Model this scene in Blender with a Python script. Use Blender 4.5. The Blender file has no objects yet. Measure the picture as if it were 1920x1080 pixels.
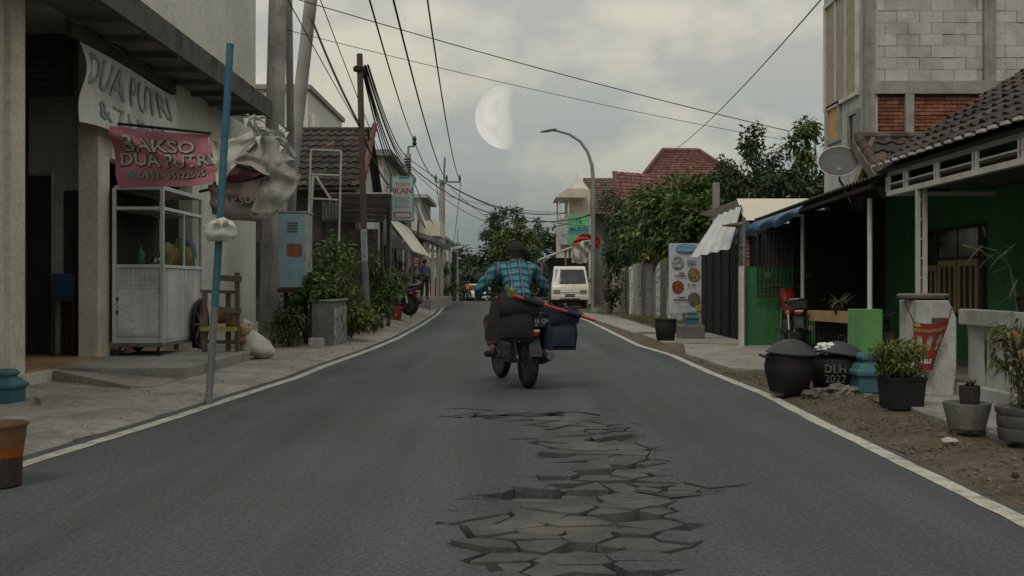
import bpy, bmesh, math, random
from mathutils import Vector, Matrix, noise as mnoise
R = math.radians
rnd = random.Random(7)
scene = bpy.context.scene
COL = scene.collection
# ------------------------------------------------------------------ camera
F = 1867.0      # focal length in photo pixels (1920 wide)
HZ = 535.0      # horizon row in the photo
CH = 1.10       # lens height
cam_d = bpy.data.cameras.new('camera')
cam = bpy.data.objects.new('camera', cam_d); COL.objects.link(cam)
cam.location = (0, 0, CH); cam.rotation_euler = (R(90), 0, 0)
cam_d.sensor_width = 36.0; cam_d.lens = 36.0 * F / 1920.0
cam_d.shift_y = (HZ - 540.0) / 1920.0
cam_d.clip_start = 0.05; cam_d.clip_end = 9000
cam_d.dof.use_dof = False
scene.camera = cam
# ------------------------------------------------------------------ sky
world = bpy.data.worlds.new('World'); scene.world = world; world.use_nodes = True
SUN_EL, SUN_AZ = R(52), R(205)     # soft sun behind cloud, behind and left of the lens
def build_world():
    nt = world.node_tree; N = nt.nodes; L = nt.links; N.clear()
    out = N.new('ShaderNodeOutputWorld')
    sky = N.new('ShaderNodeTexSky'); sky.sky_type = 'NISHITA'; sky.sun_disc = False
    sky.sun_elevation = SUN_EL; sky.sun_rotation = SUN_AZ; sky.dust_density = 3.0; sky.air_density = 1.5
    bg1 = N.new('ShaderNodeBackground'); bg1.inputs['Strength'].default_value = 0.09
    L.new(sky.outputs[0], bg1.inputs['Color'])
    tc = N.new('ShaderNodeTexCoord')
    sep = N.new('ShaderNodeSeparateXYZ'); L.new(tc.outputs['Generated'], sep.inputs[0])
    def math_(op, a, b=None):
        m = N.new('ShaderNodeMath'); m.operation = op
        for i, v in enumerate((a, b)):
            if v is None: continue
            if isinstance(v, (int, float)): m.inputs[i].default_value = v
            else: L.new(v, m.inputs[i])
        return m.outputs[0]
    # cloud deck: direction projected on a plane overhead, softened towards the horizon
    comb = N.new('ShaderNodeCombineXYZ'); L.new(sep.outputs['X'], comb.inputs[0]); L.new(sep.outputs['Y'], comb.inputs[1]); L.new(math_('MULTIPLY', sep.outputs['Z'], 1.7), comb.inputs[2])
    n1 = N.new('ShaderNodeTexNoise'); n1.inputs['Scale'].default_value = 6.5; n1.inputs['Detail'].default_value = 5; n1.inputs['Roughness'].default_value = .58
    mp = N.new('ShaderNodeMapping'); mp.inputs['Location'].default_value = (3.35, 1.7, 0); L.new(comb.outputs[0], mp.inputs[0]); L.new(mp.outputs[0], n1.inputs['Vector'])
    r1 = N.new('ShaderNodeValToRGB'); r1.color_ramp.elements[0].position = .45; r1.color_ramp.elements[1].position = .62
    L.new(n1.outputs['Fac'], r1.inputs[0])
    # overcast luminance by height above the horizon
    g = N.new('ShaderNodeValToRGB'); e = g.color_ramp.elements
    e[0].position = 0.0; e[0].color = (.155, .19, .20, 1)
    e[1].position = 1.0; e[1].color = (.62, .64, .62, 1)
    for p, c in ((.05, (.21, .245, .248, 1)), (.12, (.345, .375, .36, 1)), (.21, (.44, .450, .415, 1)), (.45, (.54, .55, .515, 1))):
        x = e.new(p); x.color = c
    L.new(sep.outputs['Z'], g.inputs[0])
    warm = N.new('ShaderNodeMix'); warm.data_type = 'RGBA'; warm.blend_type = 'MIX'
    mulc = N.new('ShaderNodeMix'); mulc.data_type = 'RGBA'; mulc.blend_type = 'MULTIPLY'; mulc.inputs['Factor'].default_value = 1
    L.new(g.outputs[0], mulc.inputs['A']); mulc.inputs['B'].default_value = (1.52, 1.39, 1.20, 1)
    lift = math_('MULTIPLY', r1.outputs[0], math_('MINIMUM', math_('MULTIPLY', math_('MAXIMUM', sep.outputs['Z'], 0.0), 9.0), 0.9))
    L.new(lift, warm.inputs['Factor']); L.new(g.outputs[0], warm.inputs['A']); L.new(mulc.outputs['Result'], warm.inputs['B'])
    bg2 = N.new('ShaderNodeBackground'); bg2.inputs['Strength'].default_value = 1.0; L.new(warm.outputs['Result'], bg2.inputs['Color'])
    mx = N.new('ShaderNodeMixShader'); mx.inputs[0].default_value = .93
    L.new(bg1.outputs[0], mx.inputs[1]); L.new(bg2.outputs[0], mx.inputs[2]); L.new(mx.outputs[0], out.inputs[0])
build_world()
sun_d = bpy.data.lights.new('sun', 'SUN'); sun_d.energy = 0.95; sun_d.angle = R(18); sun_d.color = (1, .95, .86)
sun = bpy.data.objects.new('sun', sun_d); COL.objects.link(sun)
dvec = Vector((math.sin(SUN_AZ) * math.cos(SUN_EL), math.cos(SUN_AZ) * math.cos(SUN_EL), math.sin(SUN_EL)))
sun.rotation_euler = dvec.to_track_quat('Z', 'Y').to_euler(); sun.location = (-20, -30, 60)
vs = scene.view_settings; vs.view_transform = 'Standard'; vs.look = 'None'; vs.exposure = 0.0; vs.gamma = 1.0; vs.use_curve_mapping = False
scene.cycles.use_denoising = True
scene.cycles.max_bounces = 8; scene.cycles.diffuse_bounces = 4; scene.cycles.transparent_max_bounces = 8
scene.cycles.volume_bounces = 0

# ------------------------------------------------------------------ photo geometry helpers
def W(px, py, d):
    return Vector(((px - 960) * d / F, d, CH - (py - HZ) * d / F))
def GD(py, z=0.0):
    return (CH - z) * F / (py - HZ)
def XA(px, d):
    return (px - 960) * d / F
def ZA(py, d):
    return CH - (py - HZ) * d / F
def lin(c):
    return tuple(((v / 255) / 12.92 if v / 255 <= .04045 else ((v / 255 + .055) / 1.055) ** 2.4) for v in c)

# ------------------------------------------------------------------ materials
MATS = {}
def mat(name, col, rough=.8, var=.22, scale=2.5, dirt=None, damt=.35, dscale=1.3, streak=0.0, bump=.25, bscale=60, metal=0.0, rand=.12, spec=.35, island=0.0, fine=.15, trans=0.0, coat=0.0, emis=None, speck=None, lane=None):
    if name in MATS: return MATS[name]
    m = bpy.data.materials.new(name); MATS[name] = m; m.use_nodes = True
    nt = m.node_tree; N = nt.nodes; L = nt.links
    b = N['Principled BSDF']; out = N['Material Output']
    geo = N.new('ShaderNodeNewGeometry'); oi = N.new('ShaderNodeObjectInfo')
    def noise(sc, det=5, vec=None, rgh=.6):
        n = N.new('ShaderNodeTexNoise'); n.inputs['Scale'].default_value = sc; n.inputs['Detail'].default_value = det; n.inputs['Roughness'].default_value = rgh
        L.new(vec if vec else geo.outputs['Position'], n.inputs['Vector']); return n.outputs['Fac']
    def mixc(fac, a, bb, mode='MIX'):
        x = N.new('ShaderNodeMix'); x.data_type = 'RGBA'; x.blend_type = mode
        if isinstance(fac, (int, float)): x.inputs['Factor'].default_value = fac
        else: L.new(fac, x.inputs['Factor'])
        for k, v in (('A', a), ('B', bb)):
            if isinstance(v, tuple): x.inputs[k].default_value = (*v[:3], 1)
            else: L.new(v, x.inputs[k])
        return x.outputs['Result']
    def rng(v, a, bb, c, d):
        r = N.new('ShaderNodeMapRange'); r.inputs[1].default_value = a; r.inputs[2].default_value = bb; r.inputs[3].default_value = c; r.inputs[4].default_value = d
        L.new(v, r.inputs[0]); return r.outputs[0]
    def grey(v):
        c = N.new('ShaderNodeCombineXYZ')
        for i in range(3): L.new(v, c.inputs[i])
        return c.outputs[0]
    big = noise(scale)
    c = mixc(1.0, tuple(col), grey(rng(big, .3, .7, 1 - var, 1 + var)), 'MULTIPLY')
    if fine:
        c = mixc(1.0, c, grey(rng(noise(scale * 14, 3), .3, .7, 1 - fine, 1 + fine)), 'MULTIPLY')
    if lane:
        mp = N.new('ShaderNodeMapping'); mp.inputs['Scale'].default_value = lane[0]; L.new(geo.outputs['Position'], mp.inputs[0])
        c = mixc(1.0, c, grey(rng(noise(1.0, 4, mp.outputs[0]), .3, .7, 1 - lane[1], 1 + lane[1])), 'MULTIPLY')
    if speck:
        c = mixc(1.0, c, grey(rng(noise(speck[0], 2), .3, .7, 1 - speck[1], 1 + speck[1])), 'MULTIPLY')
    if rand:
        c = mixc(1.0, c, grey(rng(oi.outputs['Random'], 0, 1, 1 - rand, 1 + rand)), 'MULTIPLY')
    if island:
        c = mixc(1.0, c, grey(rng(geo.outputs['Random Per Island'], 0, 1, 1 - island, 1 + island)), 'MULTIPLY')
    if dirt:
        f = rng(noise(dscale, 8, rgh=.68), .62 - damt * .35, .80 - damt * .3, 0, min(1, .35 + damt))
        c = mixc(f, c, tuple(dirt))
    if streak:
        mp = N.new('ShaderNodeMapping'); mp.inputs['Scale'].default_value = (7, 7, .45); L.new(geo.outputs['Position'], mp.inputs[0])
        f = rng(noise(1.0, 6, mp.outputs[0]), .48, .72, 0, streak)
        c = mixc(f, c, tuple(dirt) if dirt else (.05, .05, .045))
    L.new(c, b.inputs['Base Color'])
    b.inputs['Roughness'].default_value = rough; b.inputs['Metallic'].default_value = metal
    b.inputs['Specular IOR Level'].default_value = spec
    if coat: b.inputs['Coat Weight'].default_value = coat; b.inputs['Coat Roughness'].default_value = .12
    if trans: b.inputs['Transmission Weight'].default_value = trans
    if emis: b.inputs['Emission Color'].default_value = (*emis[:3], 1); b.inputs['Emission Strength'].default_value = emis[3]
    if rough < .9:
        L.new(rng(big, .25, .75, max(.02, rough - .1), min(1, rough + .12)), b.inputs['Roughness'])
    if bump:
        bp = N.new('ShaderNodeBump'); bp.inputs['Strength'].default_value = bump; bp.inputs['Distance'].default_value = .02
        L.new(noise(bscale, 4), bp.inputs['Height']); L.new(bp.outputs[0], b.inputs['Normal'])
    return m
def leafmat(name, c1, c2, c3=None, rough=.55, trans=.25):
    if name in MATS: return MATS[name]
    m = bpy.data.materials.new(name); MATS[name] = m; m.use_nodes = True
    nt = m.node_tree; N = nt.nodes; L = nt.links
    b = N['Principled BSDF']; out = N['Material Output']
    geo = N.new('ShaderNodeNewGeometry')
    r = N.new('ShaderNodeValToRGB'); e = r.color_ramp.elements
    e[0].position = 0; e[0].color = (*c1, 1); e[1].position = .93 if c3 else 1; e[1].color = (*c2, 1)
    if c3: x = e.new(.97); x.color = (*c3, 1)
    L.new(geo.outputs['Random Per Island'], r.inputs[0])
    n = N.new('ShaderNodeTexNoise'); n.inputs['Scale'].default_value = 1.4; n.inputs['Detail'].default_value = 3; L.new(geo.outputs['Position'], n.inputs['Vector'])
    mr = N.new('ShaderNodeMapRange'); mr.inputs[1].default_value = .3; mr.inputs[2].default_value = .7; mr.inputs[3].default_value = .65; mr.inputs[4].default_value = 1.35; L.new(n.outputs['Fac'], mr.inputs[0])
    mx = N.new('ShaderNodeMix'); mx.data_type = 'RGBA'; mx.blend_type = 'MULTIPLY'; mx.inputs['Factor'].default_value = 1
    cb = N.new('ShaderNodeCombineXYZ')
    for i in range(3): L.new(mr.outputs[0], cb.inputs[i])
    L.new(r.outputs[0], mx.inputs['A']); L.new(cb.outputs[0], mx.inputs['B'])
    L.new(mx.outputs['Result'], b.inputs['Base Color']); b.inputs['Roughness'].default_value = rough; b.inputs['Specular IOR Level'].default_value = .3
    t = N.new('ShaderNodeBsdfTranslucent'); L.new(mx.outputs['Result'], t.inputs['Color'])
    ms = N.new('ShaderNodeMixShader'); ms.inputs[0].default_value = trans
    L.new(b.outputs[0], ms.inputs[1]); L.new(t.outputs[0], ms.inputs[2]); L.new(ms.outputs[0], out.inputs['Surface'])
    return m
def glassmat(name, col=(.5, .55, .55), rough=.05, alpha=.35):
    if name in MATS: return MATS[name]
    m = bpy.data.materials.new(name); MATS[name] = m; m.use_nodes = True
    nt = m.node_tree; N = nt.nodes; L = nt.links
    out = N['Material Output']; N.remove(N['Principled BSDF'])
    g = N.new('ShaderNodeBsdfGlossy'); g.inputs['Roughness'].default_value = rough; g.inputs['Color'].default_value = (.9, .92, .92, 1)
    t = N.new('ShaderNodeBsdfTransparent'); t.inputs['Color'].default_value = (*col, 1)
    fr = N.new('ShaderNodeLayerWeight'); fr.inputs['Blend'].default_value = .5
    pw = N.new('ShaderNodeMath'); pw.operation = 'POWER'; pw.inputs[1].default_value = 5; L.new(fr.outputs['Facing'], pw.inputs[0])
    ma = N.new('ShaderNodeMath'); ma.operation = 'MULTIPLY_ADD'; ma.inputs[1].default_value = .5; ma.inputs[2].default_value = .03; L.new(pw.outputs[0], ma.inputs[0])
    ms = N.new('ShaderNodeMixShader'); L.new(ma.outputs[0], ms.inputs[0]); L.new(t.outputs[0], ms.inputs[1]); L.new(g.outputs[0], ms.inputs[2])
    L.new(ms.outputs[0], out.inputs['Surface'])
    return m

# ------------------------------------------------------------------ mesh helpers
class MB:
    def __init__(s): s.v = []; s.f = []
    def add(s, vs, fs):
        o = len(s.v); s.v += [tuple(p) for p in vs]; s.f += [tuple(i + o for i in f) for f in fs]; return s
    def box(s, x0, x1, y0, y1, z0, z1, m=None):
        vs = [Vector((x, y, z)) for z in (z0, z1) for y in (y0, y1) for x in (x0, x1)]
        if m is not None: vs = [m @ p for p in vs]
        return s.add(vs, [(0, 2, 3, 1), (4, 5, 7, 6), (0, 1, 5, 4), (2, 6, 7, 3), (0, 4, 6, 2), (1, 3, 7, 5)])
    def bar(s, a, b, w, h=None, up=(0, 0, 1)):
        a = Vector(a); b = Vector(b); h = h or w; d = (b - a); L_ = d.length; d.normalize()
        u = Vector(up); x = d.cross(u)
        if x.length < 1e-4: x = d.cross(Vector((0, 1, 0)))
        x.normalize(); u = x.cross(d)
        m = Matrix((x, d, u)).transposed().to_4x4(); m.translation = a
        return s.box(-w / 2, w / 2, 0, L_, -h / 2, h / 2, m)
    def tube(s, pts, r, n=8, cap=True):
        pts = [Vector(p) for p in pts]; k = len(pts)
        rs = r if isinstance(r, (list, tuple)) else [r] * k
        rings = []; ref = None
        for i, p in enumerate(pts):
            t = (pts[min(i + 1, k - 1)] - pts[max(i - 1, 0)]).normalized()
            if ref is None:
                ref = Vector((0, 0, 1)) if abs(t.z) < .9 else Vector((1, 0, 0))
            u = (ref - t * ref.dot(t))
            if u.length < 1e-5: u = t.orthogonal()
            u.normalize(); ref = u; w = t.cross(u)
            rings.append([p + (u * math.cos(2 * math.pi * j / n) + w * math.sin(2 * math.pi * j / n)) * rs[i] for j in range(n)])
        vs = [q for rg in rings for q in rg]; fs = []
        for i in range(k - 1):
            for j in range(n):
                fs.append((i * n + j, i * n + (j + 1) % n, (i + 1) * n + (j + 1) % n, (i + 1) * n + j))
        if cap: fs += [tuple(range(n))[::-1], tuple((k - 1) * n + j for j in range(n))]
        return s.add(vs, fs)
    def lathe(s, prof, c=(0, 0, 0), n=24, sx=1.0, sy=1.0, m=None, ang0=0.0):
        c = Vector(c); vs = []; fs = []; k = len(prof)
        for r, z in prof:
            for j in range(n):
                a = 2 * math.pi * j / n + ang0; p = Vector((r * math.cos(a) * sx, r * math.sin(a) * sy, z))
                if m is not None: p = m @ p
                vs.append(c + p)
        for i in range(k - 1):
            for j in range(n):
                fs.append((i * n + j, i * n + (j + 1) % n, (i + 1) * n + (j + 1) % n, (i + 1) * n + j))
        if prof[0][0] > 1e-4: fs.append(tuple(range(n))[::-1])
        if prof[-1][0] > 1e-4: fs.append(tuple((k - 1) * n + j for j in range(n)))
        return s.add(vs, fs)
    def grid(s, fn, nu, nv, thick=0.0):
        P = [[Vector(fn(i / nu, j / nv)) for i in range(nu + 1)] for j in range(nv + 1)]
        vs = [p for row in P for p in row]; w = nu + 1
        fs = [(j * w + i, j * w + i + 1, (j + 1) * w + i + 1, (j + 1) * w + i) for j in range(nv) for i in range(nu)]
        if thick:
            nrm = []
            for j in range(nv + 1):
                for i in range(nu + 1):
                    a = P[j][min(i + 1, nu)] - P[j][max(i - 1, 0)]; b = P[min(j + 1, nv)][i] - P[max(j - 1, 0)][i]
                    nn = a.cross(b); nrm.append(nn.normalized() if nn.length > 1e-9 else Vector((0, 0, 1)))
            o = len(vs); vs += [p - q * thick for p, q in zip(vs[:o], nrm)]
            fs += [tuple(i + o for i in f)[::-1] for f in fs]
            ring = [i for i in range(nu)] + [j * w + nu for j in range(nv)] + [nv * w + i for i in range(nu, 0, -1)] + [j * w for j in range(nv, 0, -1)]
            for a, b in zip(ring, ring[1:] + ring[:1]): fs.append((b, a, a + o, b + o))
        return s.add(vs, fs)
    def prism(s, poly, ext):
        poly = [Vector(p) for p in poly]; ext = Vector(ext); n = len(poly)
        vs = poly + [p + ext for p in poly]
        return s.add(vs, [tuple(range(n))[::-1], tuple(range(n, 2 * n))] + [(i, (i + 1) % n, n + (i + 1) % n, n + i) for i in range(n)])
    def leaf(s, p, d, L_, w, up=None, fold=.25, droop=.3):
        d = Vector(d).normalized(); up = Vector(up) if up else Vector((rnd.uniform(-.6, .6), rnd.uniform(-.6, .6), 1))
        x = d.cross(up)
        if x.length < 1e-4: x = d.orthogonal()
        x.normalize(); n = x.cross(d); p = Vector(p)
        a = p; m_ = p + d * L_ * .45 + n * L_ * .03; e = p + d * L_ - n * L_ * droop
        l = m_ + x * w / 2 + n * w * fold; r = m_ - x * w / 2 + n * w * fold
        return s.add([a, l, m_, r, e], [(0, 1, 2), (0, 2, 3), (2, 1, 4), (3, 2, 4)])
    def blade(s, p, d, L_, w, droop=.5, seg=4, up=(0, 0, 1)):
        d = Vector(d).normalized(); x = d.cross(Vector(up))
        if x.length < 1e-3: x = Vector((1, 0, 0))
        x.normalize(); p = Vector(p); vs = []; fs = []
        for i in range(seg + 1):
            t = i / seg; q = p + d * L_ * t - Vector((0, 0, 1)) * droop * L_ * t * t
            ww = w * (.5 + 1.2 * t - 1.65 * t * t) if t < 1 else .002
            vs += [q - x * max(ww, .002) / 2, q + x * max(ww, .002) / 2]
            if i: fs.append((2 * i - 2, 2 * i - 1, 2 * i + 1, 2 * i))
        return s.add(vs, fs)
    def build(s, name, m, parent=None, label=None, cat=None, group=None, kind=None, smooth=False, bevel=0.0, local=False, loc=None, autosm=True):
        me = bpy.data.meshes.new(name)
        org = Vector((0, 0, 0))
        if parent is not None:
            if not local: org = ORG.get(parent.name, Vector((0, 0, 0)))
        elif loc is not None: org = Vector(loc)
        elif not local and s.v:
            xs = [p[0] for p in s.v]; ys = [p[1] for p in s.v]; zs = [p[2] for p in s.v]
            org = Vector(((min(xs) + max(xs)) / 2, (min(ys) + max(ys)) / 2, min(zs)))
        me.from_pydata([(p[0] - org[0], p[1] - org[1], p[2] - org[2]) for p in s.v], [], s.f)
        me.update()
        if bevel:
            bm = bmesh.new(); bm.from_mesh(me); bmesh.ops.recalc_face_normals(bm, faces=bm.faces)
            es = [e for e in bm.edges if len(e.link_faces) == 2 and e.calc_face_angle(0) > .6]
            bmesh.ops.bevel(bm, geom=es, offset=bevel, segments=2, affect='EDGES', profile=.6, clamp_overlap=True)
            bm.to_mesh(me); bm.free()
        if smooth:
            for p in me.polygons: p.use_smooth = True
            me.set_sharp_from_angle(angle=R(42))
        o = bpy.data.objects.new(name, me); COL.objects.link(o)
        if m is not None: me.materials.append(m)
        if parent is not None: o.parent = parent; ORG[o.name] = org
        else: o.location = org if not local else (0, 0, 0); ORG[o.name] = org
        tag(o, label, cat, group, kind)
        return o
ORG = {}
def tag(o, label=None, cat=None, group=None, kind=None):
    if label: o['label'] = label
    if cat: o['category'] = cat
    if group: o['group'] = group
    if kind: o['kind'] = kind
    return o
def thing(name, loc, label, cat, group=None, rotz=0.0, rotx=0.0, roty=0.0, kind=None):
    o = bpy.data.objects.new(name, None); COL.objects.link(o); o.empty_display_size = .2
    o.location = loc; o.rotation_euler = (rotx, roty, rotz); ORG[o.name] = Vector(loc)
    return tag(o, label, cat, group, kind)
def copy_tree(o, parent=None):
    c = o.copy(); COL.objects.link(c)
    ORG[c.name] = ORG.get(o.name, Vector())
    if parent is not None: c.parent = parent
    for ch in list(o.children): copy_tree(ch, c)
    return c
def inst(me, name, parent, mtx, m=None):
    o = bpy.data.objects.new(name, me); COL.objects.link(o); o.parent = parent; o.matrix_local = mtx
    return o
def frame(o, x, y, z):
    m = Matrix((Vector(x).normalized(), Vector(y).normalized(), Vector(z).normalized())).transposed().to_4x4(); m.translation = Vector(o); return m
def text_pts(s, size=1.0, align='CENTER', extrude=0.0, bold=0.0, sx=1.0):
    cu = bpy.data.curves.new('lettering', 'FONT'); cu.body = s; cu.size = size; cu.align_x = align; cu.align_y = 'CENTER'
    cu.extrude = extrude; cu.offset = bold; cu.resolution_u = 2; cu.space_character = 1.0
    ob = bpy.data.objects.new('lettering', cu); COL.objects.link(ob)
    dg = bpy.context.evaluated_depsgraph_get(); me = bpy.data.meshes.new_from_object(ob.evaluated_get(dg))
    vs = [Vector((v.co.x * sx, v.co.y, v.co.z)) for v in me.vertices]; fs = [tuple(p.vertices) for p in me.polygons]
    bpy.data.objects.remove(ob); bpy.data.curves.remove(cu); bpy.data.meshes.remove(me)
    return vs, fs
def lettering(s, size, m, parent, at, right, up, local=False, extrude=.002, bold=0.0, sx=1.0, name='lettering', wrap=None):
    vs, fs = text_pts(s, size, extrude=extrude, bold=bold, sx=sx)
    right = Vector(right).normalized(); up = Vector(up).normalized(); n = right.cross(up); at = Vector(at)
    if wrap: vs = [wrap(v) for v in vs]
    else: vs = [at + right * v.x + up * v.y + n * v.z for v in vs]
    return MB().add(vs, fs).build(name, m, parent, local=local)
def skin_mesh(pts, edges, radii, root=0, sub=2):
    me = bpy.data.meshes.new('skin_tmp'); me.from_pydata([tuple(p) for p in pts], edges, []); me.update()
    ob = bpy.data.objects.new('skin_tmp', me); COL.objects.link(ob)
    sk = ob.modifiers.new('Skin', 'SKIN'); sk.use_smooth_shade = True; sk.branch_smoothing = .4
    d = me.skin_vertices[0].data
    for i, r in enumerate(radii):
        d[i].radius = r if isinstance(r, tuple) else (r, r)
        d[i].use_root = (i == root)
    sb = ob.modifiers.new('Sub', 'SUBSURF'); sb.levels = sub; sb.render_levels = sub
    dg = bpy.context.evaluated_depsgraph_get(); me2 = bpy.data.meshes.new_from_object(ob.evaluated_get(dg))
    bpy.data.objects.remove(ob); bpy.data.meshes.remove(me)
    for p in me2.polygons: p.use_smooth = True
    return me2
def obj_from_mesh(name, me, m, parent=None, **kw):
    o = bpy.data.objects.new(name, me); COL.objects.link(o); me.materials.clear(); me.materials.append(m)
    if parent is not None: o.parent = parent
    tag(o, kw.get('label'), kw.get('cat'), kw.get('group'), kw.get('kind'))
    return o
def nz(x, y, z=0.0): return mnoise.noise(Vector((x, y, z)))
# ------------------------------------------------------------------ palette
asphalt = mat('asphalt', (.074, .083, .083), rough=.88, var=.20, scale=.42, dirt=(.17, .17, .16), damt=.22, dscale=170, bump=.45, bscale=190, fine=0, rand=0, speck=(42, .36), lane=((1.7, .08, 1), .26))
asphalt_broken = mat('broken_asphalt', (.078, .084, .082), rough=.9, var=.14, scale=2, dirt=(.19, .18, .155), damt=.40, dscale=1.7, bump=.6, bscale=150, fine=.1, rand=.10, speck=(55, .2))
pit_soil = mat('pit_soil', (.035, .034, .03), rough=.95, bump=.8, bscale=30)
linepaint = mat('line_paint', (.50, .48, .41), rough=.75, var=.14, scale=3, dirt=(.13, .128, .118), damt=.42, dscale=8, bump=.3, bscale=120, rand=0)
concrete_pave = mat('pavement_concrete', (.30, .285, .25), rough=.9, var=.22, scale=1.1, dirt=(.15, .145, .13), damt=.42, dscale=1.6, bump=.6, bscale=45, fine=.25, rand=.03)
dirt_m = mat('verge_dirt', (.115, .085, .064), rough=.95, var=.35, scale=1.6, dirt=(.085, .085, .045), damt=.5, dscale=2.6, bump=1.0, bscale=26, fine=.4, rand=0)
terrain_m = mat('terrain', (.11, .11, .07), rough=.95, var=.3, scale=.4, bump=.5, bscale=8)
concrete = mat('concrete', (.30, .29, .265), rough=.9, var=.2, scale=2, dirt=(.10, .10, .09), damt=.35, streak=.4, bump=.35, bscale=50)
concrete_dark = mat('concrete_dark', (.17, .165, .15), rough=.92, var=.25, scale=2, dirt=(.06, .06, .055), damt=.4, streak=.5, bump=.4, bscale=40)
plaster_white = mat('plaster_white', (.66, .64, .57), rough=.88, var=.08, scale=1.2, dirt=(.34, .32, .27), damt=.16, streak=.14, bump=.2, bscale=40)
plaster_beige = mat('plaster_beige', (.58, .54, .45), rough=.88, var=.10, scale=1.5, dirt=(.30, .26, .19), damt=.25, streak=.12, bump=.25, bscale=45)
plaster_grey = mat('plaster_grey', (.40, .42, .41), rough=.9, var=.14, scale=1.3, dirt=(.17, .17, .16), damt=.3, streak=.4, bump=.25, bscale=40)
mossy = mat('mossy_concrete', (.14, .14, .12), rough=.95, var=.4, scale=3, dirt=(.03, .035, .025), damt=.5, dscale=3, streak=.8, bump=.6, bscale=40)
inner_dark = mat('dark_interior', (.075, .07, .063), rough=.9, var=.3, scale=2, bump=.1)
inner_grey = mat('interior_grey', (.46, .44, .40), rough=.9, var=.2, scale=1, bump=.1)
door_brown = mat('door_brown', (.05, .042, .038), rough=.6, var=.2, scale=3)
tile_orange = mat('tile_orange', (.36, .235, .13), rough=.55, var=.22, scale=4, dirt=(.17, .12, .08), damt=.4, bump=.1, bscale=20)
metal_white = mat('cart_aluminium', (.56, .58, .57), rough=.5, var=.12, scale=3, dirt=(.22, .21, .18), damt=.18, streak=.15, bump=.08, bscale=30)
white_paint = mat('white_paint', (.55, .54, .49), rough=.6, var=.12, scale=4, dirt=(.28, .25, .19), damt=.3, streak=.3, bump=.1)
pole_blue = mat('pole_blue', (.045, .17, .24), rough=.6, var=.2, scale=5, dirt=(.14, .15, .14), damt=.25, dscale=5)
pole_grey = mat('pole_grey', (.17, .185, .18), rough=.7, var=.2, scale=5, dirt=(.09, .09, .08), damt=.3, dscale=4)
rust = mat('rusty_pole', (.09, .06, .052), rough=.8, var=.3, scale=4, dirt=(.07, .045, .035), damt=.4, dscale=4)
black_plastic = mat('black_rubber', (.013, .013, .0145), rough=.62, var=.25, scale=6, dirt=(.035, .033, .03), damt=.15, dscale=5, bump=.25, bscale=50)
black_iron = mat('black_iron', (.02, .019, .018), rough=.6, bump=.1)
cable_m = mat('cable_black', (.018, .018, .018), rough=.7, bump=0, var=.1)
teal_m = mat('teal_paint', (.04, .13, .155), rough=.6, var=.18, scale=4, dirt=(.10, .13, .12), damt=.3, dscale=4, bump=.2)
green_m = mat('green_wall', (.047, .175, .068), rough=.8, var=.18, scale=1.6, dirt=(.03, .07, .035), damt=.35, streak=.5, bump=.12, bscale=40)
green_bright = mat('green_bright', (.14, .36, .12), rough=.75, var=.18, scale=2.5, dirt=(.07, .13, .06), damt=.35, streak=.55, bump=.12, bscale=40)
wood = mat('weathered_wood', (.16, .13, .10), rough=.85, var=.3, scale=5, dirt=(.07, .06, .05), damt=.4, bump=.4, bscale=40)
wood_tan = mat('tan_board', (.40, .27, .13), rough=.7, var=.15, scale=4, dirt=(.2, .14, .08), damt=.3)
wood_dark = mat('dark_wood', (.045, .035, .028), rough=.8, var=.3, scale=6)
tile_dark = mat('roof_tile_dark', (.056, .048, .043), rough=.9, var=.25, scale=3, dirt=(.035, .036, .03), damt=.45, dscale=4, bump=.4, bscale=50, rand=.4)
tile_red = mat('roof_tile_red', (.185, .085, .07), rough=.9, var=.3, scale=3, dirt=(.09, .055, .05), damt=.4, dscale=5, rand=.35, island=.3, bump=.3)
tile_brown = mat('roof_tile_brown', (.095, .062, .05), rough=.9, var=.3, scale=3, dirt=(.05, .045, .035), damt=.45, dscale=4, rand=.4, island=.3, bump=.4)
brick_m = mat('brick_orange', (.225, .088, .05), rough=.92, var=.3, scale=6, dirt=(.09, .06, .045), damt=.4, dscale=5, rand=.35, bump=.5, bscale=45)
block_m = mat('white_block', (.44, .435, .40), rough=.92, var=.15, scale=3, dirt=(.2, .19, .17), damt=.3, rand=.12, bump=.4)
mortar = mat('mortar_grey', (.20, .19, .17), rough=.95, var=.3, scale=4, bump=.6, bscale=50)
corr_dark = mat('corrugated_dark', (.05, .043, .037), rough=.7, var=.35, scale=2, dirt=(.11, .06, .035), damt=.3, dscale=2)
corr_white = mat('corrugated_cream', (.66, .62, .50), rough=.6, var=.08, scale=2, dirt=(.4, .36, .28), damt=.2, streak=.2)
corr_grey = mat('corrugated_grey', (.55, .56, .55), rough=.5, var=.15, scale=3, dirt=(.24, .23, .20), damt=.3, metal=.2)
tarp_blue = mat('tarp_blue', (.03, .12, .23), rough=.45, var=.2, scale=5, bump=.3, bscale=20)
bag_white = mat('plastic_bag_white', (.66, .655, .60), rough=.4, var=.08, scale=8, bump=.5, bscale=25)
sack_white = mat('sack_white', (.55, .53, .48), rough=.8, var=.15, scale=6, dirt=(.3, .27, .22), damt=.25, bump=.4, bscale=60)
stone_m = mat('stone', (.16, .145, .125), rough=.95, var=.35, scale=8, bump=.6, bscale=40, rand=.3)
bark = mat('bark', (.10, .085, .065), rough=.95, var=.3, scale=6, bump=.8, bscale=40)
bark_pale = mat('bark_pale', (.20, .18, .145), rough=.95, var=.3, scale=6, bump=.6, bscale=40)
glass = glassmat('window_glass', (.78, .80, .79))
glass_dark = mat('dark_glass', (.02, .024, .026), rough=.12, var=.2, scale=3, bump=0, spec=.5)
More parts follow.
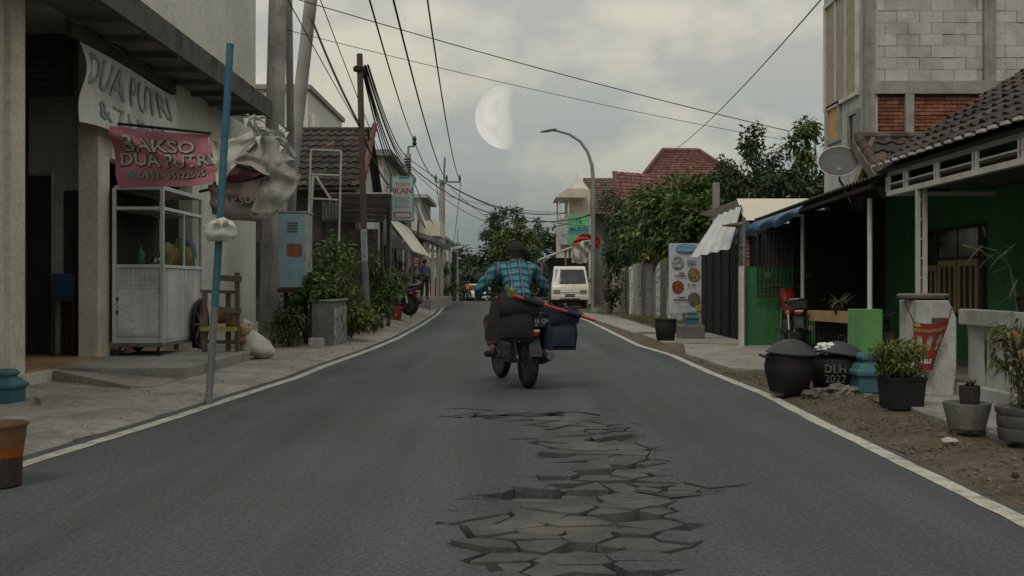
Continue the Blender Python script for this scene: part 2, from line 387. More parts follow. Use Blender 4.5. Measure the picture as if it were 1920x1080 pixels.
chrome = mat('chrome', (.5, .5, .5), rough=.25, metal=1.0, bump=0)
red_m = mat('red_paint', (.32, .03, .028), rough=.5, var=.15, scale=5)
ink_black = mat('ink_black', (.03, .035, .035), rough=.8, bump=0, fine=0)
ink_white = mat('ink_white', (.50, .50, .46), rough=.8, bump=0, var=.2, scale=12, dirt=(.2, .2, .19), damt=.35, dscale=12)
chalk = mat('faded_paint', (.27, .27, .255), rough=.9, bump=0, var=.3, scale=14, dirt=(.03, .03, .03), damt=.55, dscale=22)
ink_red = mat('ink_red', (.40, .05, .06), rough=.8, bump=0, fine=0)
ink_blue = mat('ink_blue', (.05, .09, .35), rough=.8, bump=0, fine=0)
leaf_dark = leafmat('leaf_dark', (.022, .04, .02), (.06, .10, .04), (.11, .12, .03))
leaf_mid = leafmat('leaf_mid', (.042, .08, .028), (.125, .205, .058), (.30, .24, .04))
leaf_yel = leafmat('leaf_yellowish', (.065, .095, .022), (.18, .20, .05), (.34, .25, .05))
leaf_olive = leafmat('leaf_olive', (.06, .075, .03), (.16, .165, .06), (.22, .12, .04))
leaf_far = leafmat('leaf_far', (.03, .05, .03), (.07, .105, .05))
leaf_far_y = leafmat('leaf_far_yellow', (.07, .095, .03), (.14, .17, .045))
grass_m = leafmat('grass', (.05, .065, .018), (.12, .14, .04), (.2, .17, .08))

# ------------------------------------------------------------------ ground, road, verges
LEFT_PX = [(-1100, 1240), (-150, 936), (30, 875), (300, 792), (433, 748), (560, 707), (600, 690), (694, 656), (747, 634), (792, 609), (820, 590), (843.4, 562)]
def edge_left(y):
    return interp(LE, y)
def interp(T, y):
    if y <= T[0][0]: return T[0][1]
    for (a, b), (c, d) in zip(T, T[1:]):
        if y <= c: return b + (d - b) * (y - a) / (c - a)
    (a, b), (c, d) = T[-2], T[-1]
    return d + (d - b) / (c - a) * (y - c)
LE = [(-8, -3.25), (2.5, -3.14)] + [(GD(py), XA(px, GD(py))) for px, py in LEFT_PX[1:]]
RIGHT_PX = [(1840, 940), (1636, 840), (1532, 790), (1436, 740), (1337, 701), (1259, 666), (1196, 647.5), (1149, 624), (1101, 601)]
RE = [(-8, 2.30), (2.5, 2.33)] + [(GD(py), XA(px, GD(py))) for px, py in RIGHT_PX] + [(45, 1.75), (60, .95), (76, .35)]
RE = [RE[0], RE[1]] + sorted(RE[2:])
LE += [(100, -6.9), (130, -10.5)]; RE += [(100, -2.0), (130, -5.6)]
def edge_right(y): return interp(RE, y)
def gz(y):
    return 0.0 if y < 66 else -0.0011 * (min(y, 140) - 66) ** 2 - (max(0, y - 140) * .02)
g = MB()
gy = [-60, -8, 0, 20, 40, 60, 66, 72, 78, 84, 92, 100, 112, 126, 140, 200, 400, 900, 3000]
gx = [-2500, -400, -80, -20, 0, 20, 80, 400, 2500]
for y in gy:
    for x in gx: g.v.append((x, y, gz(y) - .12))
for j in range(len(gy) - 1):
    for i in range(len(gx) - 1):
        w = len(gx); g.f.append((j * w + i, j * w + i + 1, (j + 1) * w + i + 1, (j + 1) * w + i))
g.build('ground', terrain_m, kind='structure', local=True)

# fissure outline on the road (metres), from the broken strip in front of the motorbike
HOLE_PX = [(1010, 770), (1110, 772), (1180, 786), (1192, 806), (1222, 826), (1262, 850), (1268, 880), (1282, 905), (1330, 918), (1392, 908), (1330, 935), (1330, 985), (1300, 1060), (1220, 1110), (1000, 1110), (860, 1060), (815, 985), (842, 940), (928, 915), (1000, 905), (1010, 880), (1020, 862), (1000, 856), (1024, 838), (960, 824), (1030, 812), (1000, 796), (940, 790), (840, 782), (822, 776), (900, 772)]
HOLE = [Vector((XA(px, GD(py)), GD(py))) for px, py in HOLE_PX]
def build_road():
    Y0, Y1 = -8.0, 13.0
    ys = [Y0, 0, 2.5] + [y for y, _ in LE if 2.6 < y < Y1] + [Y1]
    yr = [Y0, 0, 2.5] + [y for y, _ in RE if 2.6 < y < Y1] + [Y1]
    outer = [Vector((edge_left(y) - .32, y)) for y in ys] + [Vector((edge_right(y) + .16, y)) for y in reversed(yr)]
    bm = bmesh.new(); es = []
    for loop in (outer, HOLE):
        vs = [bm.verts.new((p.x, p.y, 0)) for p in loop]
        es += [bm.edges.new((a, b)) for a, b in zip(vs, vs[1:] + vs[:1])]
    bmesh.ops.triangle_fill(bm, edges=es, use_beauty=True, use_dissolve=False)
    # drop any faces inside the hole
    def inside(p):
        c = False; n = len(HOLE)
        for i in range(n):
            a, b = HOLE[i], HOLE[i - 1]
            if (a.y > p.y) != (b.y > p.y) and p.x < (b.x - a.x) * (p.y - a.y) / (b.y - a.y) + a.x: c = not c
        return c
    bad = [f for f in bm.faces if inside(f.calc_center_median())]
    bmesh.ops.delete(bm, geom=bad, context='FACES_ONLY')
    for f in bm.faces:
        if f.normal.z < 0: f.normal_flip()
    # kerb of the hole: walls going down
    bnd = [e for e in bm.edges if len(e.link_faces) == 1 and all(min((v.co.xy - h).length for h in HOLE) < 1e-5 for v in e.verts)]
    r = bmesh.ops.extrude_edge_only(bm, edges=bnd)
    for v in [x for x in r['geom'] if isinstance(x, bmesh.types.BMVert)]: v.co.z = -.16
    # far stretch
    yy = [13.0, 14, 16, 18, 20, 23, 26, 29, 32, 36, 40, 45, 50, 55, 60, 66, 70, 74, 78, 82, 88, 95, 103, 115, 130]
    rows = [[bm.verts.new((edge_left(y) - .32 + (edge_right(y) - edge_left(y) + .48) * t, y, gz(y))) for t in (0, .33, .66, 1)] for y in yy]
    for a, b in zip(rows, rows[1:]):
        for i in range(3): bm.faces.new((a[i], a[i + 1], b[i + 1], b[i]))
    me = bpy.data.meshes.new('road'); bm.to_mesh(me); bm.free(); me.materials.append(asphalt)
    o = bpy.data.objects.new('road', me); COL.objects.link(o); ORG['road'] = Vector((0, 0, 0)); o['kind'] = 'structure'
    return o
road = build_road()
def clip(poly, a, n):           # keep the side where (p-a).n <= 0
    out = []
    for i in range(len(poly)):
        p, q = poly[i], poly[(i + 1) % len(poly)]
        dp, dq = (p - a).dot(n), (q - a).dot(n)
        if dp <= 0: out.append(p)
        if (dp < 0 < dq) or (dq < 0 < dp): out.append(p + (q - p) * (dp / (dp - dq)))
    return out
def seg_dist(p, a, b):
    d = b - a; t = max(0, min(1, (p - a).dot(d) / max(d.length_squared, 1e-9))); return (p - a - d * t).length
def area(p): return .5 * sum(p[i - 1].x * p[i].y - p[i].x * p[i - 1].y for i in range(len(p)))
def build_cracks():
    pit = MB(); xs = [p.x for p in HOLE]; ys = [p.y for p in HOLE]
    pit.box(min(xs) - .05, max(xs) + .05, min(ys) - .1, max(ys) + .1, -.22, -.15)
    pit.build('pit_floor', pit_soil, road, kind='stuff')
    r = random.Random(21); sites = []
    x0, x1, y0, y1 = min(xs), max(xs), min(ys), max(ys); tries = 0
    while len(sites) < 240 and tries < 9000:
        tries += 1
        p = Vector((r.uniform(x0, x1), r.uniform(y0, y1)))
        mind = .075 + .10 * r.random()
        if all(math.hypot((p.x - q.x) * .78, (p.y - q.y) * 1.1) > mind for q in sites): sites.append(p)
    for i, s_ in enumerate(sites):
        poly = [Vector((p.x, p.y)) for p in HOLE]
        if area(poly) < 0: poly.reverse()
        for j, q in enumerate(sites):
            if j == i: continue
            dlt = Vector(((q.x - s_.x) * .78 ** 2, (q.y - s_.y) * 1.1 ** 2))
            mid = (s_ + q) / 2
            poly = clip(poly, mid, dlt)
            if len(poly) < 3: break
        if len(poly) < 3 or abs(area(poly)) < .0012: continue
        c = sum(poly, Vector((0, 0))) / len(poly)
        gx = r.choice((0, .004, .010, .022)); glo = r.choice((.004, .012, .03, .05, .07)) * r.random(); ghi = r.choice((0, .006, .02)); q2 = []; rim = []
        for p in poly:
            on = min(seg_dist(p, HOLE[k - 1], HOLE[k]) for k in range(len(HOLE))) < .012
            rim.append(on)
            if on: q2.append(p.copy()); continue
            dd = p - c; q2.append(Vector((p.x - math.copysign(min(gx, abs(dd.x) * .5), dd.x) + r.uniform(-.012, .012), p.y - (min(ghi, dd.y * .5) if dd.y > 0 else max(-glo, dd.y * .6)) + r.uniform(-.005, .005))))
        ta = r.gauss(0, .02); tb = r.gauss(.0, .035); dz = -abs(r.gauss(0, .007)) - .002
        if r.random() < .16: dz -= r.uniform(.02, .05); tb += r.uniform(-.1, .06)
        th = .09; top = []; bot = []
        for p, on in zip(q2, rim):
            z = -.0005 if on else dz + ta * (p.x - c.x) + tb * (p.y - c.y) + r.uniform(-.002, .002)
            top.append(Vector((p.x, p.y, z))); bot.append(Vector((p.x, p.y, z - th)))
        n = len(top); m_ = MB()
        m_.add(top + bot, [tuple(range(n)), tuple(range(n, 2 * n))[::-1]] + [(i_, n + i_, n + (i_ + 1) % n, (i_ + 1) % n) for i_ in range(n)])
        m_.build('asphalt_slab', asphalt if any(rim) else asphalt_broken, road)
build_cracks()
# fine cracks off the broken strip: flat wedges above the asphalt, shaded depth painted dark
def crack(pts, w):
    m_ = MB(); n = len(pts); vs = []; fs = []
    for i, (px, py) in enumerate(pts):
        d = GD(py); t = i / (n - 1); ww = w * (1 - t) + .003
        vs += [(XA(px, d), d - ww / 2, .0035), (XA(px, d), d + ww / 2, .0035)]
        if i: fs.append((2 * i - 2, 2 * i, 2 * i + 1, 2 * i - 1))
    m_.add(vs, fs); m_.build('crack', pit_soil, road)
for pts, w in (([(1282, 905), (1330, 916), (1392, 910), (1406, 907)], .045), ([(1190, 918), (1260, 930), (1358, 920)], .05), ([(900, 774), (850, 781), (812, 781)], .09), ([(925, 770), (860, 766), (824, 767)], .05),
               ([(1180, 815), (1238, 815)], .02), ([(1225, 845), (1275, 842)], .018), ([(1150, 770), (1122, 768), (1060, 766)], .02), ([(1010, 822), (960, 824), (948, 824)], .025), ([(1020, 895), (958, 893)], .015), ([(1180, 792), (1215, 800)], .025), ([(985, 780), (950, 777), (905, 781), (870, 780)], .07), ([(1060, 772), (1000, 777), (960, 782)], .07), ([(1125, 778), (1080, 772), (1040, 775)], .06), ([(1030, 800), (990, 797), (962, 800)], .04), ([(1250, 868), (1200, 874), (1150, 872)], .03)):
    crack(pts, w)
# painted edge lines
def edge_line(name, fn, sgn, lab):
    m_ = MB(); r = random.Random(3 + int(sgn)); y = -8.0; rows = []
    while y < 100:
        st = .22 if y < 20 else (.6 if y < 45 else 2.0)
        w = .112 + (.022 * nz(y * 4.1, sgn) + .012 * nz(y * 13, 2 * sgn) if y < 30 else 0); x = fn(y) + .014 * nz(y * 2.2, 5 + sgn)
        rows.append((x - w / 2, x + w / 2, y, gz(y) + .004)); y += st
    for a, b, yy, z in rows: m_.v += [(a, yy, z), (b, yy, z)]
    for i in range(len(rows) - 1): m_.f.append((2 * i, 2 * i + 1, 2 * i + 3, 2 * i + 2))
    return m_.build(name, linepaint, kind='structure', local=True)
edge_line('road_marking', edge_left, -1, ''); edge_line('road_marking', edge_right, 1, '')
# left pavement: worn concrete, uneven, rising a little away from the road
def pave_z(x, y):
    t = max(0, min(1, (edge_left(y) - .12 - x) / .5))
    s0 = max(0, min(1, (edge_left(y) - .13 - x) / .12)); z = -.014 + .032 * s0 + .035 * t * t * (3 - 2 * t)
    far = max(0, min(1, (y - 21) / 6)); t2 = max(0, min(1, (edge_left(y) - .3 - x) / 1.0))
    z += far * .22 * t2
    z += (.008 * nz(x * 2.2, y * 1.3, 3) + (.004 * nz(x * 4, y * 4, 1) if y < 18 else 0)) * t
    return z + gz(y)
def verge_strip(name, fn, sgn, width, zf, m_, y0=-8, y1=110):
    mb = MB(); ys = []; y = y0
    while y < y1: ys.append(y); y += .12 if 3 < y < 20 else (.3 if y < 45 else 1.2)
    ts = [k * .085 / width for k in range(int(2.9 / .085))] + [3.0 / width, .42, .6, .8, 1.0]
    for y in ys:
        e = fn(y) + sgn * ((.10 if sgn > 0 else .17) + (.035 * nz(y * 1.6, 9 * sgn) + .02 * nz(y * 7, 2)) * max(0, min(1, (22 - y) / 4)))
        for t in ts:
            x = e + sgn * width * t; mb.v.append((x, y, zf(x, y)))
    w = len(ts)
    for j in range(len(ys) - 1):
        for i in range(w - 1):
            q = (j * w + i, j * w + i + 1, (j + 1) * w + i + 1, (j + 1) * w + i)
            mb.f.append(q if sgn > 0 else q[::-1])
    return mb.build(name, m_, kind='structure', smooth=True, local=True)
verge_strip('pavement', edge_left, -1, 9.0, pave_z, concrete_pave)
def verge_z(x, y):
    t = max(0, min(1, (x - edge_right(y) - .12) / .4))
    s0 = max(0, min(1, (x - edge_right(y) - .05) / .10)); return -.016 + .03 * s0 + .035 * t + t * (.02 * nz(x * 1.7, y * 1.4, 2) + .014 * nz(x * 6, y * 5, 4)) + gz(y)
verge_strip('verge', edge_right, 1, 12.0, verge_z, dirt_m)
# concrete aprons let into the right verge
def slab(name, pts, z0, z1, m_, bev=.01):
    mb = MB(); mb.prism([(x, y, z0) for x, y in pts], (0, 0, z1 - z0)); return mb.build(name, m_, kind='structure', bevel=bev)
slab('apron', [(2.72, 12.4), (4.7, 11.6), (6.0, 11.8), (6.0, 17.2), (3.0, 17.4), (2.62, 15.0)], -.05, .075, concrete_pave)
slab('apron', [(2.75, 18.0), (4.3, 17.6), (4.3, 21.5), (2.75, 21.0)], -.05, .07, concrete_pave)
slab('apron', [(2.66, 22.0), (3.4, 22.0), (3.5, 34.0), (2.7, 38.0), (2.45, 33.0)], -.05, .07, concrete_pave)
slab('apron', [(3.35, 5.0), (4.6, 5.0), (4.6, 9.6), (3.55, 9.6), (3.28, 8.0)], -.05, .085, concrete_pave)
# ------------------------------------------------------------------ generic builders
def tile_mesh(name, w, h, m):
    """one pantile: S-curved across, open lip at the lower end; x across, y up the slope, z out"""
    mb = MB(); n = 6; vs = []; 
    prof = [(-.5, .10), (-.34, .02), (-.12, -.02), (.08, .06), (.25, .19), (.40, .19), (.56, .07)]
    for yy, zz in ((0.0, .035), (h * 1.12, 0.0)):
        for px, pz in prof: vs.append((px * w, yy, pz * w * .8 + zz))
    k = len(prof)
    for px, pz in prof: vs.append((px * w, 0.0, pz * w * .8 + .035 - .022))
    fs = [(i, i + 1, k + i + 1, k + i) for i in range(k - 1)] + [(2 * k + i, 2 * k + i + 1, i + 1, i) for i in range(k - 1)]
    mb.add(vs, fs)
    me = bpy.data.meshes.new(name); me.from_pydata(mb.v, [], mb.f); me.materials.append(m)
    for p in me.polygons: p.use_smooth = True
    me.set_sharp_from_angle(angle=R(50))
    return me
def tiled_slope(parent, o, ux, vy, nu, nv, w, h, m, seed=1, skip=None, mats=None):
    """o: lower-left corner, ux: along the eave, vy: up the slope (world coords)"""
    r = random.Random(seed); ux = Vector(ux).normalized(); vy = Vector(vy).normalized(); n = ux.cross(vy)
    org = ORG[parent.name]; mes = [tile_mesh('roof_tile', w, h, mm) for mm in (mats or [m])]
    for j in range(nv):
        for i in range(nu):
            if skip and skip(i, j): continue
            p = Vector(o) - org + ux * (w * (i + .5)) + vy * (h * j + r.uniform(-.012, .012)) + n * (.012 + r.uniform(-.004, .006))
            x2 = (ux + vy * r.gauss(0, .025)).normalized(); y2 = (vy - x2 * vy.dot(x2)).normalized()
            inst(r.choice(mes), 'roof_tile', parent, frame(p, x2, y2, x2.cross(y2)))
def corrugated(a, b, c, d, n=16, amp=.018, rows=3, thick=.003, across='u'):
    """a-b lower edge, d-c upper edge, waves run along u"""
    a, b, c, d = map(Vector, (a, b, c, d)); nr = (b - a).cross(d - a).normalized()
    def fn(u, v):
        p = (a * (1 - u) + b * u) * (1 - v) + (d * (1 - u) + c * u) * v
        t = u if across == 'u' else v
        return p + nr * amp * math.sin(t * n * 2 * math.pi)
    mb = MB()
    return mb.grid(fn, n * 6 if across == 'u' else rows, rows if across == 'u' else n * 6, thick)
def foliage(mb, c, rad, n, L_, w, clumps=14, seed=1, spread=.42, fold=.2, droop=.35, flat=0.0, hollow=.35):
    r = random.Random(seed); c = Vector(c); cs = []
    for _ in range(clumps):
        while True:
            p = Vector((r.uniform(-1, 1), r.uniform(-1, 1), r.uniform(-1, 1)))
            if hollow < p.length < 1: break
        cs.append((Vector((p.x * rad[0], p.y * rad[1], p.z * rad[2])), r.uniform(.6, 1.25)))
    for _ in range(n):
        q, s_ = r.choice(cs)
        g3 = Vector((r.gauss(0, 1), r.gauss(0, 1), r.gauss(0, .8)))
        if g3.length > 1.8: g3 *= 1.8 / g3.length * r.random()
        g3 *= spread * s_
        p = c + q + Vector((g3.x * rad[0] * .6, g3.y * rad[1] * .6, g3.z * rad[2] * .6))
        d = (q * .6 + g3 + Vector((r.uniform(-1, 1), r.uniform(-1, 1), r.uniform(-.9, .5))))
        d.z -= flat
        if d.length < .01: d = Vector((0, 0, 1))
        k = r.uniform(.65, 1.3)
        mb.leaf(p, d, L_ * k, w * k, up=(r.uniform(-.7, .7), r.uniform(-.7, .7), 1), fold=fold, droop=droop)
    return mb
def tree(name, base, height, c, rad, n, L_, w, m, lab, group=None, trunk_r=.12, clumps=16, seed=1, bk=None, cat='tree', limbs=7, **kw):
    base = Vector(base); c = Vector(c); t = thing(name, base, lab, cat, group)
    r = random.Random(seed + 100); mb = MB()
    topp = Vector((c.x, c.y, c.z + rad[2] * .35))
    def path(a, b, k=5, wob=.06):
        return [a.lerp(b, i / k) + Vector((r.gauss(0, wob), r.gauss(0, wob), 0)) * (0 if i == 0 else 1) for i in range(k + 1)]
    pts = path(base - Vector((0, 0, .1)), topp, 6, trunk_r * .6)
    mb.tube(pts, [trunk_r * (1.25 - 1.0 * i / 6) for i in range(7)], 8)
    for i in range(limbs):
        a = pts[2 + i % 4]; an = r.uniform(0, 6.28)
        e = c + Vector((math.cos(an) * rad[0] * .75, math.sin(an) * rad[1] * .75, r.uniform(-.5, .7) * rad[2]))
        q = path(a, e, 4, .08); mb.tube(q, [trunk_r * .5 * (1.1 - i_ / 4.4) for i_ in range(5)], 6)
    mb.build('trunk', bk or bark, t, smooth=True)
    foliage(MB_ := MB(), c, rad, n, L_, w, clumps, seed, **kw); MB_.build('crown', m, t)
    return t
def shrub(name, base, h, rad, n, L_, w, m, lab, group=None, seed=1, cat='shrub', clumps=9, stems=5, **kw):
    base = Vector(base); t = thing(name, base, lab, cat, group); r = random.Random(seed)
    mb = MB()
    for i in range(stems):
        e = base + Vector((r.gauss(0, rad * .5), r.gauss(0, rad * .5), h * r.uniform(.5, .9)))
        mb.tube([base, base.lerp(e, .5) + Vector((r.gauss(0, .02), r.gauss(0, .02), 0)), e], [.012, .009, .004], 5)
    mb.build('stem', bark, t)
    foliage(f := MB(), base + Vector((0, 0, h * .58)), (rad, rad, h * .5), n, L_, w, clumps, seed, hollow=.1, **kw); f.build('foliage', m, t)
    return t
def strap_plant(mb, base, n, L_, w, seed=1, droop=.6, lean=.8, zmin=.5):
    r = random.Random(seed)
    for _ in range(n):
        a = r.uniform(0, 6.28); d = Vector((math.cos(a) * lean, math.sin(a) * lean, r.uniform(zmin, 1.3)))
        mb.blade(Vector(base) + Vector((r.gauss(0, .02), r.gauss(0, .02), 0)), d, L_ * r.uniform(.6, 1.15), w, droop * r.uniform(.5, 1.3))
    return mb
def tuft(mb, p, n, h, r):
    for _ in range(n):
        a = r.uniform(0, 6.28); mb.blade(Vector(p) + Vector((r.gauss(0, .05), r.gauss(0, .05), 0)), (math.cos(a) * .7, math.sin(a) * .7, r.uniform(.5, 1.4)), h * r.uniform(.5, 1.3), .009, .5, 3)

# ================================================================== LEFT: shop house
S = thing('shop_house', (-6.5, 14, 0), 'white two storey shop house with open fronts behind the food cart', 'building')
b = MB()
b.box(-5.62, -5.2, 3.0, 10.2, 0, 4.2)                       # nearer wall (mostly out of frame)
b.build('wall', plaster_white, S)
b = MB(); b.box(-5.50, -5.13, 10.2, 10.5, 0.0, 4.22); b.build('pillar', plaster_beige, S, bevel=.012)
b = MB(); b.box(-5.49, -5.23, 12.6, 12.95, 0.0, 4.22); b.build('pillar', plaster_beige, S, bevel=.012)
b = MB(); b.box(-5.42, -5.2, 16.2, 20.2, 0, 4.23); b.build('wall', plaster_white, S)
b = MB(); b.box(-5.42, -5.2, 12.95, 16.2, 2.75, 4.23); b.build('wall', plaster_white, S)
b = MB(); b.box(-5.415, -5.20, 2.0, 20.2, 4.46, 8.6); b.build('wall', plaster_white, S, label='rough unpainted upper wall')
b = MB(); b.box(-9.6, -5.2, 2.0, 20.2, 4.235, 4.455); b.build('floor_slab', concrete, S)
cb = MB(); cb.box(-5.195, -4.5, 2.0, 18.4, 4.24, 4.40); can = cb.build('canopy', concrete_dark, S)
cb = MB(); cb.box(-4.498, -4.43, 2.0, 18.4, 4.17, 4.50); cb.build('fascia', mossy, can)
for i in range(12):
    y = 8.0 + i * .9; cb = MB(); cb.box(-5.19, -4.52, y, y + .07, 4.16, 4.238); cb.build('rib', concrete_dark, can)
b = MB(); b.box(-9.5, -5.12, 10.5, 12.6, -.02, .2); b.box(-9.5, -5.5, 12.6, 16.2, -.02, .19); b.build('floor', tile_orange, S)
st = MB(); st.box(-5.118, -5.04, 10.35, 12.7, .0, .17); st.build('step', plaster_beige, S)
# inside: partition with doors, seen through the open bay
b = MB(); b.box(-9.5, -5.56, 13.2, 13.3, .19, 4.2); pw = b.build('partition', inner_grey, S)
def inr(x0, x1, z0, z1, y, m_, nm, dep=.05):
    q = MB(); q.box(x0, x1, y - dep, y, z0, z1); return q.build(nm, m_, S, bevel=.004)
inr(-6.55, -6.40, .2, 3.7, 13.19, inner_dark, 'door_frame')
inr(-6.385, -6.08, .2, 2.55, 13.19, door_brown, 'door')
inr(-6.075, -6.05, .2, 2.6, 13.18, white_paint, 'door_trim')
inr(-6.04, -5.92, .2, 2.45, 13.19, inner_grey, 'door')
inr(-5.915, -5.60, .2, 2.35, 13.185, inner_dark, 'door')
b = MB()
for i in range(7): b.box(-8.4, -5.52, 10.62 + i * .001, 10.70, 3.55 + i * .09, 3.62 + i * .09)
for i in range(8):
    q = MB(); q.box(-8.3, -5.54, 12.42, 12.58, 3.48 + i * .093, 3.562 + i * .093); q.build('shutter_slat', inner_dark, S)
b = MB(); b.box(-9.6, -9.5, 2.0, 20.2, 0, 8.6); b.box(-9.5, -5.42, 20.1, 20.2, 0, 8.6); b.build('wall', plaster_white, S)
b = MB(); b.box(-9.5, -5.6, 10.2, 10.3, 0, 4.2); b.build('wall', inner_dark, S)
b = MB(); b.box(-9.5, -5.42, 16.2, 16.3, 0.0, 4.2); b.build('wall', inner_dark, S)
# goods inside
q = thing('storage_crate', (-5.72, 12.9, .2), 'dark blue plastic crate inside the doorway behind the pillar', 'crate')
c_ = MB(); c_.box(-5.9, -5.6, 12.75, 13.05, .95, 1.25); c_.build('bin', mat('crate_blue', (.03, .06, .13), rough=.5), q, bevel=.02)
c_ = MB()
for x in (-5.88, -5.62):
    for y in (12.77, 13.03): c_.bar((x, y, .19), (x, y, .95), .035)
c_.box(-5.9, -5.6, 12.75, 13.05, .90, .948); c_.build('stand', wood_dark, q)

# ramp from the step to the pavement
mb = MB()
mb.add([(-5.03, 10.93, .165), (-3.86, 10.05, .085), (-3.66, 10.30, .060), (-3.70, 11.06, .062), (-5.03, 11.06, .165),
        (-5.03, 10.93, 0), (-3.86, 10.05, 0), (-3.66, 10.30, 0), (-3.70, 11.06, 0), (-5.03, 11.06, 0)],
       [(0, 1, 2, 3, 4), (5, 6, 1, 0), (6, 7, 2, 1), (7, 8, 3, 2)])
mb.build('ramp', concrete_pave, kind='structure')
# concrete platform under the cart
mb = MB(); mb.box(-5.2, -3.65, 11.07, 13.9, 0, .185); plat = mb.build('platform', concrete, label='low concrete platform carrying the food cart', cat='platform', bevel=.015)

q = MB(); q.box(-5.199, -5.12, 11.6, 15.2, 4.01, 4.17); q.build('gap_shade_strip', inner_dark, S)  # raised dark box, painted as the shade of a beam gap
# roller: white shop banner on the facade
def wb(u, v):
    d = 11.75 + 3.4 * u; top = 3.98 - .02 * u; bot = 3.02 + .06 * math.sin(u * 9) - .05 * u
    if u < .12: bot -= .10 * (1 - u / .12) * 0 ; 
    z = top + (bot - top) * v
    x = -5.10 + .05 * math.sin(u * 14 + v * 3) * v + .03 * math.sin(v * 7 + u * 5)
    d2 = d + .10 * max(0, .10 - u) / .10 * math.sin(v * 5) + .25 * max(0, .12 - u) * v
    return Vector((x, d2, z))
banner_white = mat('banner_white', (.62, .615, .56), rough=.75, var=.12, scale=3, dirt=(.30, .29, .26), damt=.3, bump=.1)
banner_grey = mat('banner_back', (.40, .39, .355), rough=.8, var=.18, scale=4, dirt=(.24, .22, .19), damt=.3, dscale=3, bump=.15)
B1 = thing('shop_banner', (-5.1, 13.4, 3.0), 'faded white vinyl banner with teal lettering along the shop facade', 'banner')
mb = MB(); mb.grid(lambda u, v: wb(u, 1 - v), 40, 14, .004); mb.build('sheet', banner_white, B1, smooth=True)
faded_teal = mat('faded_teal_ink', (.22, .31, .31), rough=.8, var=.35, scale=5, dirt=(.40, .40, .37), damt=.5, dscale=4, bump=0)
def on_wb(uc, vc, fx=.98):
    def f(p):
        u = uc + p.x / 3.4; v = vc - p.y / .95
        a = wb(u, v); e = .01
        n = (wb(u + e, v) - wb(u - e, v)).cross(wb(u, v - e) - wb(u, v + e)).normalized()
        if n.x < 0: n = -n
        return a + n * (.014 + p.z)
    return f
lettering('DUA PUTRI', .52, faded_teal, B1, (0, 0, 0), (1, 0, 0), (0, 0, 1), wrap=on_wb(.47, .30), sx=1.12, bold=.006)
lettering('& ZA PROD', .36, faded_teal, B1, (0, 0, 0), (1, 0, 0), (0, 0, 1), wrap=on_wb(.50, .76), sx=1.15, bold=.005)

# pink banner across, torn at its right end
pink = mat('banner_pink', (.58, .225, .285), rough=.6, var=.16, scale=3, dirt=(.58, .38, .38), damt=.25, dscale=4, bump=.1)
B2 = thing('pink_banner', (-4.1, 11.8, 2.3), 'torn pink food stall banner hanging between shop and blue pole', 'banner')
TLp, TRp, BLp, BRp = W(207, 236, 11.9), W(392, 252, 11.5), W(226, 355, 11.9), W(412, 338, 11.3)
def pb(u, v):
    p = (TLp * (1 - u) + TRp * u) * (1 - v) + (BLp * (1 - u) + BRp * u) * v
    fold = .07 * math.exp(-((v - (.12 + .62 * u)) / .10) ** 2) * (1 - .6 * u)
    p = p + Vector((0, -fold - .05 * math.sin(u * 7 + v * 2.5) * (.3 + v) - .03 * math.sin(v * 10 + u * 4), 0))
    p.z += .03 * math.sin(u * 6) * v - .02 * math.sin(u * 3.14)
    return p
mb = MB(); mb.grid(lambda u, v: pb(u, 1 - v), 60, 30, .003); mb.build('sheet', pink, B2, smooth=True)
pink_ink = mat('banner_ink_cream', (.50, .47, .40), rough=.7, bump=0, var=.15)
ink_out = mat('banner_ink_outline', (.06, .06, .05), rough=.7, bump=0)
def on_pb(uc, vc, off=.006, slope=0.0):
    def f(p):
        u = uc + p.x / 1.25; v = vc - p.y / .70 + slope * (u - uc)
        a = pb(u, v); e = .01
        n = (pb(u + e, v) - pb(u - e, v)).cross(pb(u, v - e) - pb(u, v + e)).normalized()
        if n.y > 0: n = -n
        return a + n * (off + p.z)
    return f
for txt, sz, uc, vc, sx in (('BAKSO', .245, .475, .28, 1.18), ('DUA PUTRI', .215, .53, .55, 1.08), ('0852', .115, .315, .80, 1.12), ('35122595', .115, .695, .80, 1.12)):
    lettering(txt, sz, ink_out, B2, (0, 0, 0), (1, 0, 0), (0, 0, 1), wrap=on_pb(uc + .004, vc + .006, .006), sx=sx, bold=.011 if sz > .15 else .004)
    lettering(txt, sz, pink_ink, B2, (0, 0, 0), (1, 0, 0), (0, 0, 1), wrap=on_pb(uc, vc, .012), sx=sx, bold=.0035 if sz > .15 else .001)
mb = MB(); cvs = [Vector((.04 * math.cos(a * .5236), .04 * math.sin(a * .5236), 0)) for a in range(12)]
fdisc = on_pb(.155, .80, .01); mb.add([fdisc(p) for p in cvs], [tuple(range(12))]); mb.build('phone_emblem', mat('emblem_teal', (.12, .35, .33), bump=0), B2)
mb = MB(); mb.tube([W(222, 232, 11.92), W(300, 240, 11.7), W(395, 250, 11.48)], .016, 8); mb.build('rod', black_iron, B2)
mb = MB(); mb.tube([W(375, 359, 11.8), W(440, 345, 11.3), W(502, 327, 10.9)], .017, 8); mb.build('rod', black_iron, B2)
mb = MB(); mb.tube([W(395, 309, 11.6), W(450, 312, 11.2), W(502, 327, 10.9)], .014, 8); mb.build('rod', black_iron, B2)
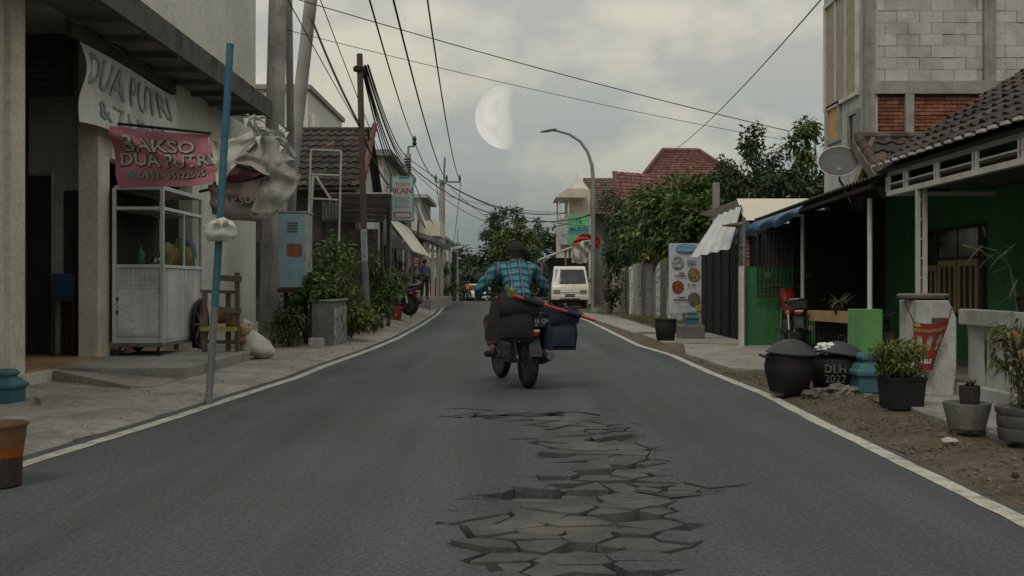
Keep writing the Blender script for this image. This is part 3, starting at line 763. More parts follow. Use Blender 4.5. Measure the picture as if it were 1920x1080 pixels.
# torn, twisted continuation of the sheet: its pale back, the dark hanging belly and ragged white shreds
def poly_sheet(top, bot, nu=36, nv=12, wob=.02, seed=0):
    top = [W(*p) for p in top]; bot = [W(*p) for p in bot]
    def samp(T, t):
        k = (len(T) - 1) * t; i = min(int(k), len(T) - 2); f = k - i
        p0 = T[max(i - 1, 0)]; p1 = T[i]; p2 = T[i + 1]; p3 = T[min(i + 2, len(T) - 1)]
        return .5 * ((2 * p1) + (p2 - p0) * f + (2 * p0 - 5 * p1 + 4 * p2 - p3) * f * f + (3 * p1 - p0 - 3 * p2 + p3) * f ** 3)
    def fn(u, v):
        p = samp(bot, u).lerp(samp(top, u), v)
        e = wob * (math.sin(u * 17 + seed + v * 4) + math.sin(v * 11 + seed * 2 + u * 6) + 1.5 * nz(u * 5 + seed, v * 4))
        return p + Vector((0, e, e * .35))
    return MB().grid(fn, nu, nv, .004)
poly_sheet([(390, 256, 11.5), (404, 262, 11.4), (440, 258, 11.2), (480, 243, 11.0), (505, 240, 10.9)], [(405, 335, 11.3), (414, 345, 11.2), (432, 320, 11.0), (455, 296, 10.9), (478, 268, 10.85)], seed=2, wob=.03).build('torn_piece', banner_white, B2, smooth=True)
poly_sheet([(438, 300, 11.0), (470, 268, 10.9), (500, 255, 10.8), (535, 262, 10.8), (556, 290, 10.9)], [(440, 304, 11.0), (468, 308, 10.9), (505, 330, 10.8), (530, 312, 10.8), (552, 300, 10.9)], seed=5, wob=.018).build('torn_piece', banner_grey, B2, smooth=True)
poly_sheet([(500, 330, 10.85), (505, 300, 10.8), (530, 305, 10.75), (552, 318, 10.8), (563, 330, 10.9)], [(470, 395, 11.0), (500, 402, 11.0), (525, 390, 10.9), (548, 365, 10.85), (563, 332, 10.9)], seed=9, wob=.02).build('torn_piece', banner_grey, B2, smooth=True)
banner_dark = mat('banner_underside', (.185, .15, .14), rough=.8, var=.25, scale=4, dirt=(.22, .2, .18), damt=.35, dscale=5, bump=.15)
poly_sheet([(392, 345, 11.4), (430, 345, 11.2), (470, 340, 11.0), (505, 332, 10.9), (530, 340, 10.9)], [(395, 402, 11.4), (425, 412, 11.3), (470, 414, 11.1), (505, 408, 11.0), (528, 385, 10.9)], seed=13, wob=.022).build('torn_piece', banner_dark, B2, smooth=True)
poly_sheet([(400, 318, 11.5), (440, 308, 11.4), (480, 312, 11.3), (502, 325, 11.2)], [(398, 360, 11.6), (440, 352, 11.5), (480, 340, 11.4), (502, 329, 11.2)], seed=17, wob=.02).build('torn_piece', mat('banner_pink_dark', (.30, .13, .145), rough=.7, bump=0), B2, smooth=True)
r_ = random.Random(4); mb = MB()
for i in range(70):
    t = r_.random(); p = W(455 + 85 * t + r_.gauss(0, 3), 262 - 36 * math.exp(-((t - .2) / .16) ** 2) - 10 * math.sin(t * 3.1) + r_.gauss(0, 5) + 14 * t, 10.85 + r_.gauss(0, .05))
    mb.leaf(p, (r_.uniform(-1, 1), r_.uniform(-.5, .5), r_.uniform(-.6, 1)), r_.uniform(.06, .17), r_.uniform(.03, .09), fold=.5, droop=.3)
mb.build('shreds', banner_white, B2, kind='stuff')
for (pts, m_) in (([(558, 318), (566, 322), (555, 345), (520, 380), (478, 408), (520, 392), (552, 358)], None),):
    pass
lettering('BAKSO', .13, mat('faint_ink', (.24, .2, .18), bump=0), B2, W(440, 378, 10.88), (1, -.25, .12), (0, 0, 1), sx=1.1, extrude=.001); lettering('URAT', .13, MATS['faint_ink'], B2, W(486, 370, 10.75), (1, -.25, .12), (0, 0, 1), sx=1.1, extrude=.001)

# blue pole with a white plastic bag tied on
P = thing('sign_pole', W(390, 757, GD(757)) - Vector((0, 0, .02)), 'leaning steel pole at the kerb, blue above and grey below', 'pole')
bp0 = W(391, 757, GD(757)); bp1 = W(403, 575, 9.26); bp2 = W(429, 131, 9.3); bp3 = bp2 + (bp2 - bp1) * .11
mb = MB(); mb.tube([bp0 - Vector((0, 0, .1)), bp0, bp1], .034, 12); mb.build('lower_shaft', pole_grey, P, smooth=True)
mb = MB(); mb.tube([bp1, (bp1 + bp2) / 2, bp2, bp3], .0345, 12); mb.build('upper_shaft', pole_blue, P, smooth=True)
mb = MB(); mb.lathe([(0.036, 0), (.044, .005), (.044, .05), (.036, .055)], bp0 + Vector((0, 0, .0)), 12); mb.build('collar', pole_grey, P)
def blob_mesh(c, rad, seed, amp=.18, freq=2.5, nu=28, nv=18, pinch=None):
    c = Vector(c); mb = MB()
    def fn(u, v):
        th = u * 2 * math.pi; ph = (v - .5) * math.pi * .999
        d = Vector((math.cos(ph) * math.cos(th), math.cos(ph) * math.sin(th), math.sin(ph)))
        k = 1 + amp * mnoise.noise(d * freq + Vector((seed, 0, 0))) + amp * .5 * mnoise.noise(d * freq * 2.7 + Vector((0, seed, 0)))
        if pinch and d.z > 0: k *= 1 - pinch * d.z ** 2
        return c + Vector((d.x * rad[0], d.y * rad[1], d.z * rad[2])) * k
    return mb.grid(fn, nu, nv)
BG = thing('plastic_bag', W(417, 440, 9.22), 'crumpled white plastic bag tied round the blue pole', 'bag')
blob_mesh(W(414, 432, 9.21), (.15, .09, .105), 3.3, .26, 1.5).build('bag', bag_white, BG, smooth=True)
mb = MB()
for (x, y) in ((404, 412), (428, 414), (436, 420), (398, 420)): mb.leaf(W(415, 425, 9.13), W(x, y, 9.1) - W(415, 425, 9.13), .11, .06, fold=.4, droop=.1)
mb.build('handle', bag_white, BG)

# food cart
K = thing('food_cart', (-4.85, 13.6, .185), 'white aluminium noodle cart with glass display top on platform', 'cart')
x0, x1, y0, y1 = -5.15, -4.53, 12.9, 14.5
zb, zm, zr, zt = .30, 1.37, 2.10, 2.36
mb = MB(); mb.box(x0, x1, y0, y1, zb, zb + .05); mb.build('base_tray', concrete_dark, K, bevel=.006)
mb = MB(); mb.box(x0 + .012, x1 - .012, y0 + .012, y1 - .012, zb + .052, zm - .03); cabn = mb.build('cabinet', metal_white, K)
mb = MB(); mb.box(x0 + .045, x1 - .05, y0 - .006, y0 + .010, .47, 1.06); dr = mb.build('door', metal_white, cabn, bevel=.004)
mb = MB(); mb.box(x0 + .07, x1 - .075, y0 - .011, y0 - .007, .50, 1.03); mb.build('door_panel', mat('cart_panel', (.34, .355, .35), rough=.55, var=.12, scale=3, dirt=(.2, .19, .17), damt=.25, bump=.05), dr) if False else None
for zz in (.92, .75):
    q = MB(); q.box(x0 + .028, x0 + .05, y0 - .014, y0 - .004, zz - .02, zz + .02); q.build('hinge', black_iron, cabn)
for zz in (.455, 1.075):
    q = MB(); q.box(x0 + .03, x1 - .03, y0 - .008, y0 + .011, zz - .012, zz + .012); q.build('rail', metal_white, cabn)
# tongue boards on the road side and above the door
n = 24
for i in range(n):
    q = MB(); ya = y0 + .03 + i * (y1 - y0 - .06) / n; q.box(x1 - .0115, x1 - .002, ya, ya + (y1 - y0 - .06) / n - .012, zb + .09, zm - .05); q.build('strip', metal_white, cabn)
for i in range(9):
    q = MB(); xa = x0 + .03 + i * .062; q.box(xa, xa + .05, y0 + .002, y0 + .0115, 1.10, zm - .05); q.build('strip', metal_white, cabn)
for (x, y) in ((x0, y0), (x1, y0), (x0, y1), (x1, y1)):
    q = MB(); q.box(x - .022, x + .022, y - .022, y + .022, zb + .051, zt - (0 if y == y0 else .0)); q.build('post', metal_white, K, bevel=.003)
for zz in (zm - .02, zr, zt):
    q = MB()
    q.box(x0 + .023, x1 - .023, y0 - .018, y0 + .018, zz - .02, zz + .02); q.box(x0 + .023, x1 - .023, y1 - .018, y1 + .018, zz - .02, zz + .02)
    q.box(x0 - .018, x0 + .018, y0 + .023, y1 - .023, zz - .02, zz + .02); q.box(x1 - .018, x1 + .018, y0 + .023, y1 - .023, zz - .02, zz + .02)
    q.build('frame', metal_white, K)
q = MB(); q.box(x1 - .014, x1 + .014, 13.72, 13.75, zm, zr - .02); q.build('mullion', metal_white, K)
q = MB(); q.box(x0, x1, y0, y1, zt + .021, zt + .035); q.build('top', metal_white, K)
q = MB(); q.box(x0 + .02, x1 - .02, y0 + .02, y1 - .02, zm - .015, zm - .002); q.build('counter', chrome, K)
q = MB(); q.box(x0 + .02, x1 - .12, y0 + .05, y1 - .02, zr - .03, zr - .01); q.build('shelf', metal_white, K)
for (a_, b_) in ((zm + .002, zr - .022), (zr + .022, zt - .022)):
    q = MB(); q.box(x0 + .024, x1 - .024, y0 - .004, y0 + .002, a_, b_); q.build('pane', glass, K)
    q = MB(); q.box(x1 - .003, x1 + .003, y0 + .024, y1 - .024, a_, b_); q.build('pane', glass, K)
q = MB(); q.box(x0 - .003, x0 + .003, y0 + .024, y1 - .024, zm, zt - .03); q.build('back_panel', inner_dark, K)
for (x, y) in ((x1 - .06, y0 + .06), (x1 - .06, y1 - .1), (x0 + .06, y0 + .06)):
    q = MB(); q.lathe([(.055, -.02), (.06, -.01), (.06, .01), (.055, .02)], (x, y, .246), 16, m=Matrix.Rotation(R(90), 4, 'Y')); q.build('caster', black_plastic, K, smooth=True)
    q = MB(); q.box(x - .03, x + .03, y - .03, y + .03, .25, zb); q.build('fork', metal_white, K)
def spoke_wheel(mb_parent, c, r, m_, axis='X', local=False, nm='wheel'):
    mrot = Matrix.Rotation(R(90), 4, 'Y') if axis == 'X' else Matrix.Rotation(R(90), 4, 'X')
    q = MB(); q.lathe([(r - .05, -.02), (r - .01, -.024), (r, -.012), (r, .012), (r - .01, .024), (r - .05, .02), (r - .05, -.02)], c, 28, m=mrot)
    w_ = q.build(nm, black_plastic, mb_parent, smooth=True, local=local)
    q = MB()
    for k in range(8):
        a = k * math.pi / 4; v = Vector((0, math.cos(a), math.sin(a))) if axis == 'X' else Vector((math.cos(a), 0, math.sin(a)))
        q.bar(Vector(c), Vector(c) + v * (r - .04), .022)
    q.build('spoke', wood, mb_parent, local=local); return w_
spoke_wheel(K, (x1 + .06, y1 - .22, .185 + .36), .36, black_plastic)
spoke_wheel(K, (x0 - .03, y0 + .9, .185 + .30), .30, black_plastic)
# goods in the display
GDS = [((.10, .11, .16), (.55, .52, .25)), ((.09, .11, .14), (.55, .25, .06)), ((.09, .11, .2), (.20, .42, .18)), ((.10, .11, .15), (.60, .42, .14)), ((.09, .10, .2), (.20, .40, .45))]
names = [('pale yellow', 0), ('orange', 0), ('green', 0), ('amber', 0), ('pale blue', 0)]
for i, ((rx, ry, rz), col) in enumerate(GDS):
    y = 13.40 + i * .24; x = -4.645
    o = blob_mesh((x, y, zm + rz * .9), (rx, ry, rz), i * 2.1, .25, 3, 18, 12).build('snack_bag', mat('snack_%d' % i, col, rough=.4, bump=.2, bscale=20), label=names[i][0] + ' bag of snacks behind the cart side glass', cat='food bag', group='bags in the cart display', smooth=True)
o = MB().lathe([(.05, 0), (.055, .02), (.05, .16), (.02, .2), (.02, .24)], (-4.85, 13.0, zm), 14).build('sauce_bottle', mat('bottle_teal', (.12, .30, .28), rough=.3), label='pale teal bottle behind the cart front glass', cat='bottle', smooth=True)
o = MB().lathe([(.09, 0), (.10, .02), (.10, .05), (.085, .09), (.03, .11), (0, .115)], (-4.66, 13.02, zm), 18).build('pot_lid', chrome, label='shiny round pot with lid inside the cart front', cat='pot', smooth=True)
# wooden rack with planks beside the cart, gourds and the white sack
WR = thing('wooden_rack', (-3.95, 13.75, .185), 'weathered grey wooden rack of posts and planks beside cart', 'rack')
def wpost(px, yt, d, yb=None):
    X = XA(px, d); q = MB(); q.box(X - .03, X + .03, d - .03, d + .03, .185 if yb is None else ZA(yb, d), ZA(yt, d)); q.build('post', wood, WR, bevel=.004)
wpost(445, 511, 13.75); wpost(428, 545, 13.85); wpost(384, 545, 13.7)
for (pa, pb_, w_) in (((405, 520, 13.71), (453, 524, 13.71), .08), ((375, 546, 13.66), (440, 548, 13.8), .045), ((408, 580, 13.71), (452, 583, 13.71), .075), ((415, 589, 13.85), (450, 590, 13.85), .05), ((378, 640, 13.8), (446, 642, 13.8), .05)):
    q = MB(); q.bar(W(*pa), W(*pb_), .03, w_); q.build('plank', wood, WR)
q = MB(); q.box(XA(384, 13.8), XA(448, 13.8), 13.6, 13.85, ZA(620, 13.8), ZA(613, 13.8)); q.build('shelf', mat('yellow_board', (.40, .33, .08), rough=.7), WR)
gour = mat('gourd_tan', (.33, .22, .09), rough=.6, var=.25, scale=9); gour2 = mat('gourd_brown', (.24, .11, .06), rough=.6, var=.25, scale=9)
for i, (px, py, r_, m_, lb) in enumerate(((415, 596, .085, gour2, 'reddish brown gourd on the rack shelf beside the blue pole'), (438, 603, .09, gour, 'tan gourd highest on the pile by the sack'), (455, 618, .10, gour, 'large tan gourd resting against the white sack'), (450, 637, .085, gour2, 'brownish gourd low between the rack post and sack'))):
    q = MB(); c = W(px, py, 13.95); q.lathe([(0, -r_), (r_ * .6, -r_ * .85), (r_, -r_ * .3), (r_ * .95, r_ * .2), (r_ * .6, r_ * .75), (r_ * .2, r_ * 1.0), (r_ * .12, r_ * 1.15), (0, r_ * 1.2)], c, 18, m=Matrix.Rotation(.5 * i, 4, 'X'))
    q.build('gourd', m_, label=lb, cat='gourd', group='gourds by the cart', smooth=True)
SK = thing('sack', (-3.66, 14.25, .06), 'bulging white woven sack slumped off the platform edge', 'sack')
def sackfn(u, v):
    a = u * 2 * math.pi; c, s_ = math.cos(a), math.sin(a); t = v
    prof = [.02, .19, .245, .25, .235, .20, .14, .075, .05, .085, .02]; k = t * (len(prof) - 1); k0 = min(int(k), len(prof) - 2); rr = prof[k0] + (prof[k0 + 1] - prof[k0]) * (k - k0)
    cr = 1 + .22 * mnoise.noise(Vector((c * 1.6, s_ * 1.6, t * 3 + 2))) + .10 * math.sin(a * 9 + t * 4) * max(0, t - .25) + .06 * mnoise.noise(Vector((c * 6, s_ * 6, t * 9)))
    return Vector((-3.66 - .17 * t * t + rr * cr * c * 1.05, 14.22 + .03 * t + rr * cr * s_ * .85, .055 + .56 * t - .05 * c * (1 - t)))
MB().grid(sackfn, 48, 30).build('sack_body', sack_white, SK, smooth=True)
MB().tube([sackfn(k / 12, .76) for k in range(13)], .007, 6).build('tie', wood, SK, smooth=True)
# teal stepped block, near left, and others (shared shape)
def stepped_block(loc, s_, lab, rot=0.0, sub=None):
    t = thing('boundary_block', loc, lab, 'bollard', 'teal painted stepped blocks', rotz=rot)
    prof = [(.20, 0), (.20, .17), (.235, .18), (.235, .225), (.20, .24), (.165, .29), (.125, .30), (.125, .325), (.15, .335), (.15, .365), (.11, .40), (0, .41)]
    q = MB(); q.lathe([(r * s_ * 1.25, z * s_) for r, z in prof], (0, 0, 0), 4, ang0=math.pi / 4); q.build('block', teal_m, t, local=True, bevel=.012)
    return t
tb = stepped_block((XA(8, 8.95), 8.95, .05), .74, 'teal painted stepped block on the left pavement by pillar')
mb = MB(); mb.add([(.25, -.25, .2), (.30, -.18, .0), (.42, -.22, .0), (.36, -.24, .17)], [(0, 1, 2, 3)]); 
EL = thing('fly_poster', W(62, 755, 8.75), 'small torn printed paper leaning on the teal block', 'paper')
q = MB(); q.grid(lambda u, v: W(54 + 16 * u + 9 * (1 - v), 733 + 26 * (1 - v), 8.72 - .04 * v), 6, 6, .003); q.build('sheet', ink_white, EL)
q = MB()
for i in range(7): a = W(58 + 2 + i * .9, 736 + i * 3.2, 8.70); q.bar(a, a + Vector((.055, 0, -.004)), .004)
q.build('print', ink_black, EL)
# dark hollow hump beside it: broken pavement edge
mb = MB(); mb.grid(lambda u, v: Vector((XA(72 + 115 * u, 8.75), 8.72 + .35 * v, .05 + .085 * (1 - u) ** .7 * math.sin(min(1, v * 1.6 + .02) * 1.57) * (1 - .3 * v))), 20, 8); mb.build('broken_slab', concrete_pave, kind='structure', smooth=True)

# brown tinted tub at the very left edge
TB = thing('plastic_tub', (-2.76, 5.42, 0), 'translucent brown plastic tub with orange water at road edge', 'tub')
tubm = mat('tub_brown', (.17, .095, .05), rough=.35, var=.15, scale=6, bump=.05)
mb = MB(); mb.lathe([(.10, .0), (.125, .005), (.13, .16)], (-2.82, 5.45, .004), 32); mb.build('lower_body', mat('tub_dark', (.055, .04, .032), rough=.35, bump=.05), TB, smooth=True)
mb = MB(); mb.lathe([(.131, .161), (.138, .215)], (-2.82, 5.45, .004), 32); mb.build('water_band', mat('tub_orange', (.33, .085, .02), rough=.3, bump=.05), TB, smooth=True)
mb = MB(); mb.lathe([(.138, .216), (.152, .325), (.160, .328), (.160, .343), (.150, .343), (.147, .33), (.134, .22)], (-2.82, 5.45, .004), 32); mb.build('upper_body', tubm, TB, smooth=True)

# ---- concrete pole, thin pole, leaning pole
def pole(name, pts, rad, m_, lab, cat='pole', group=None, n=16):
    pts = [Vector(p) for p in pts]; t = thing(name, pts[0], lab, cat, group)
    q = MB(); q.tube([pts[0] - Vector((0, 0, .15))] + pts, [rad[0]] + rad, n); q.build('shaft', m_, t, smooth=True); return t
cp = pole('utility_pole', [W(503, 648, 18.6) , W(512, 400, 18.75), W(518, 131, 18.9), W(522, -60, 19.0)], [.195, .19, .175, .165], concrete, 'thick round concrete utility pole behind the white sack')
q = MB(); q.grid(lambda u, v: W(494 + 15 * u, 461 - 58 * v, 18.49 - .012 * math.sin(u * 3.14)), 4, 6, .002); q.build('number_plate', mat('plate_pale', (.24, .25, .23), bump=0), cp)
for k, tx in enumerate('0023'): lettering(tx, .09, ink_white, cp, W(498.5 + 6 * (k % 2), 448 - (k // 2) * 11, 18.46), (1, 0, 0), (0, 0, 1), extrude=.001)
pole('steel_pole', [W(548, 640, 21), W(546, 400, 21), W(543, 131, 21), W(541, -80, 21)], [.08, .08, .078, .07], pole_grey, 'slim grey steel pole right of the concrete utility pole')
pole('leaning_pole', [W(530, 600, 23.5), W(545, 330, 23.6), W(568, 131, 23.8), W(590, -60, 24)], [.17, .165, .155, .15], concrete, 'leaning concrete pole in front of the tiled roof')

# blue electrical cabinet
CB = thing('electric_cabinet', (XA(550, 17.7), 17.9, 0), 'peeling light blue steel electrical cabinet with rust patch', 'cabinet')
cab_blue = mat('cabinet_blue', (.22, .37, .42), rough=.6, var=.2, scale=3, dirt=(.26, .24, .20), damt=.30, dscale=4, streak=.25, bump=.1)
cab_edge = mat('cabinet_edge', (.36, .39, .40), rough=.7, var=.25, scale=5, dirt=(.10, .06, .045), damt=.5, dscale=5)
xa, xb = XA(522, 17.5), XA(572, 17.5); za, zb_ = ZA(541, 17.5), ZA(399, 17.5)
q = MB(); q.box(xa, xb, 17.5, 18.15, za, zb_); q.build('body', cab_edge, CB, bevel=.01)
q = MB(); q.box(xa + .012, xb - .012, 17.475, 17.498, za + .02, zb_ - .015); dr = q.build('door', cab_blue, CB, bevel=.006)
for k in range(4):
    q = MB(); z = ZA(418 + k * 5.2, 17.47); q.box(XA(539, 17.47), XA(558, 17.47), 17.466, 17.474, z - .012, z + .008); q.build('louvre', inner_dark, dr)
q = MB(); q.grid(lambda u, v: Vector((XA(538 + 28 * u, 17.47) + .01 * nz(v * 5, u), 17.4725, ZA(481 - 24 * v, 17.47) + .012 * nz(u * 6, 3))), 8, 6); q.build('rust_patch', mat('rust_patch', (.20, .09, .05), rough=.9, var=.35, scale=12, bump=.3), dr)
q = MB(); q.box(xa - .01, xb + .02, 17.46, 18.17, za - .07, za - .002); q.build('base_frame', mat('cabinet_base', (.06, .035, .035), rough=.8), CB)
q = MB(); q.box(xa - .01, xb + .015, 17.47, 18.17, zb_ + .002, zb_ + .03); q.build('cap', cab_edge, CB)
for x in (xa + .06, xb - .06):
    q = MB(); q.box(x - .03, x + .03, 17.8, 17.86, 0, za - .072); q.build('leg', black_iron, CB)

# concrete planter box with shrubs
PL = thing('planter_box', (XA(606, 17.2), 17.7, 0.02), 'grey concrete planter box with peeling white end face', 'planter')
q = MB(); q.box(-3.44, -3.06, 17.1, 18.4, 0, .82); q.build('box', concrete_dark, PL, bevel=.012)
q = MB(); q.box(-3.058, -3.045, 17.12, 18.4, .03, .72); q.build('end_panel', mat('peeling_white', (.40, .40, .38), rough=.9, var=.3, scale=6, dirt=(.07, .07, .065), damt=.6, dscale=7, streak=.7), PL)
q = MB(); q.box(-3.46, -3.03, 17.07, 18.43, .822, .86); q.build('rim', concrete, PL, bevel=.008)
q = MB(); q.box(-3.52, -3.445, 17.15, 18.2, .1, .7); q.build('back_board', black_iron, PL)
blk = MB(); blk.box(XA(578, 16.6), XA(606, 16.6), 16.6, 16.75, .03, .22); blk.build('kerb_stone', concrete, label='broken concrete lump at the foot of the planter box', cat='stone', bevel=.02)

# plants, left side
def P3(px, py, d): return W(px, py, d)
shrub('shrub', (XA(540, 17.0), 17.0, .05), .55, .30, 260, .16, .035, leaf_olive, 'spiky olive plant growing under the blue cabinet', 'roadside plants', seed=11, droop=.6)
shrub('shrub', (XA(545, 18.6), 18.6, .05), 1.0, .42, 900, .15, .08, leaf_mid, 'dark leafy bush behind the blue cabinet base', 'roadside plants', seed=12)
t = thing('fern_plant', (-3.3, 17.6, .86), 'arching palm-like fern rising from the planter box', 'plant'); q = MB(); strap_plant(q, (-3.3, 17.7, .8), 46, .62, .05, 5, .75); q.build('fronds', leaf_mid, t)
shrub('shrub', (-3.28, 17.4, .84), .48, .36, 900, .12, .07, leaf_mid, 'low bright green leaves along the planter rim', 'roadside plants', seed=13)
shrub('shrub', (-3.05, 18.9, .1), 1.1, .48, 1300, .12, .06, leaf_yel, 'yellow green bush behind the planter end', 'roadside plants', seed=14)
shrub('shrub', (-3.7, 19.6, .1), 1.7, .7, 2000, .14, .07, leaf_mid, 'tall mixed bush between cabinet and rusty pole', 'roadside plants', seed=15)
shrub('shrub', (XA(655, 21), 21, .1), 1.45, .55, 1600, .13, .055, leaf_yel, 'reddish olive bush left of the rusty pole', 'roadside plants', seed=16)
shrub('shrub', (XA(712, 23), 23, .15), 1.5, .5, 1700, .14, .05, leaf_mid, 'dense green bush right of the rusty pole', 'roadside plants', seed=17)
shrub('shrub', (XA(714, 25), 25, .2), 1.0, .36, 1000, .13, .055, leaf_yel, 'yellow leaved bush beside the parked scooter', 'roadside plants', seed=18)
shrub('shrub', (XA(690, 22.0), 21.9, .1), .55, .3, 300, .13, .04, leaf_olive, 'small weeds at the foot of the rusty pole', 'roadside plants', seed=19)
shrub('shrub', (XA(610, 23), 23.4, .1), 2.1, .5, 1000, .13, .06, leaf_yel, 'pale yellowish vine bush in front of the dark house', 'roadside plants', seed=20)
shrub('shrub', (XA(762, 33), 33, .25), 1.7, .5, 500, .14, .06, leaf_olive, 'sparse brownish bush behind the parked scooter', 'roadside plants', seed=21)
shrub('shrub', (XA(828, 60), 60, .1), 1.9, .75, 900, .22, .10, leaf_mid, 'rounded hedge bush at the bend past the standing person', 'roadside plants', seed=22)
BF = thing('bamboo_trellis', (XA(628, 21.5), 21.5, 1.2), 'small bamboo trellis among the yellow bushes', 'trellis')
for k in range(9):
    q = MB(); px = 600 + k * 6; q.tube([W(px, 505, 21.5), W(px + rnd.uniform(-2, 2), 455 + 3 * k, 21.5)], .011, 6); q.build('stick', wood, BF)
for k, py in enumerate((470, 488, 500)):
    q = MB(); q.tube([W(596, py, 21.48), W(655, py + 10, 21.48)], .012, 6); q.build('rail', wood, BF)
for x_ in (604, 648):
    q = MB(); q.tube([(XA(x_, 21.52), 21.52, .1), W(x_, 490, 21.52)], .014, 6); q.build('post', wood, BF)
# ================================================================== LEFT, farther back
# tall white house behind the poles
T = thing('white_house', (-8, 33, 0), 'tall white plastered house block behind the leaning pole', 'building')
q = MB(); q.box(-12, -6.15, 30, 36, 0, 7.0); q.build('wall', plaster_white, T)
q = MB(); q.box(-12.1, -6.05, 29.9, 36.1, 7.0, 7.14); q.build('parapet', concrete, T)
q = MB(); q.box(-6.9, -6.0, 30.2, 31.2, 5.2, 6.3); q.build('wall', plaster_white, T)
for (y, z) in ((31.6, 4.4), (33.6, 4.4)):
    q = MB(); q.box(-6.16, -6.12, y, y + 1, z, z + 1.2); w_ = q.build('window', glass_dark, T)
    q = MB(); q.box(-6.14, -6.10, y - .06, y + 1.06, z - .08, z - .001); q.build('sill', concrete, w_)
# dark house with the steep tiled roof facing us
HB = thing('tiled_house', (-6, 26.5, 0), 'old dark house with steep mossy pantile roof facing the camera', 'building')
q = MB(); q.box(-8.6, -3.95, 25.1, 28.2, 0, 3.7); q.build('wall', mat('old_wall', (.12, .105, .09), rough=.95, var=.3, scale=2, dirt=(.05, .05, .04), damt=.45, streak=.5), HB)
q = MB(); q.prism([(-3.949, 24.9, 3.6), (-3.949, 28.6, 3.6), (-3.949, 26.7, 5.15)], (-.05, 0, 0)); q.build('gable', plaster_white, HB)
q = MB(); q.box(-3.948, -3.90, 25.6, 28.2, 0, 3.65); q.build('side_wall', plaster_white, HB)
eave, ridge = Vector((-8.5, 24.55, 3.52)), Vector((-8.5, 26.65, 5.22))
q = MB(); q.add([eave, (-3.72, 24.55, 3.52), (-3.72, 26.65, 5.22), ridge, eave - Vector((0, 0, .06)), (-3.72, 24.55, 3.46), (-3.72, 26.65, 5.16), ridge - Vector((0, 0, .06))], [(0, 1, 2, 3), (4, 7, 6, 5), (0, 4, 5, 1), (1, 5, 6, 2), (3, 2, 6, 7)])
rf = q.build('roof', tile_dark, HB)
q = MB(); q.add([(-8.5, 26.66, 5.2), (-3.72, 26.66, 5.2), (-3.72, 28.9, 3.5), (-8.5, 28.9, 3.5)], [(0, 1, 2, 3)]); q.build('back_slope', tile_dark, rf)
vy = (ridge - eave)
tiled_slope(rf, eave + Vector((1.15, 0, 0)), (1, 0, 0), vy, 16, 10, .225, .27, tile_dark, 3, mats=[tile_dark] * 5 + [tile_brown])
for k in range(10):
    t_ = k / 9; p = Vector((-3.70, 24.6, 3.58)).lerp(Vector((-3.70, 26.6, 5.24)), t_)
    q = MB(); q.tube([p, p + vy.normalized() * .27 + Vector((0, 0, .02))], [.085, .07], 8); q.build('verge_tile', tile_red, rf, smooth=True)
for k in range(16):
    q = MB(); x = -7.35 + k * .226; q.tube([(x, 26.67, 5.25), (x + .25, 26.67, 5.265)], [.085, .075], 8); q.build('ridge_tile', tile_dark, rf, smooth=True)
q = MB(); q.box(-5.1, -4.3, 25.03, 25.098, .1, 2.2); q.build('door', door_brown, HB)
q = MB(); q.box(-6.6, -5.4, 25.03, 25.098, .9, 2.2); w_ = q.build('window', glass_dark, HB)
for k in range(5):
    q = MB(); x = -6.6 + k * .3; q.box(x - .02, x + .02, 25.0, 25.029, .9, 2.2); q.build('bar', wood, w_)
# porch roof of dark slats on posts in front of it
PR = thing('porch_roof', (-3.6, 23.9, 0), 'dark slatted lean-to porch roof behind the rusty pole', 'porch')
for k in range(11):
    t_ = k / 10; y = 24.65 - 1.45 * t_; z = 3.34 - .74 * t_
    q = MB(); q.box(-4.5 - .0, -2.98, y - .13, y, z - .03, z + .02 + .005 * (k % 2)); q.build('slat', mat('porch_slat', (.05, .042, .038), rough=.85, var=.3, scale=4, rand=.35), PR)
q = MB(); q.box(-4.52, -2.95, 24.66, 24.76, 3.33, 3.40); q.build('ridge_board', white_paint, PR)
for x in (-4.4, -3.05):
    q = MB(); q.bar((x, 24.6, 3.27), (x, 23.2, 2.54), .06); q.build('rafter', wood_dark, PR)
    q = MB(); q.box(x - .04, x + .04, 23.25, 23.33, .1, 2.56); q.build('post', wood_dark, PR)
    q = MB(); q.box(x - .04, x + .04, 24.5, 24.58, .1, 3.2); q.build('post', wood_dark, PR)
brk = MB(); brk.box(-4.6, -3.35, 24.75, 24.95, .1, 2.5); bw = brk.build('wall', mat('old_brick', (.115, .095, .085), rough=.95, var=.35, scale=9, dirt=(.05, .045, .04), damt=.5, dscale=3), PR)
# white pipe frame
WF = thing('pipe_frame', (XA(610, 22.5), 22.5, 0), 'white painted pipe frame standing in front of the tiled roof', 'frame')
def wl(a, b, w_=.045, nm='pipe'):
    q = MB(); q.tube([W(*a), W(*b)], w_ / 2, 8); q.build(nm, white_paint, WF, smooth=True)
wl((583, 281, 22.5), (575, 520, 22.5)); wl((640, 283, 22.5), (634, 520, 22.5)); wl((583, 281, 22.5), (640, 283, 22.5)); wl((581, 327, 22.5), (638, 329, 22.5)); wl((580, 372, 22.5), (634, 375, 22.5)); wl((590, 327, 22.9), (619, 372, 22.9), .06); wl((587, 330, 22.8), (583, 400, 22.8), .06)
for a in ((575, 520), (634, 520)):
    q = MB(); p = W(a[0], a[1], 22.5); q.tube([p, Vector((p.x, p.y, .1))], .0225, 8); q.build('pipe', white_paint, WF)
for k in range(6):
    q = MB(); px = 604 + k * 6; q.box(XA(px, 23.1), XA(px + 4, 23.1), 23.1, 23.15, ZA(415, 23.1), ZA(378 + (k % 2) * 3, 23.1)); q.build('upright_board', pole_grey, WF)
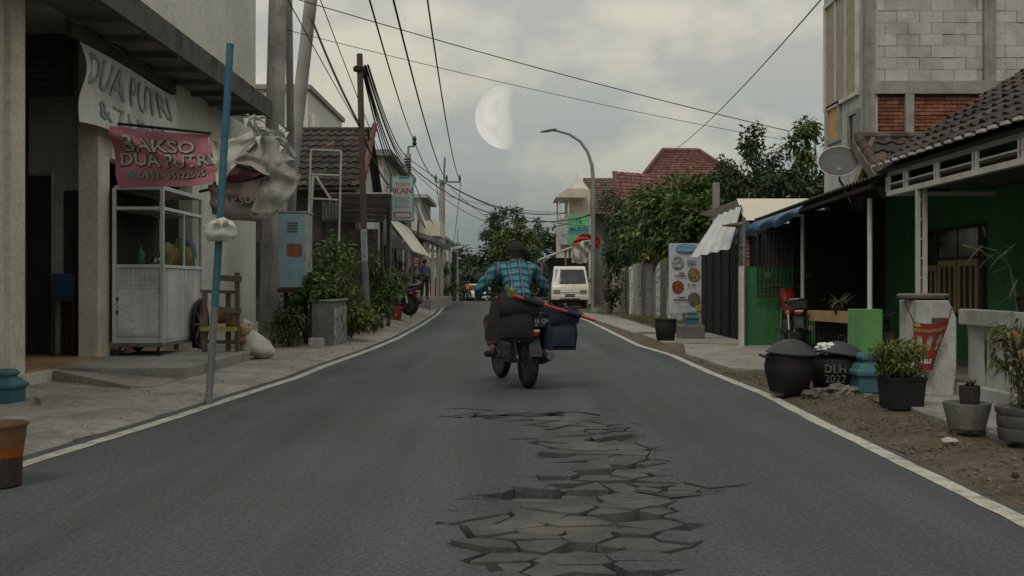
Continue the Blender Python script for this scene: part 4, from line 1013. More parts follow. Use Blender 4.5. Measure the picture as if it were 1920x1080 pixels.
# rusty pole carrying the cable bundle
RP = thing('rusty_pole', W(690, 622, GD(622, .03)), 'rust brown steel pole with painted grey band carrying cables', 'pole')
rb = W(691, 622, 22.3); r1 = W(684, 490, 22.4); r2 = W(682, 430, 22.4); r3 = W(675, 131, 22.6); r4 = r3 + (r3 - r2) * .1
q = MB(); q.tube([rb - Vector((0, 0, .2)), rb, r1], .072, 12); q.build('lower_shaft', pole_grey, RP, smooth=True)
q = MB(); q.tube([r1, r2], .0725, 12); q.build('painted_band', mat('band_pale', (.30, .33, .34), rough=.8, var=.2, scale=8), RP, smooth=True)
q = MB(); q.tube([r2, r3, r4], [.072, .07, .069], 12); q.build('upper_shaft', rust, RP, smooth=True)
for k, ch in enumerate('GS2A'):
    lettering(ch, .14, pole_grey, RP, W(683, 440 + k * 13, 22.32), (1, 0, 0), (0, 0, 1), extrude=.001)
q = MB(); q.lathe([(.06, 0), (.13, .02), (.14, .10), (.09, .14), (.05, .15)], r3 + Vector((-.02, 0, -.05)), 12); q.build('clamp', black_iron, RP)
# two storey white building C
BC = thing('flat_roof_house', (-6, 40, 0), 'cream two storey house with flat roof slab beyond tiled house', 'building')
q = MB(); q.box(-10, -4.65, 36, 45, 0, 5.75); q.build('wall', plaster_white, BC)
q = MB(); q.box(-10.2, -4.35, 35.7, 45.2, 5.76, 5.98); q.build('roof_slab', concrete, BC)
q = MB(); q.box(-5.5, -4.9, 35.95, 35.998, 3.6, 5.2); q.build('panel', plaster_grey, BC)
for (y, z) in ((37, 3.6), (39.5, 3.6), (42, 3.6)):
    q = MB(); q.box(-4.66, -4.62, y, y + 1.2, z, z + 1.3); w_ = q.build('window', glass_dark, BC); q = MB(); q.box(-4.64, -4.58, y - .05, y + 1.25, z - .1, z - .001); q.build('sill', concrete, w_)
for (y) in (37.5, 41):
    q = MB(); q.box(-4.66, -4.61, y, y + 1.1, .3, 2.4); q.build('door', door_brown, BC)
# house D with sloped white awnings
HD = thing('awning_house', (-5, 33, 0), 'pale green house with dark sloping awnings by the parked scooter', 'building')
q = MB(); q.box(-8.5, -3.9, 30, 35.6, 0, 3.3); q.build('wall', mat('pale_green_wall', (.36, .42, .38), rough=.9, var=.12, scale=1.5, dirt=(.2, .2, .17), damt=.3, streak=.3), HD)
q = MB(); q.box(-9, -3.7, 29.8, 35.8, 3.3, 3.4); q.build('roof_slab', concrete_dark, HD)
for k in range(5):
    y = 29.7 + k * 1.2; aw = corrugated((-2.95, y, 2.12), (-2.95, y + 1.17, 2.12), (-3.75, y + 1.17, 3.18), (-3.75, y, 3.18), 6, .03, 3, .01)
    aw.build('awning_sheet', corr_white if k % 2 == 0 else corr_grey, HD, smooth=True)
q = MB(); q.prism([(-3.0, 29.68, 2.10), (-3.9, 29.68, 3.2), (-3.9, 29.68, 2.3)], (0, -.03, 0)); q.build('awning_cheek', concrete_dark, HD)
for y in (30.4, 33.2):
    q = MB(); q.box(-3.9, -3.85, y, y + 1.5, .9, 2.3); q.build('window', glass_dark, HD)
q = MB(); q.box(-4.5, -4.0, 29.95, 29.998, .3, 2.1); q.build('door', plaster_grey, HD)
for x in (-3.05,):
    q = MB(); q.tube([(x, 30.2, .1), (x, 30.2, 2.15)], .03, 8); q.build('post', pole_grey, HD)
# building E: pillars, canopy, tiled front; plinth with standing person
BE = thing('pillared_shop', (-6, 49, 0), 'white shop with slim pillars and flat canopy behind red sign', 'building')
q = MB(); q.box(-10, -5.0, 45.6, 58, 0, 4.8); q.build('wall', plaster_white, BE)
q = MB(); q.box(-5.0, -3.42, 42.0, 57, -.1, .5); q.build('plinth', concrete, BE)
q = MB(); q.add([(-5.0, 43.6, 3.55), (-3.55, 43.6, 3.05), (-3.55, 56, 3.05), (-5.0, 56, 3.55), (-5.0, 43.6, 3.75), (-3.45, 43.6, 3.22), (-3.45, 56, 3.22), (-5.0, 56, 3.75)], [(0, 3, 2, 1), (4, 5, 6, 7), (0, 1, 5, 4), (1, 2, 6, 5), (2, 3, 7, 6)]); q.build('canopy', concrete, BE)
for y in (44.7, 47.5, 50.5, 53.5):
    q = MB(); q.box(-3.86, -3.70, y, y + .16, .5, 3.08); q.build('pillar', plaster_white, BE, bevel=.01)
    q = MB(); q.box(-4.96, -4.80, y, y + .16, .5, 3.5); q.build('pillar', plaster_white, BE, bevel=.01)
for k in range(14):
    q = MB(); z = .6 + k * .18; q.box(-5.0, -4.97, 45.65, 47.4, z, z + .12); q.build('grille_slat', inner_grey, BE)
q = MB(); q.box(-4.999, -4.2, 52, 57.5, 3.0, 3.02); q.build('ceiling', plaster_white, BE)
q = MB(); q.box(-5.0, -3.9, 54, 58, 3.78, 4.6); q.build('balcony', plaster_beige, BE)
q = MB(); q.box(-5.02, -4.98, 49, 51, .5, 2.7); q.build('door', glass_dark, BE)
# red signs
RS = thing('red_sign', W(781, 503, 44), 'small red notice sign with white print hanging by the pillars', 'sign')
q = MB(); q.box(XA(774, 44), XA(788.5, 44), 44.0, 44.03, ZA(502, 44), ZA(480.5, 44)); q.build('board', red_m, RS)
for k, py in enumerate((485, 490, 497)):
    q = MB(); q.box(XA(776.5, 44), XA(786 - k, 44), 43.985, 43.999, ZA(py + 2.2, 44), ZA(py - (1.2 if k < 2 else 2.6), 44)); q.build('print', ink_white, RS)
q = MB(); q.tube([(XA(781, 44.02), 44.02, ZA(480, 44)), (XA(781, 44.02), 44.02, 3.4)], .015, 6); q.build('hanger', black_iron, RS)
# farther left blocks
for i, (x0_, y0_, y1_, h, m_, lab) in enumerate(((-6.3, 59.5, 66, 6.3, plaster_grey, 'grey concrete building with deep roof slab before the crossarm pole'), (-6.0, 70, 84, 4.4, plaster_white, 'low white building farthest along the left side'))):
    t = thing('roadside_building', (x0_ - 2, (y0_ + y1_) / 2, 0), lab, 'building')
    q = MB(); q.box(x0_ - 5, x0_, y0_, y1_, -1, h - 1.4); q.build('wall', m_, t)
    q = MB(); q.box(x0_ - 5.1, x0_ + .9, y0_ - .2, y1_, h - 1.38, h); q.build('upper_floor', concrete if i == 0 else plaster_white, t)
    q = MB(); q.box(x0_ - 5.2, x0_ + 1.3, y0_ - .5, y1_ + .2, h + .002, h + .2); q.build('roof_slab', concrete, t)
    for k in range(3):
        q = MB(); yy = y0_ + .8 + k * 1.9; q.box(x0_ - .01, x0_ + .04, yy, yy + 1.2, .6, 2.2); q.build('window', glass_dark, t)
    q = MB(); q.box(x0_ - 3, x0_ - 1.5, y0_ - .24, y0_ - .201, h - 1.1, h - .3); q.build('window', glass_dark, t)
    for yy in (y0_ + .2, y1_ - .6):
        q = MB(); q.box(x0_ + .6, x0_ + .8, yy, yy + .2, -1, h - 1.39); q.build('post', plaster_white, t)
# jagged sheets and a dish at the houses behind the fish sign
q = MB(); q.lathe([(0, -.02), (.25, .0), (.45, .08), (.55, .16), (.57, .16), (.45, .06), (0, -.05)], W(785, 408, 40), 24, m=Matrix.Rotation(R(70), 4, 'Y')); 
DS = thing('satellite_dish', W(785, 408, 40), 'pale satellite dish behind the fish shop sign', 'dish'); q.build('reflector', plaster_white, DS, smooth=True)
q = MB(); q.tube([W(785, 410, 40.1), W(783, 450, 41)], .04, 8); q.build('mast', pole_grey, DS)
# fish shop sign
FS = thing('fish_shop_sign', (XA(754, 28), 28, 0), 'tall pale blue fish shop signboard with red lettering on pole', 'sign')
sx0, sx1, sz0, sz1 = XA(734, 28), XA(776, 28), ZA(415, 28), ZA(331, 28)
q = MB(); q.box(sx0, sx1, 27.94, 28.04, sz0, sz1); q.build('box', mat('sign_teal', (.08, .30, .32), rough=.5, bump=0), FS, bevel=.01)
q = MB(); q.box(sx0 + .03, sx1 - .03, 27.932, 27.939, sz0 + .03, sz1 - .03); q.build('face', mat('sign_pale', (.42, .50, .50), rough=.5, var=.08, scale=4, bump=0), FS)
q = MB(); q.box(sx0 + .22, sx1 - .12, 27.927, 27.931, sz1 - .06, sz1 - .032); q.build('stripe', ink_blue, FS)
lettering('TOKO', .15, ink_red, FS, ((sx0 + sx1) / 2, 27.928, sz1 - .23), (1, 0, 0), (0, 0, 1), sx=1.0)
lettering('IKAN', .22, ink_red, FS, ((sx0 + sx1) / 2, 27.928, sz1 - .41), (1, 0, 0), (0, 0, 1), sx=1.1, bold=.004)
for k, z in enumerate((.60, .66, .72, .80, .86)):
    q = MB(); q.box(sx0 + .1, sx1 - .1 - .06 * (k % 2), 27.927, 27.931, sz1 - z - .018, sz1 - z + .012); q.build('print', mat('sign_fish_grey', (.24, .33, .34), bump=0), FS)
for (a, b_, c, d) in ((.08, .55, 1.0, 1.03), (.08, .55, 1.15, 1.18)):
    q = MB(); q.box(sx0 + a, sx0 + b_, 27.927, 27.931, sz1 - d, sz1 - c); q.build('border', ink_red, FS)
for a in (.08, .52):
    q = MB(); q.box(sx0 + a, sx0 + a + .03, 27.927, 27.931, sz1 - 1.149, sz1 - 1.031); q.build('border', ink_red, FS)
q = MB(); q.tube([(sx0 - .03, 28, .2), (sx0 - .03, 28, sz1)], .028, 10); q.build('post', pole_grey, FS, smooth=True)
for z in (sz0 + .15, sz1 - .15):
    q = MB(); q.tube([(sx0 - .03, 28, z), (sx0 + .02, 28, z)], .015, 6); q.build('bracket', pole_grey, FS)
# red flower pot marked 04
PT = thing('flower_pot', (XA(740, 27.6), 27.6, .06), 'red plastic flower pot painted with white digits', 'pot')
q = MB(); q.lathe([(.15, 0), (.16, .01), (.22, .38), (.24, .385), (.24, .45), (.21, .45), (.20, .38), (0, .37)], (XA(740, 27.6), 27.6, .07), 28); q.build('pot', red_m, PT, smooth=True)
lettering('04', .2, ink_white, PT, (XA(738, 27.38), 27.375, .30), (1, 0, 0), (0, -.15, 1), extrude=.004)
q = MB(); strap_plant(q, (XA(740, 27.6), 27.6, .44), 16, .28, .03, 8); q.build('leaves', leaf_yel, PT)
P2 = thing('flower_pot', (XA(818, 58), 58, .05), 'small red pot at the foot of the far hedge', 'pot')
q = MB(); q.lathe([(.3, 0), (.42, .62), (.45, .62), (.45, .72), (.4, .72), (.38, .65), (0, .64)], (XA(818, 58), 58, .3), 20); q.build('pot', red_m, P2, smooth=True)
q = MB(); q.box(XA(818, 58) - .4, XA(818, 58) + .4, 57.6, 58.4, 0, .3); q.build('stand', concrete, P2)
for i, (px, d, m_, lb) in enumerate(((697, 22.6, black_plastic, 'black plastic pot at the foot of the rusty pole'), (706, 24.5, plaster_white, 'whitewashed pot under the dense green bush'))):
    t = thing('planter_pot', (XA(px, d), d, .06), lb, 'pot'); q = MB(); q.lathe([(.13, 0), (.18, .3), (.2, .3), (.2, .34), (.17, .34), (0, .3)], (XA(px, d), d, .07), 20); q.build('pot', m_, t, smooth=True)
    q = MB(); strap_plant(q, (XA(px, d), d, .36), 18, .35, .03, i + 3); q.build('leaves', leaf_mid, t)

# ------------------------------------------------------------------ poles and cables far left
def crossarm_pole(px, ytop, d, arm, yarm, lab, rad=.15, arm_px=None):
    t = thing('utility_pole', (XA(px, d), d, gz(d)), lab, 'pole', 'utility poles along the left side')
    X = XA(px, d); q = MB(); q.tube([(X, d, gz(d) - .2), (X, d, ZA(ytop, d))], [rad * 1.15, rad * .8], 12); q.build('shaft', concrete, t, smooth=True)
    if arm_px:
        a, b_ = arm_px; z = ZA(yarm, d); q = MB(); q.box(XA(a, d), XA(b_, d), d - .24 - .05, d - .17, z - .05, z + .05); q.build('crossarm', pole_grey, t)
        for k in (a + 1.5, px + 9, b_ - 1.5):
            q = MB(); q.lathe([(.05, 0), (.08, .05), (.05, .12), (.085, .18), (.05, .26), (.03, .38)], (XA(k, d), d - .24, z + .05), 10); q.build('insulator', black_iron, t, smooth=True)
    return t
crossarm_pole(829, 338, 60, 1, 342, 'concrete pole with wide crossarm and three insulators', .2, (816, 864))
q = MB(); q.tube([W(832, 345, 59.8), W(834, 295, 59.8)], .06, 8); q.build('lightning_rod', pole_grey, thing('pole_spike', W(832, 345, 59.8), 'thin steel spike standing above the crossarm pole', 'pole'))
up = crossarm_pole(765, 288, 42, 0, 0, 'cluttered utility pole with angled top bracket above fish sign', .16)
q = MB(); q.tube([W(765, 292, 42), W(766, 275, 42), W(778, 274, 42)], .05, 8); q.build('bracket', pole_grey, up)
q = MB(); q.lathe([(.06, 0), (.1, .08), (.06, .18), (.1, .26), (.04, .4)], W(777, 273, 42), 10); q.build('insulator', black_iron, up, smooth=True)
for k in range(6):
    q = MB(); q.box(XA(758, 42), XA(772, 42), 41.7, 41.76, ZA(300 + k * 5, 42) - .03, ZA(300 + k * 5, 42) + .02); q.build('clamp', black_iron, up)
for i, (px, d, yt, rd, m_, lb) in enumerate(((843, 70, 455, .12, pole_grey, 'slim dark post where the road bends'), (851, 72, 470, .16, wood_dark, 'dark tapering post at the bend nearest the road'), (858, 90, 430, .1, pole_grey, 'thin distant pole right of the bend posts'))):
    pole('bend_post', [(XA(px, d), d, gz(d)), (XA(px, d), d, ZA(yt, d))], [rd, rd * .4], m_, lb)
def cable(a, b_, sag, r, lab, grp='overhead cables', n=18):
    a, b_ = Vector(a), Vector(b_); pts = []
    for i in range(n + 1):
        t_ = i / n; p = a.lerp(b_, t_); p.z -= sag * 4 * t_ * (1 - t_); pts.append(p)
    q = MB(); q.tube(pts, r, 5, cap=False)
    return q.build('overhead_cable', cable_m, label=lab, cat='cable', group=grp)
top = r3
i = 0
for k, (dx, z0, tx, ty, td, rr) in enumerate(((.02, .02, 742, 345, 42, .022), (.05, 0, 752, 328, 42, .02), (.08, -.02, 757, 320, 42, .024), (.1, .02, 762, 318, 42, .016), (.13, 0, 760, 305, 42, .02), (.16, .03, 763, 300, 42, .014), (.06, -.05, 747, 338, 42, .016), (.18, .02, 765, 296, 42, .018))):
    cable(top + Vector((dx, .05, z0 + .1)), W(tx, ty, td), .35 + .05 * (k % 3), rr, 'black cable in rusty pole bundle, ' + ('lowest', 'second lowest', 'third from the bottom', 'fourth from the bottom', 'fourth from the top', 'third from the top', 'second from the top', 'topmost')[(0, 2, 3, 4, 5, 6, 1, 7)[k]] + ' at the cluttered pole', 'cable bundle at the rusty pole')
nearz = [((-3.9, 4, 7.2), W(690, 312, 26)), ]
cable(W(579, 20, 23.9), W(673, 232, 22.4), .12, .028, 'thick sagging cable reaching the rusty pole from the left')
cable(W(673, 232, 22.4), W(748, 350, 40), .5, .026, 'thick cable leaving the rusty pole down to the right')
cable(W(690, 245, 26), W(702, 372, 27), -.05, .03, 'black cable hanging down the cream gable wall')
cable(W(524, -30, 19), W(712, 300, 36), .1, .012, 'thin wire crossing behind the rusty pole, leftmost')
cable(W(586, -40, 24), W(730, 330, 40), .1, .014, 'thin wire crossing behind the rusty pole, second from left')
cable(W(690, -10, 14), W(778, 268, 42), .2, .016, 'power line running to the angled top bracket')
cable(W(778, 268, 42), W(818, 336, 60), .3, .022, 'power line from the angled bracket to crossarm left insulator')
cable(W(735, -10, 16), W(838, 336, 60), .6, .02, 'power line ending at the crossarm middle insulator')
cable(W(800, -10, 20), W(862, 336, 60), .7, .02, 'power line ending at the crossarm right insulator')
cable(W(818, 342, 60), W(848, 560, 80), .2, .02, 'thin line dropping from the crossarm left end')
cable(W(864, 342, 60), W(848, 480, 75), .1, .02, 'thin line dropping from the crossarm right end')
cable(W(768, 310, 42), W(1112, 402, 40), 1.1, .022, 'heavy cable crossing the street to the lamp post')
cable(W(770, 315, 42), W(1112, 398, 40), 1.5, .012, 'thin cable crossing the street, lowest of the three')
cable(W(840, 345, 60), W(1060, 400, 56), .6, .018, 'thin wire from crossarm pole to the balcony house')
cable(W(845, 352, 60), W(1065, 440, 56), 1.0, .016, 'thin drooping wire under the crossarm to the balcony house')
cable(W(521, 52, 19), W(1470, 262, 27), .12, .0065, 'faint wire crossing the whole sky below the moon top')
cable(W(542, -6, 21), W(1480, 246, 26), .10, .011, 'dark wire running from upper sky to the right trees')
cable(W(1549, -12, 19.2), W(1262, 283, 50), .25, .014, 'twisted service cable slanting down to the red hipped roof')
cable(W(770, 300, 42), W(1062, 398, 56), .9, .016, 'thin cable crossing the street, topmost towards the balcony house')
cable(W(845, 348, 60), W(1112, 425, 40), .5, .014, 'thin wire from the crossarm pole slanting to the lamp post')
cable(W(831, 365, 60), W(1050, 398, 57), .25, .014, 'nearly level thin wire high between pole and balcony house')
cable(W(768, 322, 42), W(845, 470, 70), .4, .022, 'dark cable dropping from the cluttered pole to the bend posts')
cable(W(505, 165, 20), W(478, 180, 19), .02, .008, 'short wire between the shop wall and concrete pole')
# ================================================================== RIGHT SIDE
# green house, nearest
GH = thing('green_house', (6.4, 12.5, 0), 'green plastered house with porch and yellow shuttered window on the right', 'building')
q = MB(); q.box(6.0, 6.2, 4.0, 16.0, 0, 3.0); q.build('wall', green_m, GH)
q = MB(); q.box(4.0, 4.8, 17.0, 17.12, 0, 1.42); q.build('porch_wall', green_m, GH)
q = MB(); q.box(4.801, 6.2, 17.0, 17.12, 0, 2.38); q.build('back_wall', mat('porch_back_shade', (.02, .018, .016), rough=.9, var=.3), GH)  # near-black colour paints in the shade under the porch roof
q = MB(); q.box(6.0, 6.2, 16.001, 17.0, 0, 2.6); q.build('wall', MATS['porch_back_shade'], GH)
q = MB(); q.box(4.75, 6.0, 4.0, 17.0, -.02, .10); q.build('floor', concrete_dark, GH)
# window: frame, shutters with slats of glass
wy0, wy1, wz0, wz1 = 12.66, 14.5, .74, 1.80
q = MB(); q.box(5.955, 5.999, wy0 - .08, wy1 + .08, wz0 - .05, wz1 + .08); wn = q.build('window', wood_dark, GH)
shut = mat('shutter_yellow', (.36, .27, .13), rough=.6, var=.15, scale=5, dirt=(.16, .12, .07), damt=.3)
for k in range(3):
    ya = wy0 + .03 + k * .61; 
    if k == 2: zz1 = wz1 - .42
    else: zz1 = wz1 - .36
    for (a, b_, c, d) in ((ya, ya + .56, wz0, wz0 + .07), (ya, ya + .56, zz1 - .08, zz1), (ya, ya + .06, wz0 + .071, zz1 - .081), (ya + .50, ya + .56, wz0 + .071, zz1 - .081), (ya + .17, ya + .21, wz0 + .071, zz1 - .081), (ya + .34, ya + .38, wz0 + .071, zz1 - .081)):
        q = MB(); q.box(5.925, 5.954, a, b_, c, d); q.build('shutter_rail', shut, wn)
    q = MB(); q.box(5.940, 5.953, ya + .061, ya + .499, wz0 + .071, zz1 - .081); q.build('pane', glass_dark, wn)
    q = MB(); q.box(5.942, 5.953, ya, ya + .56, zz1 + .04, wz1 + .04); q.build('pane', glass_dark, wn)
q = MB(); q.box(5.955, 5.999, 8.6, 9.5, .1, 2.1); q.build('door', wood_dark, GH)
# tiled main roof over the porch, eave towards the road
ev = Vector((4.55, 12.55, 2.54)); sl = Vector((1.8, 0, 1.14)).normalized()
q = MB(); a0 = Vector((4.58, 3.5, 2.52)); a1 = Vector((4.58, 12.52, 2.52)); up_ = sl * 4.2
th = Vector((.03, 0, -.06))
q.add([a0, a1, a1 + up_, a0 + up_, a0 + th, a1 + th, a1 + up_ + th, a0 + up_ + th], [(0, 3, 2, 1), (4, 5, 6, 7), (0, 1, 5, 4), (1, 2, 6, 5), (3, 7, 6, 2)])
rf = q.build('roof', tile_dark, GH)
tiled_slope(rf, (4.52, 12.52, 2.55), (0, -1, 0), sl, 21, 12, .235, .27, tile_dark, 9, mats=[tile_dark] * 4 + [tile_brown])
for k in range(21):
    q = MB(); y = 12.52 - (k + .72) * .235; q.box(4.465, 4.515, y - .065, y + .055, 2.562, 2.592); q.build('tile_tip', white_paint, rf)
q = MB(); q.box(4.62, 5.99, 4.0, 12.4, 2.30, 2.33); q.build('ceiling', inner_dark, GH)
# white steel truss along the eave
TR = thing('eave_truss', (4.6, 10, 2.2), 'white steel box truss under the tiled eave on the right', 'truss')
q = MB(); q.box(4.585, 4.66, 4.0, 12.2, 2.19, 2.25); q.build('lower_chord', white_paint, TR)
q = MB(); q.box(4.60, 4.66, 4.0, 12.2, 2.43, 2.515); q.build('upper_chord', pole_grey, TR)
q = MB(); q.box(4.61, 4.64, 4.0, 12.2, 2.325, 2.345); q.build('mid_rail', white_paint, TR)
for y in (5.2, 6.1, 7.0, 8.0, 8.95, 9.85, 10.75, 11.6, 12.15):
    for dy in (0, .075):
        q = MB(); q.box(4.595, 4.625, y + dy, y + dy + .03, 2.251, 2.429); q.build('upright', white_paint, TR)
q = MB(); q.bar((4.62, 12.17, 2.22), (5.9, 12.17, 2.22), .05); q.build('end_beam', white_paint, TR)
# double post
for nm, xx in (('a', 0), ('b', .095)):
    pass
DP = thing('truss_post', (4.66, 11.2, .1), 'white twin pipe post with short rungs under the truss', 'post')
for px in (1721, 1734):
    q = MB(); X = XA(px, 11.3); q.box(X - .022, X + .022, 11.28, 11.32, .1, 2.189); q.build('pipe', white_paint, DP)
for k in range(9):
    q = MB(); z = .3 + k * .22; q.box(XA(1724.5, 11.3), XA(1730.5, 11.3), 11.29, 11.31, z, z + .015); q.build('rung', white_paint, DP)
# porch roof (dark corrugated) with pipe posts
DR = thing('porch_canopy', (5.4, 15.7, 2.3), 'rusty dark corrugated porch roof beside the tiled roof', 'canopy')
corrugated((4.38, 19.4, 2.25), (4.38, 12.2, 2.42), (6.6, 12.2, 3.05), (6.6, 19.4, 2.9), 60, .018, 2, .004).build('sheet', corr_dark, DR, smooth=True)
for y, z in ((18.9, 2.2), (16.3, 2.26), (13.0, 2.33)):
    q = MB(); q.bar((4.45, y, z), (6.5, y, z + .55), .05); q.build('rafter', wood_dark, DR)
q = MB(); q.bar((4.46, 19.3, 2.17), (4.46, 12.3, 2.33), .05); q.build('purlin', wood_dark, DR)
for px, d, yt, yb, lb in ((1505, 16.3, 402, 586, 'slim white pipe post rising from the farther green pillar'), (1631, 12.75, 372, 581, 'slim white pipe post rising from the nearer green pillar')):
    t = thing('porch_post', (XA(px, d), d, ZA(yb, d)), lb, 'post'); q = MB(); q.tube([(XA(px, d), d, ZA(yb, d)), (XA(px, d), d, ZA(yt, d))], .032, 10); q.build('pipe', white_paint, t, smooth=True)
    q = MB(); q.box(XA(px, d) - .05, XA(px, d) + .05, d - .05, d + .05, ZA(yb, d) - .012, ZA(yb, d)); q.build('foot_plate', black_iron, t)
WP = thing('shack_post', (3.87, 16.8, .06), 'white painted square post at the corner of the dark shack', 'post')
q = MB(); q.box(3.83, 3.91, 16.76, 16.84, .03, 1.42); q.build('lower', white_paint, WP); q = MB(); q.tube([(3.93, 16.86, 0.06), (3.93, 16.86, 2.25)], .03, 8); q.build('pipe', pole_grey, WP)
# bright green pillars with board and rails between
for px0, px1, d, yt, lb in ((1605, 1655, 12.6, 580, 'bright green low porch pillar nearest the camera'), (1487, 1528, 16.3, 582, 'bright green low porch pillar beside the green wall')):
    q = MB(); q.box(XA(px0, d), XA(px1, d), d, d + .32, .0, ZA(yt, d)); q.build('porch_pillar', green_bright, label=lb, cat='pillar', bevel=.008)
BR_ = thing('porch_gate', (4.5, 14.5, .1), 'low dark barred gate with tan top board between green pillars', 'gate')
ga, gb = Vector((4.52, 12.95, 0)), Vector((4.74, 16.25, 0))
q = MB(); q.bar((4.50, 12.93, .68), (4.70, 16.28, .62), .06, .16); q.build('top_board', wood_tan, BR_)
q = MB(); q.bar((4.52, 12.93, .17), (4.72, 16.28, .17), .03, .04); q.build('bottom_rail', black_iron, BR_)
for k in range(20):
    p = ga.lerp(gb, (k + .5) / 20); q = MB(); q.tube([(p.x, p.y, .18), (p.x, p.y, .6)], .009, 6); q.build('bar', black_iron, BR_)
# blue tarp hung under the eave
def tp(u, v):
    y = 19.3 - 4.5 * u; z = 2.20 + .09 * u - (.30 - .16 * u + .03 * math.sin(u * 20)) * v
    return Vector((4.33 - .06 * math.sin(v * 3.1) - .03 * math.sin(u * 25 + v * 3) * v, y, z))
TPp = thing('blue_tarpaulin', (4.35, 17.7, 1.9), 'rolled blue tarpaulin hanging under the porch roof edge', 'tarpaulin')
q = MB(); q.grid(lambda u, v: tp(u, 1 - v), 50, 10, .004); q.build('sheet', tarp_blue, TPp, smooth=True)
# window grille over the half wall, pale brick behind
WG = thing('window_grille', (4.4, 17.0, .8), 'black iron window grille above the green half wall', 'grille')
for k in range(9):
    X = XA(1421 + k * 7.5, 16.9); q = MB(); q.box(X - .008, X + .008, 16.90, 16.92, ZA(556, 16.9), ZA(432, 16.9)); q.build('bar', black_iron, WG)
for py in (434, 461, 500, 528, 555):
    q = MB(); q.box(XA(1418, 16.9), XA(1484, 16.9), 16.885, 16.899, ZA(py, 16.9) - .012, ZA(py, 16.9) + .012); q.build('rail', black_iron, WG)
NB = thing('back_wall', (4.6, 18.4, 0), 'weathered brick wall seen behind the iron grille', 'wall')
q = MB(); q.box(4.2, 6.2, 18.4, 18.5, 0, 2.2); q.build('mortar_bed', mortar, NB)
bme = MB().box(-.1, .1, -.03, .03, -.028, .028); bmesh_brick = bpy.data.meshes.new('brick'); bmesh_brick.from_pydata(bme.v, [], bme.f); bmesh_brick.materials.append(mat('brick_pale', (.34, .22, .17), rough=.95, var=.3, scale=7, rand=.3))
for j in range(14):
    for i in range(5):
        inst(bmesh_brick, 'brick', NB, Matrix.Translation(Vector((4.32 + i * .215 + (.1 if j % 2 else 0), 18.38, 1.0 + j * .07)) - ORG[NB.name]))
# dark shack beside, with boards
SH = thing('dark_shack', (4.6, 20, 0), 'dark board shack behind the menu banner', 'shed')
for k in range(20):
    y = 17.6 + k * .27; q = MB(); q.box(4.36 + .01 * (k % 3), 4.40 + .01 * (k % 3), y, y + .255, .05, 2.3); q.build('board', mat('shack_board', (.011, .010, .009), rough=.9, var=.4, scale=3, rand=.5), SH)
for k in range(6):
    x = 4.42 + k * .3; q = MB(); q.box(x, x + .29, 23.0, 23.04, .05, 2.5); q.build('board', MATS['shack_board'], SH)
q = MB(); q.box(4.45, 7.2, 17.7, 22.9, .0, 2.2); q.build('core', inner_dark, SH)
rs = corrugated((4.18, 17.9, 2.27), (7.6, 17.9, 2.27), (7.6, 21.0, 2.93), (4.74, 21.0, 2.93), 9, .007, 2, .004, across='v'); rs.build('roof_sheet', corr_white, SH, smooth=True)
rs = corrugated(W(1348, 410, 19.8), W(1310, 402, 22.8), W(1388, 374, 22.0), W(1392, 392, 18.8), 16, .015, 2, .006); rs.build('roof_sheet', corr_dark, SH, smooth=True)
HS = thing('loose_sheet', (3.9, 19, 1.7), 'bent pale corrugated sheet dangling off the shack roof', 'sheet')
corrugated(W(1293, 484, 19.3), W(1368, 466, 18.0), W(1390, 386, 18.4), W(1346, 404, 19.6), 4, .02, 6, .004).build('sheet', corr_grey, HS, smooth=True)
q = MB(); q.tube([W(1355, 423, 18.2), W(1372, 422, 17.8), W(1402, 420, 17.4)], [.012, .035, .05], 8); q.build('batten', wood, HS)
# menu banner
MN = thing('menu_banner', (XA(1286, 24), 24, .4), 'tall pale food menu banner with four round dish pictures', 'banner')
ma, mb_, mz0, mz1 = XA(1254, 24), XA(1318, 24), ZA(586, 24), ZA(456, 24)
def mnp(u, v): return Vector((ma + (mb_ - ma) * u, 24 - .03 * math.sin(u * 3) - .012 * math.sin(v * 7), mz0 + (mz1 - mz0) * v))
q = MB(); q.grid(mnp, 10, 16, .004); q.build('sheet', mat('menu_sheet', (.50, .50, .54), rough=.5, var=.06, scale=2, bump=0, dirt=(.55, .42, .42), damt=.15), MN, smooth=True)
def disc(u, v, ru, rv, m_, nm, off=.006, n=24):
    c = mnp(u, v); q = MB(); q.add([(c.x + ru * math.cos(6.2832 * k / n), c.y - off - .035, c.z + rv * math.sin(6.2832 * k / n)) for k in range(n)], [tuple(range(n))]); return q.build(nm, m_, MN)
def foodmat(nm, c1, c2): return mat(nm, c1, rough=.6, var=.6, scale=14, dirt=c2, damt=.6, dscale=16, bump=0)
disc(.5, .93, .27, .10, mat('menu_blue', (.12, .32, .52), bump=0), 'title_oval')
disc(.25, .72, .145, .145, foodmat('food_a', (.42, .43, .42), (.03, .04, .03)), 'dish_picture'); disc(.72, .55, .15, .15, foodmat('food_b', (.32, .20, .08), (.05, .06, .03)), 'dish_picture')
disc(.25, .375, .145, .145, foodmat('food_c', (.35, .09, .04), (.06, .02, .01)), 'dish_picture'); disc(.72, .20, .15, .15, foodmat('food_d', (.06, .07, .05), (.24, .17, .1)), 'dish_picture')
lettering('MENU', .085, ink_white, MN, mnp(.5, .953) - Vector((0, .05, 0)), (1, 0, 0), (0, 0, 1), extrude=.001); lettering('SPESIAL', .075, ink_white, MN, mnp(.5, .902) - Vector((0, .05, 0)), (1, 0, 0), (0, 0, 1), extrude=.001)
